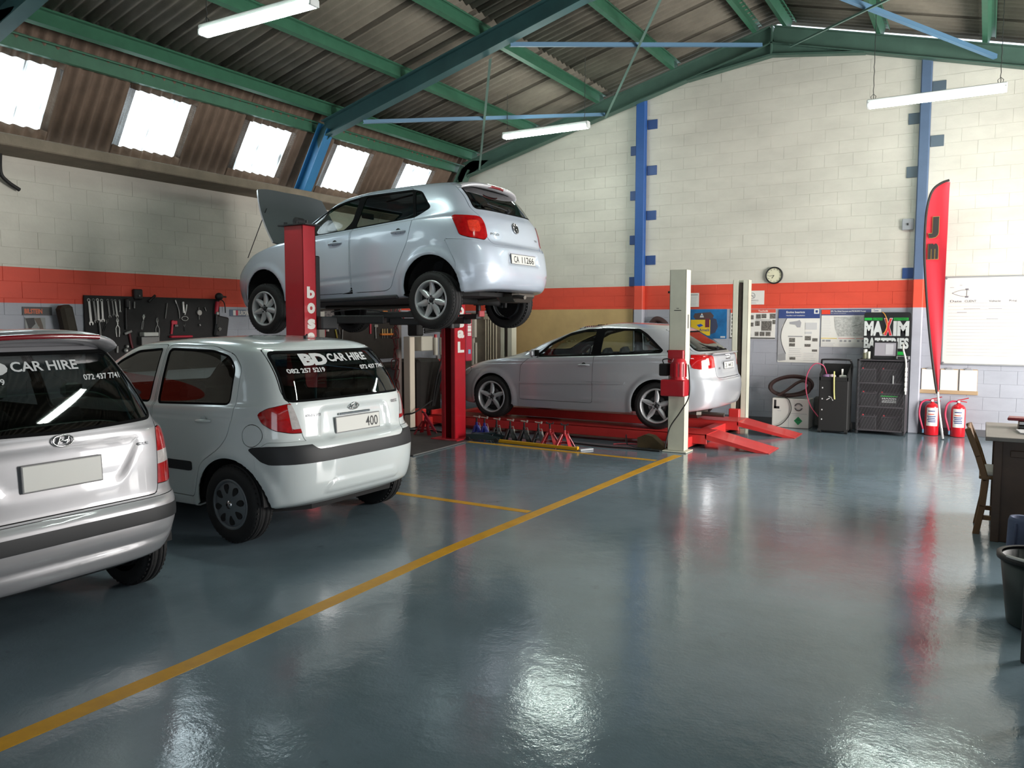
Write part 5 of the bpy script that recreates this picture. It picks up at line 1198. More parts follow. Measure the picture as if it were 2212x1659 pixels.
for i in range(12):
    a = 2 * PI * i / 12; fn.box((-3.20 + .095 * math.cos(a), 9.36 + .095 * math.sin(a), 1.03), (.012, .012, .16), liftred, 0, Matrix.Rotation(a, 3, 'Z'))
tag(fn.build('cooling_fins', mm), kind='stuff')
MB().box((-3.375, 9.36, 1.03), (.11, .12, .15), rubber, .012).build('switch_box', N1)
MB().box((-3.235, 9.34, .815), (.30, .21, .20), liftred, .012).build('oil_tank', N1)
k = MB(); k.tube(smoothcurve([(-3.38, 9.34, 1.10), (-3.39, 9.33, 1.15), (-3.33, 9.33, 1.165), (-3.30, 9.36, 1.15)], 5), .007, rubber, 6); k.build('motor_cable', N1)
k = MB(); k.tube(smoothcurve([(-3.08, 9.36, 1.10), (-3.07, 9.38, .95), (-3.085, 9.42, .70), (-3.20, 9.44, .50), (-3.33, 9.45, .30), (-3.37, 9.40, .05)], 8), .008, rubber, 6); k.build('hose', N1)
k = MB(); k.box((-3.26, 9.4685, 1.755), (.09, .002, .008), platek); k.box((-3.26, 9.4685, 1.78), (.03, .002, .006), platek); k.box((-3.154, 9.56, 1.62), (.002, .05, .17), mat('print_grey', C(110, 110, 108), .6)); k.build('maker_label', N1)
for z in (1.98, 1.25): MB().cyl((-3.365, 9.50, z), (-3.395, 9.50, z), .014, liftdark, 8).build('bolt', N1)
liftred_ = liftred; liftred = mat('ramp_red', C(206, 52, 50), .42, var=.18, vscale=3, coat=.2)
rw = empty('lift_runway_set', (0, 0, 0), label='low red four-post lift platform with two runways and ramps', cat='lift', group=None)
zt = .187
def runway(y0, y1):
    mb = MB(); X0, X1 = -7.35, -3.0; mb.box(((X0 + X1) / 2, (y0 + y1) / 2, zt - .006), (X1 - X0, y1 - y0, .012), liftred)
    for y in (y0 + .012, y1 - .012): mb.box(((X0 + X1) / 2, y, zt - .065), (X1 - X0, .024, .13), liftred, .004)
    mb.box(((X0 + X1) / 2, (y0 + y1) / 2, zt - .05), (X1 - X0 - .02, y1 - y0 - .1, .07), liftred); mb.box((X0 + .02, (y0 + y1) / 2, zt + .03), (.03, y1 - y0, .07), liftred, .004)
    return mb.build('runway', rw)
def ramp(y0, y1):
    mb = MB(); a = (-3.02, zt); b = (-2.235, .008)
    poly = [(a[0], a[1]), (b[0], b[1]), (b[0] - .02, 0.002), (b[0] - .14, .002), (a[0] + .02, zt - .07), (a[0], zt - .05)]
    mb.prism(poly, y0, y1, liftred, 'Y'); mb.box((b[0], (y0 + y1) / 2, .006), (.03, y1 - y0, .008), liftred, .002); return mb.build('ramp', rw)
for y0, y1 in ((9.90, 10.44), (11.42, 11.96)): runway(y0, y1); ramp(y0, y1)
for x in (-3.26, -7.38):
    mb = MB(); mb.box((x, 10.93, .085), (.15, 2.5, .13), liftred, .008); mb.build('cross_beam', rw)
    for y in (9.69, 12.17): c_ = MB(); c_.box((x, y, .15), (.16, .09, .28), liftred, .01); c_.build('bracket', rw)
liftred = liftred_
# ---- cream machine between the lifts
cm = empty('workshop_machine', (0, 0, 0), label='cream column machine with black hoses behind the far red post', cat='machine')
MB().box((-7.485, 9.56, .70), (.125, .12, 1.38), mat('cream_warm', C(214, 204, 186), .5), .008).build('column', cm)
a = MB(); a.box((-7.44, 9.82, 1.28), (.22, .30, .22), mat('cream_grey', C(186, 182, 168), .5), .01); a.build('side_box', cm)
a = MB(); a.box((-7.36, 9.56, 1.50), (.20, .16, .20), rubber, .02); a.build('top_unit', cm)
for i, (dy, s) in enumerate(((.30, 0), (.42, .02), (.50, .05))):
    k = MB(); x = -7.3; k.tube(smoothcurve([(x, 9.7, 1.50 - s), (x + .05, 9.9 + dy * .4, 1.52 - s), (x + .05, 9.95 + dy, 1.42 - s), (x - .02, 9.9 + dy, 1.1), (x - .05, 9.9 + dy * .6, .75), (x - .08, 9.9 + dy * .3, .3)], 7), .016, rubber, 8); k.build('hose', cm)
for y in (9.98, 10.14): MB().cyl((-7.30, y, 1.37), (-7.30, y, 1.42), .022, liftred, 10).build('valve_cap', cm)
for y in (9.98, 10.14): MB().cyl((-7.30, y, 1.10), (-7.30, y, 1.37), .035, mat('cream_grey', C(186, 182, 168), .5), 12).build('filter_bowl', cm)
k = MB(); k.box((-7.75, 10.15, .52), (.45, .60, 1.02), mat('drape_dark', C(40, 37, 34), .8, var=.3), .05); k.build('cabinet', cm)
k = MB(); k.box((-7.63, 9.78, .135), (.30, .20, .25), liftred, .01); k.build('foot_box', cm)
k = MB(); k.tube(smoothcurve([(-7.2, 9.75, .42), (-7.35, 9.5, .25), (-7.5, 9.42, .20), (-7.45, 9.2, .02), (-7.0, 9.32, .03), (-6.6, 9.3, .02)], 8), .012, rubber, 8); k.build('cable', cm)
# hose reel column left of it
rc = empty('hose_column', (0, 0, 0), label='brown standing pipe hung with tangled red cables', cat='pipe')
MB().cyl((-7.85, 9.75, 0), (-7.85, 9.75, 1.95), .055, mat('pipe_brown', C(104, 92, 86), .6, var=.25), 14).build('pipe', rc)
MB().box((-7.85, 9.75, .012), (.22, .22, .022), mat('pipe_brown', C(104, 92, 86)), .004).build('foot', rc)
for j in range(3):
    k = MB(); pts = []
    for i in range(26):
        t = i / 25; pts.append((-7.80 + .03 * math.sin(i * 1.7 + j), 9.66 - .03 * j + .05 * math.sin(i * .8 + j * 2), 1.85 - 1.35 * t + .04 * math.sin(i * 2.1)))
    k.tube(smoothcurve(pts, 3), .008, mat('cable_red', C(110, 40, 44), .6), 6); k.build('cable', rc)
k = MB(); k.tube([(-7.72, 9.62, 1.78), (-7.66, 9.62, 1.70), (-7.56, 9.64, 1.56)], .012, liftred, 6); k.build('air_gun', rc)
# red tank
tk = empty('air_tank', (0, 0, 0), label='round red tank half hidden behind the far red lift post', cat='tank')
k = MB(); k.lathe([(0, .36), (.16, .37), (.255, .43), (.27, .50), (.27, .80), (.25, .88), (.15, .955), (0, .975)], liftred, 28, 'Z', (-8.15, 11.2, 0)); k.build('vessel', tk)
for a in range(3): k = MB(); k.box((-8.15 + .2 * math.cos(a * 2.1), 11.2 + .2 * math.sin(a * 2.1), .20), (.04, .04, .42), rubber, .005); k.build('leg', tk)
MB().cyl((-8.15, 11.2, .965), (-8.15, 11.2, 1.03), .03, steel, 10).build('valve', tk)
# jack stands
jb = mat('jack_blue', C(30, 42, 150), .4); jk = mat('jack_black', C(26, 27, 29), .45); tstl = mat('handle_steel', C(190, 180, 170), .35, .7)
def jack_stand(x, y, rz, m, saddle, label, group, hh=.30, wide=.17):
    r = empty('jack_stand', (x, y, 0), rz, label=label, cat='jack stand', group=group)
    for i in range(4):
        a = PI / 4 + i * PI / 2; cx, cy = wide / 2 * math.cos(a) * 1.3, wide / 2 * math.sin(a) * 1.3
        k = MB(); n = Vector((-math.sin(a), math.cos(a), 0)) * .028
        B = Vector((cx, cy, 0)); T = Vector((cx * .26, cy * .26, hh * .62)); o = Vector((math.cos(a), math.sin(a), 0)) * .005
        V = [B - n - o, B + n - o, T + n * .7 - o, T - n * .7 - o, B - n + o, B + n + o, T + n * .7 + o, T - n * .7 + o]
        k.add(V, [(0, 1, 2, 3), (7, 6, 5, 4), (0, 4, 5, 1), (1, 5, 6, 2), (2, 6, 7, 3), (3, 7, 4, 0)], m); k.build('leg', r)
    k = MB(); k.cyl((0, 0, hh * .50), (0, 0, hh * .78), .022, m, 14, r2=.018)
    for z in (hh * .22,): k.tube([(wide / 2 * 1.05 * math.cos(PI / 4 + i * PI / 2) * .9, wide / 2 * 1.05 * math.sin(PI / 4 + i * PI / 2) * .9, z) for i in range(4)], .005, m, 6, closed=True)
    k.build('frame', r)
    k = MB(); k.cyl((0, 0, hh * .6), (0, 0, hh), .012, liftdark, 10)
    if saddle == 'saddle': k.prism([(-.045, hh), (-.05, hh + .03), (-.03, hh + .012), (0, hh + .006), (.03, hh + .012), (.05, hh + .03), (.045, hh)], -.018, .018, liftdark, 'Y')
    else: k.cyl((-.045, 0, hh + .02), (.05, 0, hh + .008), .008, tstl, 8); k.cyl((.035, 0, hh + .0), (.045, 0, hh + .03), .013, tstl, 8)
    k.build('post', r)
    k = MB(); k.tube([(.02, -.02, hh * .72), (.05, -.03, hh * .75), (.06, -.035, hh * .62), (.075, -.045, hh * .40)], .006, m if saddle == 'saddle' else tstl, 6); k.build('handle', r)
    return r
for i, (x, y) in enumerate(((-6.10, 9.30), (-5.95, 9.27))): jack_stand(x, y, .3, jb, 'bar', ['blue jack stand nearest the far red lift post', 'second blue jack stand, next to the black ones'][i], 'jack stands in a row', .27, .13)
nm = ['first', 'second', 'third', 'fourth']
for i in range(4): jack_stand(-5.72 + i * .225, 9.22 - i * .012, .3, jk, 'bar', nm[i] + ' black jack stand from the left in the row', 'jack stands in a row', .27, .17)
jack_stand(-4.83, 9.10, .25, liftred, 'saddle', 'left red jack stand at the right end of the row', 'jack stands in a row', .29, .23); jack_stand(-4.60, 9.07, .25, liftred, 'saddle', 'right red jack stand at the end of the row', 'jack stands in a row', .29, .23)
js = jack_stand(-6.86, 9.12, .2, liftred, 'saddle', 'red jack stand with raised handle on the mat behind the white car', None, .30, .26); js.location.z = .010
k = MB(); k.tube([(.0, -.03, .30), (.08, -.06, .20), (.20, -.10, .06)], .022, mat('jack_pink', C(196, 30, 62), .4), 8); k.build('lever', js)
yb = MB(); yb.box((-4.985, 8.975, .023), (1.27, .045, .04), mat('bar_yellow', C(214, 160, 20), .4), .004, rot('Z', -3.6)); yb.cyl((-4.36, 8.935, .03), (-4.34, 8.935, .03), .028, mat('bar_yellow', C(214, 160, 20)), 6)
yb.build('yellow_bar', label='long yellow square bar lying before the jack stands', cat='bar'); 
MB().box((-4.27, 9.02, .012), (.05, .20, .02), mat('print_grey2', C(170, 172, 176), .4), .003, rot('Z', -28)).build('metal_strip', label='short pale metal strip at the end of the yellow bar', cat='strip')
# low trolley jack
tj = empty('trolley_jack', (-5.79, 9.06, 0), .1, label='low dark green trolley jack in front of the blue jack stands', cat='jack')
tg_ = mat('jack_green', C(38, 56, 60), .4)
k = MB()
for y in (-.09, .09): k.prism([(-.26, .025), (.24, .025), (.26, .07), (.05, .10), (-.26, .09)], y - .006, y + .006, tg_, 'Y')
k.box((-.1, 0, .07), (.2, .16, .05), tg_, .01); k.build('frame', tj)
for x in (-.22, .21):
    for y in (-.11, .11): MB().cyl((x, y - .015, .03), (x, y + .015, .03), .03, rubber, 14).build('wheel', tj)
k = MB(); k.box((.02, 0, .10), (.34, .06, .03), tg_, .006, rot('Y', -8)); k.cyl((.18, 0, .11), (.18, 0, .135), .04, liftdark, 14); k.build('lift_arm', tj)
# floor cables and brown block by the near post
k = MB(); k.tube(smoothcurve([(-4.15, 9.60, .012), (-4.0, 9.72, .012), (-3.7, 9.75, .012), (-3.45, 9.68, .012)], 8), .008, mat('cable_redl', C(190, 60, 70), .5), 6); k.build('floor_cable', label='thin red cable on the floor left of the lift post', cat='cable')
k = MB(); k.tube(smoothcurve([(-5.0, 9.42, .014), (-4.6, 9.40, .014), (-4.2, 9.35, .014), (-3.8, 9.38, .014), (-3.42, 9.36, .014)], 8), .012, rubber, 6); k.build('floor_cable', label='black cable on the floor behind the red jack stands', cat='cable')
k = MB(); k.tube(smoothcurve([(-3.95, 9.60, .014), (-3.95, 9.55, .16), (-3.92, 9.5, .05), (-3.75, 9.48, .014), (-3.6, 9.52, .014)], 8), .005, rubber, 6); k.build('floor_cable', label='looped thin black wire beside the brown block', cat='cable')
k = MB(); k.prism([(-3.80, .0), (-3.80, .13), (-3.70, .175), (-3.60, .16), (-3.44, .03), (-3.44, 0)], 9.56, 9.70, mat('block_brown', C(92, 76, 50), .8, var=.3), 'Y'); k.build('wheel_chock', label='brown wedge-shaped wooden chock at the foot of the lift post', cat='chock')
# ================================================================ THINGS ON AND BY THE BACK WALL
inkk = mat('ink_black', C(40, 40, 42), .6); inkg = mat('ink_grey', C(150, 150, 152), .6); inkl = mat('ink_light', C(196, 196, 196), .6); navy = mat('ink_navy', C(48, 66, 122), .6); inkr = mat('ink_red', C(206, 84, 66), .6)
paper = mat('paper', C(222, 220, 214), .6); inkblue = mat('ink_blue', C(28, 110, 170), .5, var=.45, vscale=5); inky = mat('ink_yellow', C(226, 190, 40), .5)
class Flat:
    """rectangular print on the back wall; u right, v down, 0..1"""
    def __init__(s, px, Y, th=.004):
        x0, y0, x1, y1 = px; ym = (y0 + y1) / 2; s.X0 = onY(x0, ym, Y).x; s.X1 = onY(x1, ym, Y).x; xm = (x0 + x1) / 2
        s.Z1 = onY(xm, y0, Y).z; s.Z0 = onY(xm, y1, Y).z; s.Y = Y; s.mb = MB(); s.w = s.X1 - s.X0; s.h = s.Z1 - s.Z0; s.th = th; s.k = 0
    def rect(s, u0, v0, u1, v1, m, lift=None):
        s.k += 1; l = .0012 + .00012 * s.k if lift is None else lift
        s.mb.box((s.X0 + s.w * (u0 + u1) / 2, s.Y - s.th / 2 - l / 2 - .001, s.Z1 - s.h * (v0 + v1) / 2), (abs(u1 - u0) * s.w, s.th + l, abs(v1 - v0) * s.h), m); return s
    def base(s, m): s.mb.box((s.X0 + s.w / 2, s.Y - s.th / 2, s.Z0 + s.h / 2), (s.w, s.th, s.h), m); return s
    def txt(s, t, u0, v0, u1, v1, m, bold=.02):
        s.k += 1; l = .0022 + .00012 * s.k; text(s.mb, t, m, lambda a, b, q: (s.X0 + s.w * u0 + a, s.Y - s.th - l, s.Z1 - s.h * v1 + b), (u1 - u0) * s.w, (v1 - v0) * s.h, bold); return s
    def poly(s, pts, m):
        s.k += 1; l = .002 + .00012 * s.k; s.mb.prism([(s.X0 + s.w * u, s.Z1 - s.h * v) for u, v in pts], s.Y - s.th - l, s.Y - s.th, m, 'Y'); return s
    def lines(s, u0, u1, v0, v1, n, m, t=.006):
        for i in range(n): v = v0 + (v1 - v0) * i / max(1, n - 1); s.rect(u0, v - t / 2, u0 + (u1 - u0) * (.75 + .25 * RNG.rand()), v + t / 2, m)
        return s
WY = YB - .006
def done(f, name, label, cat, group=None): return f.mb.build(name, label=label, cat=cat, group=group)
# clock
ck = empty('wall_clock', (-2.89, YB - .008, 2.342), label='round white wall clock with black rim above the red band', cat='clock')
k = MB(); k.lathe([(.128, 0), (.134, -.012), (.132, -.035), (.118, -.04), (.112, -.028)], platek, 40, 'Y'); k.build('rim', ck)
k = MB(); k.lathe([(.114, -.022), (0, -.022)], mat('clock_face', C(214, 210, 182), .4), 40, 'Y'); fc = k.build('face', ck)
k = MB()
for i in range(12): a = 2 * PI * i / 12; k.box((.095 * math.sin(a), -.0235, .095 * math.cos(a)), (.006, .001, .018), inkk, 0, Matrix.Rotation(-a, 3, 'Y').inverted())
k.build('hour_marks', ck); 
for nm_, a, L, w in (('hour_hand', math.radians(215), .055, .007), ('minute_hand', math.radians(262), .08, .005)):
    k = MB(); R = Matrix.Rotation(a, 3, 'Y'); k.box(R @ Vector((0, 0, L / 2)) + Vector((0, -.026, 0)), (w, .0015, L), inkk, 0, R); k.build(nm_, ck)
# notices on the red band
f = Flat((1607, 628, 1651, 658), WY).base(paper)
n = 24; cx, cz = f.X0 + f.w * .42, f.Z1 - f.h * .36
f.mb.tube([(cx + .045 * math.cos(2 * PI * i / n), WY - .006, cz + .045 * math.sin(2 * PI * i / n)) for i in range(n)], .0035, inkg, 5, closed=True)
f.mb.tube([(cx - .03, WY - .006, cz + .03), (cx + .03, WY - .006, cz - .03)], .0035, inkg, 5); f.mb.box((cx, WY - .006, cz), (.05, .003, .008), inkg)
f.txt('NO SMOKING', .14, .66, .72, .72, inkg); f.lines(.12, .75, .80, .92, 3, inkl, .03); done(f, 'no_smoking_notice', 'white no smoking notice on the red band right of the far lift post', 'notice')
f = Flat((1487, 633, 1510, 663), WY).base(paper); f.rect(.1, .1, .9, .16, inkg); f.lines(.15, .85, .3, .85, 6, inkl, .03); done(f, 'paper_notice', 'small white paper notice on the red band beside the near lift post', 'notice')
# posters
f = Flat((1478, 668, 1570, 731), WY).base(inkblue)
f.poly([(.25, .14), (.62, .10), (.70, .22), (.66, .36), (.30, .40), (.22, .26)], mat('print_brown', C(84, 66, 66), .5)); f.rect(.16, .36, .62, .90, inky); f.rect(.50, .32, .60, .62, mat('print_maroon', C(110, 40, 56), .5)); f.poly([(.62, .28), (.76, .34), (.80, .60), (.74, .80), (.62, .86)], mat('print_dark', C(58, 62, 86), .5))
f.poly([(.30, .54), (.40, .50), (.46, .56), (.36, .62)], mat('print_blue2', C(40, 80, 180), .5)); f.txt('Arnelli', .36, .66, .60, .76, navy); f.poly([(.37, .28), (.42, .13), (.47, .28)], paper); f.rect(.40, .21, .44, .24, inkblue)
f.poly([(.18, .72), (.26, .66), (.36, .72), (.34, .86), (.22, .90)], mat('print_skin', C(206, 150, 140), .5)); f.rect(.86, .92, .97, .97, inkl); done(f, 'battery_poster', 'blue poster with a yellow battery, behind the near lift post', 'poster')
f = Flat((1578, 668, 1675, 732), WY).base(paper); f.rect(0, 0, 1, .12, inkr); f.txt('Technik', .62, .03, .84, .09, paper); f.rect(0, .955, 1, .99, inkk)
for v in (.16, .28, .41, .54, .68, .80): f.rect(.03, v, .12, v + .08, inkk)
f.rect(.14, .0, .155, .96, inkl); GR = [(.58, .17, .68, .32), (.70, .16, .80, .30), (.88, .15, 1.0, .32), (.56, .40, .66, .56), (.70, .40, .92, .72), (.94, .36, 1.0, .50), (.56, .76, .64, .90), (.67, .76, .77, .90), (.80, .76, .90, .90), (.42, .2, .52, .34), (.42, .45, .52, .58)]
pm = mat('print_mottle', C(120, 116, 110), .6, var=.9, vscale=60)
for g_ in GR: f.rect(*g_, pm)
f.lines(.58, .98, .35, .38, 2, inkg, .01); f.lines(.18, .50, .64, .92, 8, inkl, .012); f.lines(.70, .98, .745, .755, 2, inkl, .008); done(f, 'parts_poster', 'white poster with red header and small pictures beside the far lift post', 'poster')
f = Flat((1681, 668, 1770, 783), WY).base(paper); f.rect(0, 0, 1, .17, navy); f.txt('Engine bearings', .19, .035, .64, .085, paper); f.txt('Handling and installation', .19, .105, .64, .135, inkl); f.rect(.86, 0, .98, .085, paper); f.rect(.89, .02, .95, .065, navy)
arcm = mat('print_arc', C(160, 160, 164), .5); pts = [(.22, .17), (.10, .30), (.06, .48), (.10, .66), (.20, .82), (.20, .96), (0, .96), (.0, .17)]
f.poly(pts, arcm); pts2 = [(.20 - .13 * math.sin(PI * t), .18 + .66 * t) for t in np.linspace(0, 1, 12)]; f.mb.tube([(f.X0 + f.w * u, f.Y - .007, f.Z1 - f.h * v) for u, v in pts2], .004, inkk, 4); f.poly([(0, .86), (.17, .82), (.20, .96), (.02, .98)], inkg)
f.poly([(.27, .24), (.45, .22), (.52, .20), (.56, .25), (.54, .34), (.46, .34), (.42, .29), (.28, .28)], arcm); f.rect(.25, .50, .60, .52, inkg)
for g_ in ((.28, .54, .42, .62), (.28, .64, .42, .70), (.30, .90, .44, .95), (.66, .50, .80, .58), (.66, .42, .82, .46), (.84, .54, .96, .60), (.66, .65, .80, .70), (.84, .75, .96, .79), (.66, .25, .94, .38)): f.rect(*g_, pm if g_[0] < .6 or g_[1] > .45 else inkl)
f.lines(.28, .60, .74, .88, 5, inkl, .008); f.lines(.64, .95, .82, .95, 5, inkl, .006); done(f, 'bearings_poster', 'tall poster titled Engine bearings on the back wall', 'poster')
f = Flat((1774, 668, 1902, 750), WY).base(paper); f.rect(0, 0, .84, .16, mat('ink_slate', C(70, 76, 112), .6)); f.rect(0, .01, .15, .13, mat('ink_orange', C(222, 66, 40), .5)); f.txt('EPS: The Global Structure and PROBLEMS Process', .16, .03, .75, .07, paper); f.txt('For vehicles engineering', .16, .095, .42, .12, inkl); f.rect(.85, 0, 1.0, .09, paper); f.txt('Gates', .88, .01, .96, .06, navy)
f.poly([(.22, .20), (.72, .18), (.78, .40), (.72, .70), (.30, .72), (.24, .50)], mat('print_pale', C(196, 196, 192), .6, var=.4, vscale=40)); f.lines(.02, .18, .20, .70, 12, inkl, .008); f.rect(.0, .765, .28, .78, inky); f.rect(.30, .765, .58, .775, inkr); f.rect(.60, .765, .9, .775, inkr)
for u in (.03, .09, .13, .33, .40, .48, .62, .70, .80): f.rect(u, .81, u + .04, .86, inkg)
f.lines(.02, .26, .90, .97, 3, inkl, .01); f.lines(.32, .86, .90, .97, 3, inkl, .01)
for (a, b_) in (((.52, .46), (.60, .42)), ((.60, .44), (.68, .38)), ((.56, .62), (.60, .64))): f.mb.tube([(f.X0 + f.w * a[0], WY - .0075, f.Z1 - f.h * a[1]), (f.X0 + f.w * b_[0], WY - .0075, f.Z1 - f.h * b_[1])], .003, inkk, 4)
done(f, 'diagram_poster', 'wide diagram poster with slate header behind the battery stand', 'poster')
# wooden board, plinth, pipes
pl = mat('plywood', C(186, 158, 108), .65, var=.16, vscale=2.5); 
bd = MB(); bd.box((-6.50, YB - .016, 1.17), (2.50, .02, 1.33), pl, .003); bd.build('wooden_board', label='large plain plywood board on the back wall above the three-door car', cat='board')
k = MB(); k.box((-8.56, YB - .008, .93), (1.58, .014, 1.72), mat('wall_beige', C(132, 122, 108), .7, var=.25), .002); k.build('wall_panel', label='unpainted beige wall panel in the far left corner', cat='panel')
pc = mat('pipe_cream', C(176, 168, 146), .5)
PN = ['leftmost', 'second from left', 'middle', 'fourth from left', 'rightmost']
for i, x in enumerate((-8.245, -8.19, -8.135, -8.075, -8.01)):
    k = MB(); k.cyl((x, YB - .05, .60), (x, YB - .05, 1.655), .015, pc, 10); k.build('wall_pipe', label=PN[i] + ' of the five thin cream pipes left of the wooden board', cat='pipe', group='thin pipes on the back wall')
k = MB(); k.box((-8.22, YB - .045, 1.71), (.12, .06, .11), pc, .005); k.build('junction_box', label='small cream junction box over the thin pipes', cat='junction box')
k = MB(); k.box((-8.52, YB - .05, 1.52), (.10, .07, .42), mat('trunk_white', C(206, 198, 184), .5), .006); k.box((-8.54, YB - .04, 1.05), (.05, .05, .55), mat('trunk_white', C(206, 198, 184), .5), .005); k.box((-8.475, YB - .04, 1.0), (.03, .04, .42), mat('trunk_white', C(206, 198, 184), .5), .004); k.build('cable_trunking', label='white vertical cable trunking left of the thin pipes', cat='trunking')
k = MB(); k.tube(smoothcurve([(-4.93, YB - .05, 1.30), (-4.96, YB - .05, 1.46), (-4.86, YB - .05, 1.63), (-4.76, YB - .05, 1.65), (-4.64, YB - .05, 1.56), (-4.62, YB - .05, 1.40), (-4.7, YB - .05, 1.2)], 6, closed=True), .05, mat('hose_brown', C(66, 46, 44), .7), 8); k.cyl((-4.78, YB, 1.60), (-4.78, YB - .06, 1.60), .02, rubber, 8); k.build('coiled_hose', label='dark brown coiled hose hanging behind the three-door car roof', cat='hose')
# carton and coil
crt = empty('cardboard_carton', (0, 0, 0), label='white carton with green diamond label by the back wall', cat='carton')
k = MB(); X0, X1 = -2.785, -2.245; k.box(((X0 + X1) / 2, 12.72, .225), (X1 - X0, .34, .445), paper, .006); k.build('box', crt)
k = MB(); yf = 12.549
for (a, b_, c, d, m) in ((.05, .06, .11, .36, inkk), (.05, .28, .20, .36, inkk), (.46, .0, .47, 1, inkl), (.52, .50, .95, .51, inkg), (.58, .56, .80, .57, inkl), (.15, .42, .25, .44, inkl)): k.box((X0 + (X1 - X0) * (a + c) / 2, yf - .0005, .448 - .445 * (b_ + d) / 2), ((c - a) * (X1 - X0), .002, (d - b_) * .445), m)
def ring2(cx, cz, r, a0, a1, m, w): k.tube([(cx + r * math.cos(a), yf - .001, cz + r * math.sin(a)) for a in np.linspace(a0, a1, 14)], w, m, 5)
cx = X0 + (X1 - X0) * .72; ring2(cx, .325, .055, .25, PI - .25, inkk, .006); ring2(cx, .325, .055, PI + .25, 2 * PI - .25, inkk, .006); ring2(cx, .325, .04, .35, PI - .35, inkg, .004); ring2(cx, .325, .04, PI + .35, 2 * PI - .35, inkg, .004)
gx, gz_ = X0 + (X1 - X0) * .72, .115; k.prism([(gx, gz_ + .065), (gx + .062, gz_), (gx, gz_ - .065), (gx - .062, gz_)], yf - .002, yf, mat('label_green', C(30, 140, 82), .5), 'Y'); k.box((gx, yf - .0025, gz_ + .015), (.05, .001, .008), inkk); k.build('printed_label', crt)
ch_ = empty('coiled_hose', (0, 0, 0), label='brown coiled hose lying on edge on the white carton', cat='hose')
hb_ = mat('hose_brown', C(66, 46, 44), .7)
for j, (rx, rz, dy) in enumerate(((.315, .155, 0), (.285, .135, .03), (.30, .14, .07))):
    k = MB(); k.tube([(-2.54 + rx * math.cos(a) - .02 * j, 12.68 + dy, .632 + rz * math.sin(a) + .03 * math.cos(a)) for a in np.linspace(0, 2 * PI, 40)[:-1]], .021, hb_, 8, closed=True); k.build('loop', ch_)
k = MB(); k.tube(smoothcurve([(-2.72, 12.63, .485), (-2.60, 12.62, .56), (-2.45, 12.62, .68), (-2.35, 12.63, .72), (-2.26, 12.64, .66), (-2.28, 12.64, .55), (-2.42, 12.64, .50), (-2.6, 12.64, .49)], 6), .022, hb_, 8); k.build('loop', ch_)
k = MB(); k.tube(smoothcurve([(-2.60, 12.53, .47), (-2.53, 12.53, .42), (-2.50, 12.53, .28), (-2.56, 12.53, .14), (-2.68, 12.50, .03), (-2.9, 12.5, .012), (-3.05, 12.6, .012)], 7), .006, rubber, 6); k.build('thin_cable', ch_)
# trolley
tr = empty('service_trolley', (0, 0, 0), label='black service trolley with tubular handle by the back wall', cat='trolley')
TX0, TX1 = -2.06, -1.66; k = MB(); k.box(((TX0 + TX1) / 2, 12.42, .40), (TX1 - TX0, .36, .74), rubber, .012); k.build('cabinet', tr)
k = MB()
for z in (.66, .50, .34, .20): k.box((TX0 + .05, 12.2385, z), (.016, .002, .02), inkl)
for (dx, dz, a) in ((.16, .53, 20), (.13, .50, -30), (.185, .50, 60)): k.box((TX0 + dx, 12.2385, dz), (.05, .002, .012), inkl, 0, rot('Y', a))
k.build('stickers', tr)
k = MB(); k.prism([(12.24, .77), (12.60, .77), (12.60, 1.0), (12.24, .86)], TX0 + .005, TX0 + .02, rubber, 'X'); k.prism([(12.24, .77), (12.60, .77), (12.60, 1.0), (12.24, .86)], TX1 - .02, TX1 - .005, rubber, 'X'); k.box(((TX0 + TX1) / 2, 12.59, .88), (TX1 - TX0 - .02, .02, .24), rubber, .003); k.box(((TX0 + TX1) / 2, 12.25, .79), (TX1 - TX0, .02, .06), rubber, .003); k.build('tray', tr)
k = MB(); k.tube(smoothcurve([(TX0 + .01, 12.58, .75), (TX0 - .01, 12.50, .95), (TX0, 12.42, 1.04), (TX0 + .04, 12.40, 1.065), (TX1 - .04, 12.40, 1.065), (TX1, 12.42, 1.04), (TX1 + .01, 12.50, .95), (TX1 - .01, 12.58, .75)], 5), .013, platek, 8); k.build('handle', tr)
for x in (TX0 + .02, TX1 - .02): MB().cyl((x - .02, 12.26, .035), (x + .02, 12.26, .035), .034, rubber, 14).build('caster', tr)
for x in (TX0 - .0, TX1 + .0): MB().cyl((x - .02, 12.56, .07), (x + .02, 12.56, .07), .068, rubber, 18).build('wheel', tr)
MB().tube(smoothcurve([(-1.86, 12.26, .90), (-1.855, 12.225, .80), (-1.85, 12.225, .60), (-1.84, 12.222, .50)], 4), .011, mat('strap_yellow', C(196, 192, 120), .5), 6).build('strap', label='pale yellow strap hanging over the front of the black trolley', cat='strap')
k = MB(); k.sphere((-1.97, 12.42, .815), (.09, .08, .035), mat('rag_violet', C(160, 130, 170), .8), 14, 8); k.sphere((-1.90, 12.38, .825), (.05, .05, .03), mat('rag_pale', C(206, 190, 200), .8), 10, 6); k.build('rag', label='violet rag lying in the tray of the black trolley', cat='rag')
k = MB(); k.box((-1.755, 12.36, .825), (.10, .06, .04), paper, .01, rot('Z', 15)); k.cyl((-1.77, 12.40, .84), (-1.775, 12.42, .93), .014, paper, 8); k.build('spray_nozzle', label='white nozzle piece in the tray of the black trolley', cat='nozzle')
MB().tube(smoothcurve([(-1.98, 12.36, .86), (-2.02, 12.30, .98), (-2.14, 12.30, 1.0), (-2.24, 12.32, .85), (-2.26, 12.35, .62), (-2.19, 12.35, .38), (-2.06, 12.30, .22)], 7), .008, mat('tube_pink', C(200, 80, 110), .4), 6).build('pink_hose', label='thin pink hose looping left from the black trolley', cat='hose')
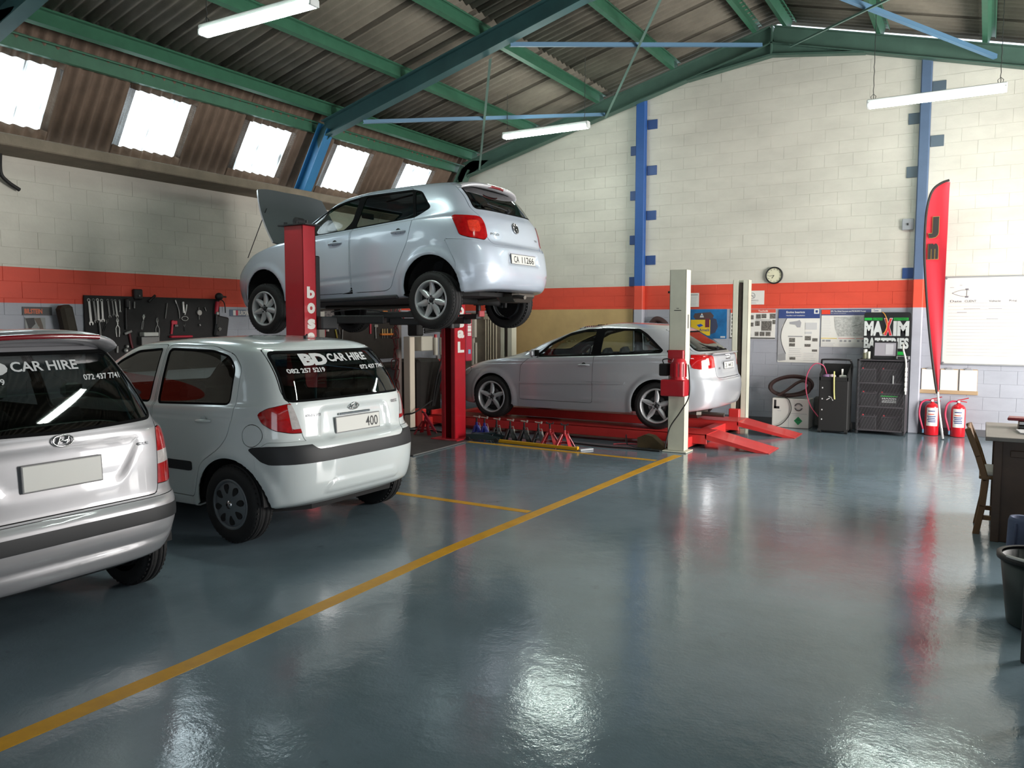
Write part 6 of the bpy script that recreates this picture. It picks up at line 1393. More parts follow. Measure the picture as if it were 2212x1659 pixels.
# grey divider next to the carton
MB().box((-2.15, 12.86, .24), (.16, .10, .47), mat('bin_grey', C(92, 94, 90), .6), .03).build('grey_canister', label='grey canister between the carton and the black trolley', cat='canister')
# battery stand
bs = empty('battery_stand', (0, 0, 0), label='black mesh battery stand with big white lettered headboard', cat='stand')
SX0, SX1, SY0, SY1, SZ = -1.56, -.95, 12.42, 12.80, 1.075
for x in (SX0, SX1):
    for y in (SY0, SY1): k = MB(); k.box((x, y, SZ / 2 + .01), (.03, .03, SZ), platek, .003); k.build('upright', bs)
dg = mat('stand_grey', C(62, 58, 62), .5)
for z in (.06, .40, .74, SZ - .005): k = MB(); k.box(((SX0 + SX1) / 2, (SY0 + SY1) / 2, z), (SX1 - SX0 + .03, SY1 - SY0 + .03, .018), dg, .003); k.build('shelf', bs)
k = MB(); W2, H2 = SX1 - SX0, SZ - .05
def clipline(x, z, dx, dz):
    ts = [0, 3]; 
    lo, hi = -9, 9
    for p, d, a, b_ in ((x, dx, SX0, SX1), (z, dz, .06, SZ - .03)):
        t0, t1 = (a - p) / d, (b_ - p) / d; lo = max(lo, min(t0, t1)); hi = min(hi, max(t0, t1))
    return (lo, hi) if hi - lo > .02 else None
for i in range(-80, 120):
    for dz, sp in ((-.55, .018), (2.2, .055)):
        x, z = SX0, .06 + i * sp * (1 if dz < 0 else 1.6) + (.5 if dz < 0 else -.9); r_ = clipline(x, z, 1, dz)
        if r_:
            A = Vector((x + r_[0], SY0 - .018, z + dz * r_[0])); B = Vector((x + r_[1], SY0 - .018, z + dz * r_[1])); d = B - A; n_ = Vector((-d.z, 0, d.x)).normalized() * .0014
            k.add([A - n_, B - n_, B + n_, A + n_], [(0, 1, 2, 3)], mat('mesh_grey', C(100, 96, 100), .5))
tag(k.build('wire_mesh', bs), kind='stuff')
k = MB(); k.box((SX1 + .016, (SY0 + SY1) / 2, SZ / 2), (.006, SY1 - SY0, SZ - .06), dg, .002); k.build('side_panel', bs)
k = MB(); k.box(((SX0 + SX1) / 2, SY1 + .01, SZ / 2), (SX1 - SX0, .006, SZ - .06), platek, .002); k.build('back_panel', bs)
MB().box((-1.10, SY0 - .028, .80), (.02, .012, .12), steel, .003).build('handle', bs)
# headboard
hy = SY1 - .02; k = MB(); HX0, HX1, HZ0, HZ1 = -1.55, -.93, 1.07, 1.755
hb2 = roundpoly([(HX0, HZ0), (HX1, HZ0), (HX1, HZ1), (HX0, HZ1)], .04); k.prism(hb2, hy, hy + .03, platek, 'Y'); k.build('headboard', bs)
hbp = MB(); gm = mat('sign_green', C(30, 168, 62), .45); wm = mat('sign_white', C(206, 210, 208), .45); rm = mat('sign_red', C(210, 52, 62), .45)
hw_, hh_ = HX1 - HX0, HZ1 - HZ0
def T(s_, u0, v0, u1, v1, m, l=.003, bold=.06): text(hbp, s_, m, lambda a, b, t: (HX0 + hw_ * u0 + a, hy - l, HZ1 - hh_ * v1 + b), (u1 - u0) * hw_, (v1 - v0) * hh_, bold)
def Rc(u0, v0, u1, v1, m, l=.002): hbp.box((HX0 + hw_ * (u0 + u1) / 2, hy - l / 2, HZ1 - hh_ * (v0 + v1) / 2), ((u1 - u0) * hw_, l, (v1 - v0) * hh_), m)
Rc(.01, .115, .175, .17, gm); Rc(.19, .115, .40, .17, gm); Rc(.64, .115, .95, .17, gm); Rc(.72, .83, .90, .90, gm)
T('SA STRONG', .195, .125, .395, .16, platek, .0035, .0); T('BATTERIES', .66, .125, .93, .16, platek, .0035, .0)
T('MA', .01, .185, .42, .50, wm); T('X', .425, .12, .625, .50, wm, .0032, .10); T('X', .44, .13, .61, .49, rm, .0045, .07); T('IM', .635, .185, .97, .50, wm); T('BATTERIES', .01, .54, .97, .77, wm, .003, .05)
hbp.build('sign_lettering', bs)
MB().tube(smoothcurve([(-1.31, hy - .01, 1.76), (-1.27, hy - .03, 1.72), (-1.24, hy - .02, 1.62), (-1.25, hy - .02, 1.50), (-1.29, hy - .02, 1.44)], 6), .006, mat('cord_yellow', C(220, 150, 40), .5), 6).build('yellow_cord', bs)
# things on the stand
mn = empty('monitor', (0, 0, 0), label='small grey-screened monitor on top of the battery stand', cat='monitor')
k = MB(); k.box((-1.225, 12.52, 1.215), (.32, .02, .25), platek, .008, rot('X', -6)); k.build('frame', mn); k = MB(); k.box((-1.225, 12.5075, 1.225), (.275, .003, .185), mat('screen_grey', C(150, 146, 152), .25), 0, rot('X', -6)); k.box((-1.17, 12.505, 1.225), (.10, .003, .15), mat('screen_pale', C(178, 176, 180), .25), 0, rot('X', -6)); k.build('screen', mn)
k = MB(); k.box((-1.225, 12.50, 1.089), (.34, .13, .012), platek, .004); k.build('foot', mn)
k = MB(); k.box((-.99, 12.50, 1.110), (.17, .12, .050), steel, .008); k.box((-.99, 12.439, 1.110), (.13, .003, .032), platek); k.build('radio', label='small silver-edged radio beside the monitor on the stand', cat='radio')
k = MB(); k.cyl((-1.49, 12.55, 1.0845), (-1.49, 12.55, 1.17), .033, mat('jar_olive', C(120, 120, 96), .4), 14); k.cyl((-1.49, 12.55, 1.17), (-1.49, 12.55, 1.22), .026, paper, 12); k.cyl((-1.44, 12.53, 1.0845), (-1.44, 12.53, 1.19), .022, mat('jar_pale', C(190, 190, 176), .4), 12); k.build('bottle_pair', label='olive bottle with white cap left of the monitor', cat='bottle')
k = MB()
k.tube(smoothcurve([(-1.00, 12.60, 1.30), (-.985, 12.44, 1.22), (-.955, 12.40, 1.12), (-.94, 12.385, 1.00), (-.935, 12.385, .60)], 6), .012, paper, 8)
for z in (.95, .88, .81, .74, .67): k.box((-.935, 12.375, z), (.03, .03, .055), paper, .004)
k.build('cable_strip', label='white socket strip hanging down the right edge of the stand', cat='socket strip')
def battery(x, y, z, w, label, green_=False, terms=True, col=None):
    r = empty('car_battery', (x, y, z), label=label, cat='battery', group='batteries inside the mesh stand')
    k = MB(); k.box((0, 0, .085), (w, .17, .17), platek, .006); k.build('case', r); k = MB(); k.box((0, 0, .178), (w - .01, .16, .018), col or dg, .004); k.build('lid', r)
    for s_, c in ((-1, rm), (1, dg)): MB().cyl((s_ * w * .36, -.04, .187), (s_ * w * .36, -.04, .205), .012, c, 8).build('terminal', r)
    if green_:
        k = MB(); k.box((0, -.0865, .10), (w * .8, .002, .11), inkk); k.box((0, -.088, .145), (w * .8, .002, .016), gm); text(k, 'MAXIM', wm, lambda a, b, t: (-w * .33 + a, -.0905, .10 + b), w * .66, .022, .03); 
        for q in range(3): k.box((0, -.088, .085 - q * .014), (w * .66, .002, .006), wm)
        k.build('label', r)
battery(-1.44, 12.60, .7495, .21, 'battery on the top shelf, left'); battery(-1.17, 12.60, .7495, .21, 'battery on the top shelf, right', col=dg)
battery(-1.42, 12.60, .4095, .22, 'battery on the middle shelf, left'); battery(-1.15, 12.58, .4095, .28, 'battery with green and white label on the middle shelf', True)
battery(-1.42, 12.60, .0695, .21, 'battery on the bottom shelf, left'); battery(-1.13, 12.60, .0695, .24, 'battery on the bottom shelf, right')
# whiteboard
wb = empty('whiteboard', (0, 0, 0), label='big whiteboard with handwritten job table, right edge of view', cat='whiteboard')
BX0, BX1, BZ0, BZ1 = -.525, 1.25, 1.02, 2.245
k = MB(); k.box(((BX0 + BX1) / 2, YB - .016, (BZ0 + BZ1) / 2), (BX1 - BX0, .018, BZ1 - BZ0), mat('board_white', C(212, 208, 200), .3)); k.build('panel', wb)
al = mat('aluminium', C(170, 170, 170), .4, .6)
for (x, z, w_, h_) in (((BX0 + BX1) / 2, BZ0, BX1 - BX0, .02), ((BX0 + BX1) / 2, BZ1, BX1 - BX0, .02), (BX0, (BZ0 + BZ1) / 2, .02, BZ1 - BZ0), (BX1, (BZ0 + BZ1) / 2, .02, BZ1 - BZ0)): k = MB(); k.box((x, YB - .018, z), (w_, .026, h_), al, .003); k.build('frame', wb)
for (x, z) in ((BX0, BZ0), (BX0, BZ1)): k = MB(); k.box((x + .01, YB - .02, z + (.01 if z == BZ0 else -.01)), (.045, .03, .045), mat('corner_grey', C(110, 110, 112), .4), .012); k.build('corner_cap', wb)
k = MB(); y_ = YB - .0275; mk = mat('marker_grey', C(150, 146, 150), .6); mk2 = mat('marker_dark', C(105, 100, 108), .6)
for i in range(17): k.box(((BX0 + BX1) / 2, y_, 1.88 - i * .046), (BX1 - BX0 - .10, .0015, .0022), mk)
for s_, x in (('Date', -.45), ('CLIENT', -.27), ('Vehicle', .02), ('Reg', .26), ('Job', .55)): text(k, s_, mk2, lambda a, b, t, x=x: (x + a, y_ - .001, 1.892 + b), .14 if len(s_) > 3 else .09, .03, .0)
car_o = [(-.43, 2.02), (-.36, 2.05), (-.30, 2.065), (-.25, 2.065), (-.22, 2.06)]; k.tube([(x, y_, z) for x, z in car_o], .003, mk2, 4); k.tube([(x, y_, 4.04 - z) for x, z in car_o], .003, mk2, 4)
k.tube([(-.25, y_, 2.065), (-.25, y_, 1.975)], .003, mk2, 4); k.box((-.25, y_, 2.075), (.04, .002, .016), mk2); k.box((-.25, y_, 1.965), (.04, .002, .016), mk2)
for x, z, w_ in ((-.46, 2.10, .05), (-.34, 2.13, .03), (-.28, 1.80, .2), (.02, 1.80, .16), (-.36, 1.75, .12), (.0, 1.66, .14)): k.box((x + w_ / 2, y_, z), (w_, .0015, .006), mk)
k.build('handwriting', wb)
# clipboards
rail = MB(); rail.box((-.43, YB - .012, .615), (.74, .022, .055), mat('rail_wood', C(168, 142, 110), .6), .003); rail.build('wooden_rail', label='narrow wooden rail under the three clipboards', cat='rail')
for i, x in enumerate((-.665, -.425, -.185)):
    r = empty('clipboard', (x, YB - .005, 0), label=['left clipboard with white sheets, partly behind the flag', 'middle clipboard with white sheets above the wooden rail', 'right clipboard with white sheets above the wooden rail'][i], cat='clipboard', group='clipboards on the back wall')
    k = MB(); k.box((0, -.006, .79), (.225, .005, .315), mat('rail_wood', C(168, 142, 110)), .002); k.build('board', r); k = MB(); k.box((0, -.011, .785), (.215, .004, .30), paper); k.build('sheets', r)
    k = MB(); k.box((0, -.016, .945), (.10, .010, .02), inkg, .003); k.cyl((-.03, -.018, .955), (.03, -.018, .955), .010, inkg, 8); k.build('clip', r)
# extinguishers
def extinguisher(x, y, label, rz=0):
    r = empty('fire_extinguisher', (x, y, 0), rz, label=label, cat='fire extinguisher', group='fire extinguishers under the clipboards')
    k = MB(); k.lathe([(0, .004), (.085, .004), (.092, .012), (.092, .38), (.085, .42), (.06, .45), (.03, .462), (.022, .48)], mat('ext_red', C(196, 20, 34), .28, coat=.6), 32, 'Z'); k.build('cylinder', r)
    k = MB(); k.cyl((0, 0, .478), (0, 0, .515), .02, steel, 12); k.cyl((0, -.02, .50), (0, -.035, .50), .016, paper, 10); k.build('valve', r)
    k = MB(); k.tube([(-.02, 0, .515), (.04, 0, .53), (.12, -.01, .555)], .007, mat('ext_red', C(196, 20, 34)), 6); k.tube([(-.02, 0, .505), (.04, 0, .505), (.10, -.01, .495)], .007, mat('ext_red', C(196, 20, 34)), 6); k.build('lever', r)
    k = MB(); k.tube(smoothcurve([(-.02, 0, .50), (-.09, 0, .495), (-.145, -.01, .44), (-.16, -.02, .30), (-.13, -.03, .17), (-.105, -.03, .08)], 6), .013, mat('hose_pink', C(206, 60, 92), .45), 8); k.tube([(-.105, -.03, .085), (-.105, -.03, .03)], .015, mat('nozzle_blue', C(110, 150, 180), .5), 8); k.build('hose', r)
    lab = MB(); n = 14
    def cur(z0, z1, a0, a1, m, R_): 
        V = []; 
        for i in range(n + 1):
            a = a0 + (a1 - a0) * i / n; V += [(R_ * math.sin(a), -R_ * math.cos(a), z0), (R_ * math.sin(a), -R_ * math.cos(a), z1)]
        lab.add(V, [(2 * i, 2 * i + 2, 2 * i + 3, 2 * i + 1) for i in range(n)], m, True)
    cur(.14, .40, -.75, .95, paper, .0928)
    for z, a0, a1, m in ((.345, -.5, .5, navy), (.30, -.5, .4, inkr), (.27, -.6, .6, navy), (.245, -.5, .5, navy), (.22, -.6, .6, navy), (.195, -.5, .6, navy)): cur(z, z + .014, a0, a1, m, .0934)
    lab.build('label', r); return r
extinguisher(-.615, 12.80, 'left fire extinguisher, red with white label, behind the flag pole'); extinguisher(-.285, 12.79, 'right fire extinguisher, red with white label, nearer the desk')
MB().box((-.72, YB - .012, .24), (.34, .016, .46), mat('backing_dark', C(86, 84, 96), .5), .003).build('backing_board', label='dark grey backing board behind the left fire extinguisher', cat='board')
# feather flag
ff = empty('feather_flag', (0, 0, 0), label='tall red feather flag with black edge against the right column', cat='flag')
L_ = [(-.535, .640), (-.56, .763), (-.618, 1.143), (-.682, 1.65), (-.737, 2.219), (-.762, 2.597), (-.761, 3.035), (-.731, 3.282), (-.680, 3.414), (-.589, 3.486), (-.497, 3.515)]
R_ = [(-.525, .640), (-.521, .955), (-.511, 1.587), (-.502, 2.213), (-.498, 2.833), (-.497, 3.386), (-.493, 3.50)]
Ls = [(p[0], p[2]) for p in smoothcurve([(x, 0, z) for x, z in L_], 4)]; zs_ = np.array([p[1] for p in Ls]); xs_ = np.array([p[0] for p in Ls]); rz_ = np.array([p[1] for p in R_]); rx_ = np.array([p[0] for p in R_])
fr_ = mat('flag_red', C(206, 36, 52), .7); fk = mat('flag_black', C(40, 34, 32), .7)
Zs = np.linspace(.66, 3.49, 60); k = MB(); V = []; nu_ = 6
for z in Zs:
    xl = np.interp(z, zs_, xs_) ; xr = np.interp(z, rz_, rx_)
    for i in range(nu_ + 1):
        u = i / nu_; V.append((xl + (xr - xl) * u, 12.35 + .02 * math.sin(u * 5 + z * 2.3) * u, z))
for z in Zs:
    xl = np.interp(z, zs_, xs_); xr = np.interp(z, rz_, rx_)
    for i in range(nu_ + 1): u = i / nu_; V.append((xl + (xr - xl) * u, 12.353 + .02 * math.sin(u * 5 + z * 2.3) * u, z))
W3 = nu_ + 1; q = len(V) // 2; F = [(j * W3 + i, j * W3 + i + 1, (j + 1) * W3 + i + 1, (j + 1) * W3 + i) for j in range(59) for i in range(nu_)]
F += [tuple(q + i for i in reversed(f)) for f in F]; k.add(V, F, fr_, True); k.build('fabric', ff)
k = MB(); k.tube([(x - .005, 12.35, z) for x, z in Ls], .016, fk, 8); k.build('sleeve', ff)
k = MB(); k.tube([(-.535, 12.35, .66), (-.50, 12.37, .35), (-.462, 12.38, .10)], .014, paper, 8); k.tube([(-.475, 12.38, .16), (-.452, 12.385, .012)], .018, inkg, 8); k.build('pole', ff)
k = MB(); text(k, 'J', fk, lambda a, b, t: (-.725 + a, 12.333, 2.755 + b), .12, .28, .06); text(k, 'm', fk, lambda a, b, t: (-.72 + a, 12.333, 2.47 + b), .12, .21, .06)
gold = mat('flag_gold', C(150, 120, 60), .6); text(k, 'J', gold, lambda a, b, t: (-.731 + a, 12.336, 2.748 + b), .132, .294, .09); text(k, 'm', gold, lambda a, b, t: (-.726 + a, 12.336, 2.463 + b), .132, .224, .09)
k.build('lettering', ff)
# ================================================================ LEFT WALL TOOLS, DESK
bk = mat('board_black', C(34, 32, 32), .8, var=.3, vscale=8)
tb = MB(); tb.box((XL + .022, 6.62, 1.45), (.018, 1.97, .96), bk, .003); tb.build('tool_board', label='black tool board on the left wall behind the white hatchback', cat='tool board')
tb2 = MB(); tb2.box((XL + .022, 10.62, 1.45), (.018, 2.12, 1.0), mat('board_brown', C(46, 40, 36), .8, var=.3), .003); tb2.build('tool_board', label='dark tool board at the far end of the left wall, under the raised car', cat='tool board')
wt = XL + .036
tsil = mat('tool_steel', C(176, 176, 172), .35, .6); tdim = mat('tool_dim', C(110, 110, 108), .4, .6); tred = mat('tool_red', C(176, 30, 52), .45); tora = mat('tool_orange', C(206, 120, 50), .5); tyel = mat('tool_yellow', C(190, 170, 70), .5); tblk = mat('tool_black', C(22, 22, 23), .5)
GRP = 'hand tools on the left tool board'
def P3(y, z, x=0.0): return (wt + x, y, z)
def nail(mb, y, z): mb.cyl((XL + .03, y, z), (wt + .02, y, z), .004, tdim, 6)
def spanner(y, z, L, ang, m, label, group=GRP):
    mb = MB(); R = Matrix.Rotation(ang, 3, 'X'); T = lambda a, b: tuple(Vector(P3(y, z)) + R @ Vector((0, a, b)))
    def ex(poly):
        n = len(poly); V = [T(*p) for p in poly] + [tuple(Vector(T(*p)) + Vector((.008, 0, 0))) for p in poly]
        tr = tessellate_polygon([[Vector((p[0], p[1], 0)) for p in poly]]); F = [tuple(t) for t in tr] + [tuple(i + n for i in reversed(t)) for t in tr] + [(i, (i + 1) % n, n + (i + 1) % n, n + i) for i in range(n)]
        mb.add(V, F, m)
    w = L * .042; r = L * .085
    ex([(-w, -.08 * L), (w, -.08 * L), (w * 1.1, -L * .85), (-w * 1.1, -L * .85)])
    c = -L * .92; pts = [(r * 1.05 * math.cos(a), c + r * 1.05 * math.sin(a)) for a in np.linspace(math.radians(-60), math.radians(240), 14)]; pts += [(-r * .40, c - r * .75), (-r * .42, c + .05 * r), (0, c + r * .30), (r * .42, c + .05 * r), (r * .40, c - r * .75)]
    ex(pts); n = 14; mb.tube([T(r * .62 * math.cos(a), -.04 * L + r * .62 * math.sin(a)) for a in np.linspace(0, 2 * PI, n + 1)[:-1]], r * .24, m, 6, closed=True)
    nail(mb, y, z - .04 * L); return mb.build('spanner', label=label, cat='spanner', group=group)
ord_ = ['first', 'second', 'third', 'fourth', 'fifth', 'sixth', 'seventh', 'eighth']
def LW(px, py): p = onX(px, py, wt); return p.y, p.z
SP = [((191, 646), (197, 703), tsil), ((201, 646), (208, 698), tdim), ((210, 646), (213, 697), tsil), ((219, 647), (222, 696), tsil), ((232, 647), (237, 687), tdim), ((241, 647), (246, 683), tdim), ((248, 648), (253, 686), tsil), ((258, 648), (259, 675), tsil)]
for i, (a, b_, m) in enumerate(SP):
    ya, za = LW(*a); yb_, zb = LW(*b_); d = math.hypot(yb_ - ya, zb - za); spanner(ya, za, d, math.atan2(yb_ - ya, za - zb), m, ord_[i] + ' spanner from the left in the hanging row')
def pliers(px, py, L, m, m2, label, op=.10, rz=0.0):
    y, z = LW(px, py); mb = MB(); R = Matrix.Rotation(rz, 3, 'X'); T = lambda a, b, x=0: tuple(Vector(P3(y, z, x)) + R @ Vector((0, a, b)))
    for s_ in (-1, 1):
        mb.tube([T(s_ * .004, .0), T(s_ * .012, -L * .16), T(-s_ * .004, -L * .33)], [L * .02, L * .045, L * .05], m, 6)
        mb.tube([T(-s_ * .004, -L * .33), T(s_ * L * op, -L * .55), T(s_ * L * op * .95, -L * .8), T(s_ * L * op * .7, -L)], [L * .035, L * .035, L * .04, L * .03], m2, 6)
    nail(mb, y, z); return mb.build('pliers', label=label, cat='pliers', group=GRP)
pliers(253, 686, .24, tsil, tsil, 'large pale locking pliers below the spanner row'); pliers(339, 686, .26, tdim, tdim, 'grey long-handled pliers in the middle of the board'); pliers(232, 690, .16, tdim, tblk, 'small black-handled pliers hanging tilted below the spanners', .06, -.35)
pliers(311, 679, .20, tsil, tdim, 'pale snips hanging above the white socket tray', .05, -.2); pliers(398, 700, .10, tdim, tblk, 'black-handled cutter low on the board', .08)
def stick(pts, r, m, label, cat, name, extra=None, group=GRP):
    mb = MB(); P = [P3(*LW(*p), x=.01) for p in pts]; mb.tube(smoothcurve(P, 4), r, m, 6)
    if extra: extra(mb, P)
    nail(mb, P[0][1], P[0][2]); return mb.build(name, label=label, cat=cat, group=group)
stick([(213, 697), (216, 724)], .016, tdim, 'short thick steel bar below the third spanner', 'bar', 'steel_bar'); stick([(277, 650), (278, 668)], .017, tdim, 'stubby grey socket extension', 'tool', 'socket_extension'); stick([(289, 652), (289, 666)], .014, tdim, 'second stubby dark extension', 'tool', 'socket_extension')
stick([(360, 655), (358, 672), (356, 688)], .008, tdim, 'thin bent steel hook tool', 'tool', 'hook_tool'); stick([(380, 655), (385, 670), (387, 688)], .009, tdim, 'long thin pry bar leaning right', 'pry bar', 'pry_bar'); stick([(377, 648), (380, 656)], .010, tsil, 'small bright clip at the top of the board', 'clip', 'spring_clip')
stick([(394, 652), (395, 668), (396, 676)], .020, tsil, 'pale flat scraper blade', 'scraper', 'scraper', None); 
stick([(402, 658), (401, 668), (398, 680)], .012, tsil, 'bright gauge arm beside the scraper', 'tool', 'gauge_arm', lambda mb, P: mb.tube([(P[-1][0], P[-1][1] + .05 * math.cos(a), P[-1][2] - .05 + .03 * math.sin(a)) for a in np.linspace(0, 2 * PI, 13)[:-1]], .006, tsil, 5, closed=True))
stick([(428, 664), (429, 690)], .007, tdim, 'round white dial gauge on a stem', 'gauge', 'dial_gauge', lambda mb, P: mb.cyl((wt + .005, (P[0][1] + P[-1][1]) / 2, (P[0][2] + P[-1][2]) / 2 + .01), (wt + .03, (P[0][1] + P[-1][1]) / 2, (P[0][2] + P[-1][2]) / 2 + .01), .036, tsil, 20))
stick([(430, 700), (431, 704)], .018, tdim, 'small round fitting low right of the board', 'fitting', 'round_fitting'); stick([(441, 664), (444, 672)], .008, tdim, 'short steel pin right of the dial gauge', 'pin', 'steel_pin')
def pw(mb, P): mb.box((wt + .012, P[0][1] + .02, P[0][2] - .03), (.022, .09, .05), tred, .006); mb.box((wt + .012, P[0][1] + .05, P[0][2] - .07), (.02, .05, .03), tdim, .004)
stick([(372, 692), (369, 722)], .016, tred, 'red pipe wrench on the tool board', 'wrench', 'pipe_wrench', pw)
stick([(278, 719), (281, 736), (285, 752)], .016, mat('tool_maroon', C(92, 26, 34), .5), 'maroon-handled hammer low on the board', 'hammer', 'hammer', lambda mb, P: (mb.box((wt + .015, P[0][1] - .02, P[0][2] + .005), (.03, .11, .035), tdim, .006, rot('X', 20))))
stick([(271, 655), (271, 690), (272, 712)], .020, tblk, 'black rubber mallet handle in the middle of the board', 'mallet', 'mallet', lambda mb, P: mb.box((wt + .03, P[0][1], P[0][2] + .0), (.05, .05, .12), tblk, .012))
y, z = LW(317, 722); k = MB(); k.box((wt + .05, y, z), (.10, .21, .05), mat('tray_white', C(190, 190, 184), .5), .006); k.box((wt + .04, y, z - .085), (.08, .26, .11), tdim, .006); k.build('socket_tray', label='white socket tray on a bracket low on the board', cat='tray')
y, z = LW(297, 634); k = MB(); k.box((wt + .0, y, z - .01), (.06, .12, .13), tblk, .012); k.cyl((wt + .03, y, z - .03), (wt + .045, y, z - .03), .012, tdim, 10); k.build('black_bracket', label='black bracket box on top of the tool board', cat='bracket')
k = MB(); k.tube([P3(*LW(320, 652), x=.01), P3(*LW(330, 642), x=.01), P3(*LW(334, 638), x=.01)], .016, tblk, 6); k.build('black_lever', label='black lever tool standing at the top edge of the board', cat='lever', group=GRP)
yy, zz = LW(468, 641); k = MB(); k.sphere((wt + .05, yy, zz), (.05, .06, .055), tblk, 14, 8); k.cyl((wt + .05, yy + .04, zz), (wt + .05, yy + .12, zz), .012, tblk, 8); k.tube([P3(*LW(466, 652), x=.04), P3(*LW(464, 665), x=.04), P3(*LW(463, 678), x=.04)], .028, tred, 8); k.tube([P3(*LW(463, 678), x=.04), P3(*LW(463, 700), x=.04)], .022, tblk, 8); k.box(P3(*LW(463, 677), x=.06), (.05, .04, .05), tsil, .01); k.build('spray_gun', label='red and black grease gun at the right end of the board', cat='grease gun')
k = MB(); k.tube(smoothcurve([P3(*LW(470, 645), x=.04), P3(*LW(480, 652), x=.03), P3(*LW(484, 663), x=.02), P3(*LW(485, 676), x=.02)], 5), .008, tblk, 6); k.build('thin_hose', label='thin black hose curving off the right end of the board', cat='hose')
k = MB(); k.box(P3(*LW(475, 706), x=.03), (.05, .22, .30), tblk, .02, rot('X', -10)); k.cyl(P3(*LW(467, 710), x=.06), P3(*LW(468, 712), x=.08), .025, tsil, 10); k.build('black_case', label='black plastic case at the lower right of the board', cat='case')
stick([(252, 748), (252, 762)], .02, tdim, 'grey socket just above the roof of the white car', 'socket', 'socket'); k = MB(); y, z = LW(269, 757); k.box((wt + .03, y, z), (.05, .05, .05), tsil, .015); k.box((wt + .03, y + .02, z + .05), (.04, .03, .04), tsil, .01); k.build('clamp', label='bright metal clamp just above the white car', cat='clamp')
k = MB(); y, z = LW(388, 727); k.box((wt + .03, y, z), (.06, .34, .03), tred, .01); k.build('red_level', label='red strip tool just above the roof of the white car', cat='level')
# muffler-like pad, banners on left wall
k = MB(); ya, za = LW(132, 664); yb_, zb = LW(146, 726); d = Vector((0, yb_ - ya, zb - za)); R = Matrix.Rotation(math.atan2(yb_ - ya, za - zb), 3, 'X'); k.box(((XL + .13), (ya + yb_) / 2, (za + zb) / 2 - .12), (.16, .15, abs(zb - za) + .30), mat('pad_brown', C(58, 52, 42), .8, var=.3), .035, R); k.build('exhaust_silencer', label='dark brown silencer box hanging left of the tool board', cat='silencer')
class FlatL:
    def __init__(s, px): 
        x0, y0, x1, y1 = px; ym = (y0 + y1) / 2; s.Y0 = onX(x0, ym, XL + .006).y; s.Y1 = onX(x1, ym, XL + .006).y; xm = (x0 + x1) / 2; s.Z1 = onX(xm, y0, XL + .006).z; s.Z0 = onX(xm, y1, XL + .006).z; s.mb = MB(); s.w = s.Y1 - s.Y0; s.h = s.Z1 - s.Z0; s.k = 0
    def rect(s, u0, v0, u1, v1, m): s.k += 1; t = .006 + .0006 * s.k; s.mb.box((XL + .004 + t / 2, s.Y0 + s.w * (u0 + u1) / 2, s.Z1 - s.h * (v0 + v1) / 2), (t, (u1 - u0) * s.w, (v1 - v0) * s.h), m); return s
    def poly(s, pts, m): s.k += 1; t = .006 + .0006 * s.k; s.mb.prism([(s.Y0 + s.w * u, s.Z1 - s.h * v) for u, v in pts], XL + .004, XL + .004 + t, m, 'X'); return s
    def txt(s, t_, u0, v0, u1, v1, m): s.k += 1; t = .0075 + .0006 * s.k; text(s.mb, t_, m, lambda a, b, q: (XL + .004 + t, s.Y0 + s.w * u0 + a, s.Z1 - s.h * v1 + b), (u1 - u0) * s.w, (v1 - v0) * s.h, .04); return s
f = FlatL((48, 663, 112, 681)); f.rect(0, 0, 1, 1, mat('banner_dark', C(62, 62, 64), .5)); f.txt('BILSTEIN', .06, .22, .66, .82, mat('banner_orange', C(206, 100, 60), .5)); f.mb.build('wall_banner', label='dark strip banner with orange lettering at far left wall', cat='banner')
f = FlatL((54, 686, 98, 720)); f.rect(0, 0, 1, 1.6, mat('poster_grey', C(140, 142, 140), .6)); f.poly([(.02, .05), (.45, .02), (.50, .4), (.30, .65), (.34, 1.3), (.20, 1.3), (.14, .6)], tblk); f.poly([(.45, .05), (.75, .02), (.86, .5), (.95, 1.3), (.82, 1.3), (.70, .7), (.62, .5)], mat('poster_brown', C(96, 84, 74), .6)); f.poly([(.36, .7), (.6, .9), (.75, 1.4), (.35, 1.4)], tblk); f.mb.build('wall_poster', label='grey poster with dark figures under the banner', cat='poster')
f = FlatL((496, 669, 531, 683)); f.rect(0, 0, 1, 1, mat('euro_grey', C(92, 104, 124), .5)); f.rect(.20, .10, .36, .88, white_p); f.rect(.36, .10, .50, .88, mat('euro_red', C(196, 60, 84), .5)); f.txt('EUROPA', .50, .14, 1.15, .86, white_p); f.mb.build('wall_sign', label='grey sign with small striped flag mark beside the raised car front wheel', cat='sign')
k = MB(); k.box((XL + .10, 9.46, 1.30), (.18, .13, .95), mat('cupboard_pale', C(186, 182, 174), .5), .006); k.build('narrow_cupboard', label='narrow pale cupboard at the left end of the far tool board', cat='cupboard')
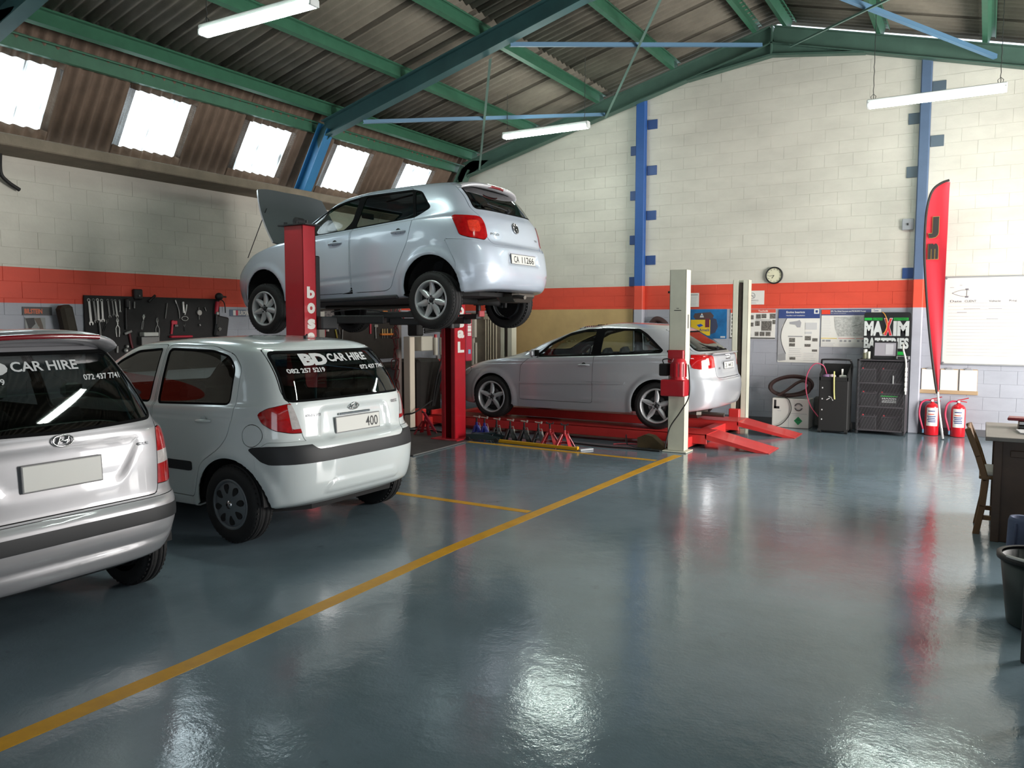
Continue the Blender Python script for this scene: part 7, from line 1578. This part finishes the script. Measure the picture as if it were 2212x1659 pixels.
# far board tools
G2 = 'hand tools on the far tool board'
def LT(pts, r, m, label, cat, name, extra=None): return stick(pts, r, m, label, cat, name, extra, G2)
LT([(700, 693), (701, 727)], .016, tred, 'red-handled mallet at the left of the far board', 'mallet', 'mallet', lambda mb, P: mb.box((wt + .02, P[0][1], P[0][2]), (.04, .12, .07), mat('tool_redl', C(200, 70, 56), .5), .01))
LT([(706, 706), (706, 716)], .03, white_p, 'white spray nozzle on the far board', 'nozzle', 'spray_nozzle', lambda mb, P: mb.box((wt + .02, P[0][1] + .05, P[0][2]), (.04, .10, .04), white_p, .01))
LT([(721, 703), (724, 715), (727, 730)], .013, tyel, 'curved yellow-handled tool on the far board', 'tool', 'yellow_tool'); LT([(729, 702), (733, 722)], .010, tdim, 'thin grey rod beside the yellow tool', 'rod', 'steel_rod'); LT([(799, 700), (799, 721)], .020, tred, 'short red cylinder tool on the far board', 'tool', 'red_tool'); LT([(739, 710), (738, 735)], .012, tdim, 'grey tube under the raised wheel', 'tube', 'steel_tube')
LT([(811, 704), (810, 712), (811, 731)], .018, tdim, 'adjustable grey wrench on the far board', 'wrench', 'adjustable_wrench', lambda mb, P: mb.box((wt + .015, P[0][1], P[0][2]), (.03, .09, .05), tsil, .008)); LT([(814, 674), (815, 679)], .016, tsil, 'small bright socket high on the far board', 'socket', 'socket'); LT([(828, 692), (833, 693)], .010, tdim, 'small clip beside the orange rack', 'clip', 'spring_clip')
y, z = LW(836, 722); r_ = empty('tool_rack', (0, 0, 0), label='orange tool rack holding screwdrivers on the far board', cat='rack'); k = MB(); k.box((wt + .03, y, z), (.06, .42, .035), tora, .005); k.build('shelf', r_)
for i, dy in enumerate((-.16, -.10, -.03, .08)): k = MB(); k.cyl((wt + .03, y + dy, z + .018), (wt + .03, y + dy, z + .10), .012, mat('bit_brass', C(176, 150, 100), .4), 8); k.cyl((wt + .03, y + dy, z - .018), (wt + .03, y + dy, z - .07), .006, tdim, 6); k.build('screwdriver', label=['leftmost brass-handled screwdriver in the orange rack', 'second brass-handled screwdriver from the left in the orange rack', 'third brass-handled screwdriver from the left in the orange rack', 'rightmost brass-handled screwdriver in the orange rack'][i], cat='screwdriver', group='screwdrivers in the orange rack')
y, z = LW(830, 675); k = MB(); k.box((wt + .02, y, z), (.03, .14, .06), tora, .01); k.build('orange_tool', label='orange block tool high on the far board', cat='tool'); 
k = MB(); y, z = LW(709, 684); k.box((wt + .03, y, z), (.05, .36, .19), mat('tray_pale', C(128, 120, 120), .6, var=.9, vscale=40), .01); k.box((wt + .05, y, z - .11), (.06, .36, .02), navy, .004); k.build('parts_tray', label='tray of loose bright parts at the top of the far board', cat='tray')
# bench and drawers under the far board
bn = empty('workbench', (0, 0, 0), label='dark workbench below the far tool board', cat='bench')
k = MB(); k.box((-8.98, 10.7, .86), (.68, 2.2, .05), mat('bench_top', C(50, 44, 40), .7), .006); k.build('top', bn)
for y_ in (9.7, 11.7):
    for x_ in (-9.26, -8.70): k = MB(); k.box((x_, y_, .42), (.06, .06, .84), tblk, .004); k.build('leg', bn)
k = MB(); k.box((-9.0, 10.7, .25), (.6, 2.0, .03), mat('bench_top', C(50, 44, 40)), .004); k.build('shelf', bn)
tc = empty('tool_cabinet', (-8.85, 8.6, 0), label='red tool cabinet with drawers seen through the white car windows', cat='tool cabinet')
k = MB(); k.box((0, 0, .50), (.48, .75, .88), mat('cab_red', C(120, 18, 30), .4), .01); k.build('case', tc)
for i in range(5): k = MB(); k.box((.246, 0, .17 + i * .155), (.012, .69, .14), mat('cab_red2', C(140, 22, 34), .4), .003); d_ = k.build('drawer', tc); k = MB(); k.box((.262, 0, .225 + i * .155), (.02, .60, .016), steel, .003); k.build('drawer_handle', d_)
for x_ in (-.18, .18):
    for y_ in (-.3, .3): k = MB(); k.cyl((x_ - .015, y_, .03), (x_ + .015, y_, .03), .03, tblk, 12); k.build('caster', tc)
k = MB(); k.box((-8.85, 8.6, 1.0), (.40, .5, .10), mat('box_blue', C(40, 110, 160), .4), .01); k.build('blue_box', label='blue plastic box on top of the red tool cabinet', cat='box')
# ---- desk, chair, bin at the right edge
wd = mat('desk_wood', C(74, 54, 40), .5, var=.3, vscale=5); wtop = mat('desk_top', C(128, 120, 114), .5, var=.2, vscale=4); wch = mat('chair_wood', C(116, 82, 46), .5, var=.25, vscale=6)
dk = empty('desk', (0, 0, 0), label='old dark wooden desk with worn pale top at the right edge', cat='desk')
k = MB(); k.box((.46, 7.25, .765), (.86, 1.0, .03), wtop, .004); k.build('top', dk)
k = MB(); k.box((.50, 7.25, .70), (.74, .90, .10), wd, .004); k.build('apron', dk)
for y_ in (6.81, 7.69): k = MB(); k.box((.49, y_, .375), (.74, .03, .75), wd, .004); k.box((.49, y_ - .017, .66), (.60, .012, .05), wd, .004); k.build('side_panel', dk)
for x_, y_ in ((.115, 6.80), (.115, 7.70), (.86, 6.80), (.86, 7.70)): k = MB(); k.box((x_, y_, .375), (.055, .055, .75), wd, .004); k.build('leg', dk)
k = MB(); k.box((.86, 7.25, .42), (.02, .88, .62), wd, .004); k.build('back_panel', dk)
k = MB(); k.box((.42, 7.15, .7865), (.36, .22, .012), mat('paper_grey', C(186, 184, 186), .6), .001, rot('Z', 6)); k.build('papers', label='loose pale papers lying on the desk top', cat='papers'); k = MB(); k.box((.42, 7.42, .7915), (.34, .24, .022), tblk, .004); k.build('black_folder', label='black folder on the desk top', cat='folder')
k = MB(); k.box((.36, 7.45, .8525), (.36, .16, .022), mat('punch_red', C(130, 30, 40), .4), .006, rot('Z', -4)); k.box((.30, 7.45, .822), (.10, .10, .038), steel, .008); k.build('red_stapler', label='dark red long-arm stapler on the desk', cat='stapler')
cr = empty('wooden_chair', (.08, 7.17, 0), label='wooden chair with pale seat facing the desk', cat='chair')
for y_ in (-.19, .19):
    k = MB(); pts = [(-.085, y_, 0), (-.05, y_, .22), (-.035, y_, .42), (-.09, y_, .60), (-.165, y_, .80)]
    for a, b_ in zip(pts[:-1], pts[1:]):
        d = Vector(b_) - Vector(a); R = Vector((0, 0, 1)).rotation_difference(d.normalized()).to_matrix(); k.box((Vector(a) + Vector(b_)) / 2, (.045, .038, d.length + .015), wch, .005, R)
    k.build('rear_leg', cr); k = MB(); k.box((.30, y_, .215), (.038, .038, .43), wch, .004); k.build('front_leg', cr)
    k = MB(); k.box((.12, y_, .13), (.36, .022, .035), wch, .003); k.build('stretcher', cr)
k = MB(); k.box((-.150, 0, .765), (.022, .36, .10), wch, .006, rot('Y', -17)); k.build('top_rail', cr); k = MB(); k.box((-.105, 0, .63), (.018, .36, .05), wch, .004, rot('Y', -17)); k.build('back_slat', cr)
k = MB(); k.box((.13, 0, .44), (.42, .42, .025), wch, .006); k.build('seat_frame', cr); k = MB(); k.box((.13, 0, .468), (.40, .40, .035), mat('seat_pale', C(206, 200, 192), .7), .012); k.build('seat', cr)
bi = empty('waste_bin', (.31, 4.98, 0), label='dark green round bin with white handle at the lower right edge', cat='bin')
k = MB(); k.lathe([(0, .01), (.15, .01), (.155, .02), (.195, .37), (.186, .37), (.146, .03), (0, .03)], mat('bin_dark', C(30, 42, 40), .5), 32, 'Z'); k.build('tub', bi); k = MB(); k.lathe([(.192, .355), (.212, .36), (.212, .385), (.188, .385)], tblk, 32, 'Z'); k.build('rim', bi)
k = MB(); k.tube([(.205 * math.cos(a), .205 * math.sin(a), .393) for a in np.linspace(-2.5, -.9, 14)], .009, white_p, 6); k.build('handle', bi)
bg_ = mat('cloth_blue', C(84, 92, 118), .85, var=.3, vscale=7); bg2 = mat('cloth_dark', C(52, 58, 70), .85, var=.3, vscale=7)
for j, (x_, y_, r_, h_, m_, lab_) in enumerate(((.235, 5.66, .075, .44, bg_, 'blue-grey fabric roll standing nearest the desk leg'), (.41, 5.64, .085, .46, bg2, 'dark grey fabric roll standing right of the blue-grey one'))):
    k = MB(); k.lathe([(0, .004), (r_ * .96, .004), (r_, .03), (r_ * 1.03, h_ * .5), (r_ * .95, h_ - .02), (r_ * .86, h_), (r_ * .6, h_ - .004), (r_ * .55, h_ - .05), (0, h_ - .05)], m_, 24, 'Z', (x_, y_, 0))
    k.tube([(x_ + r_ * 1.01 * math.cos(a), y_ + r_ * 1.01 * math.sin(a), .03 + (h_ - .06) * t) for t, a in ((0, -2.0), (.3, -1.95), (.6, -2.05), (1, -2.0))], .008, m_, 6); k.build('cloth_roll', label=lab_, cat='roll')
st_ = empty('side_table', (0, 0, 0), label='black side table whose leg stands at the right edge of the view', cat='table')
for x_, y_ in ((.228, 4.42), (.62, 4.42), (1.05, 4.42), (1.05, 3.7), (.228, 3.7)): k = MB(); k.box((x_, y_, .36), (.045, .045, .72), tblk, .004); k.build('leg', st_)
k = MB(); k.box((.65, 4.06, .732), (.88, .80, .024), tblk, .004); k.build('top', st_)
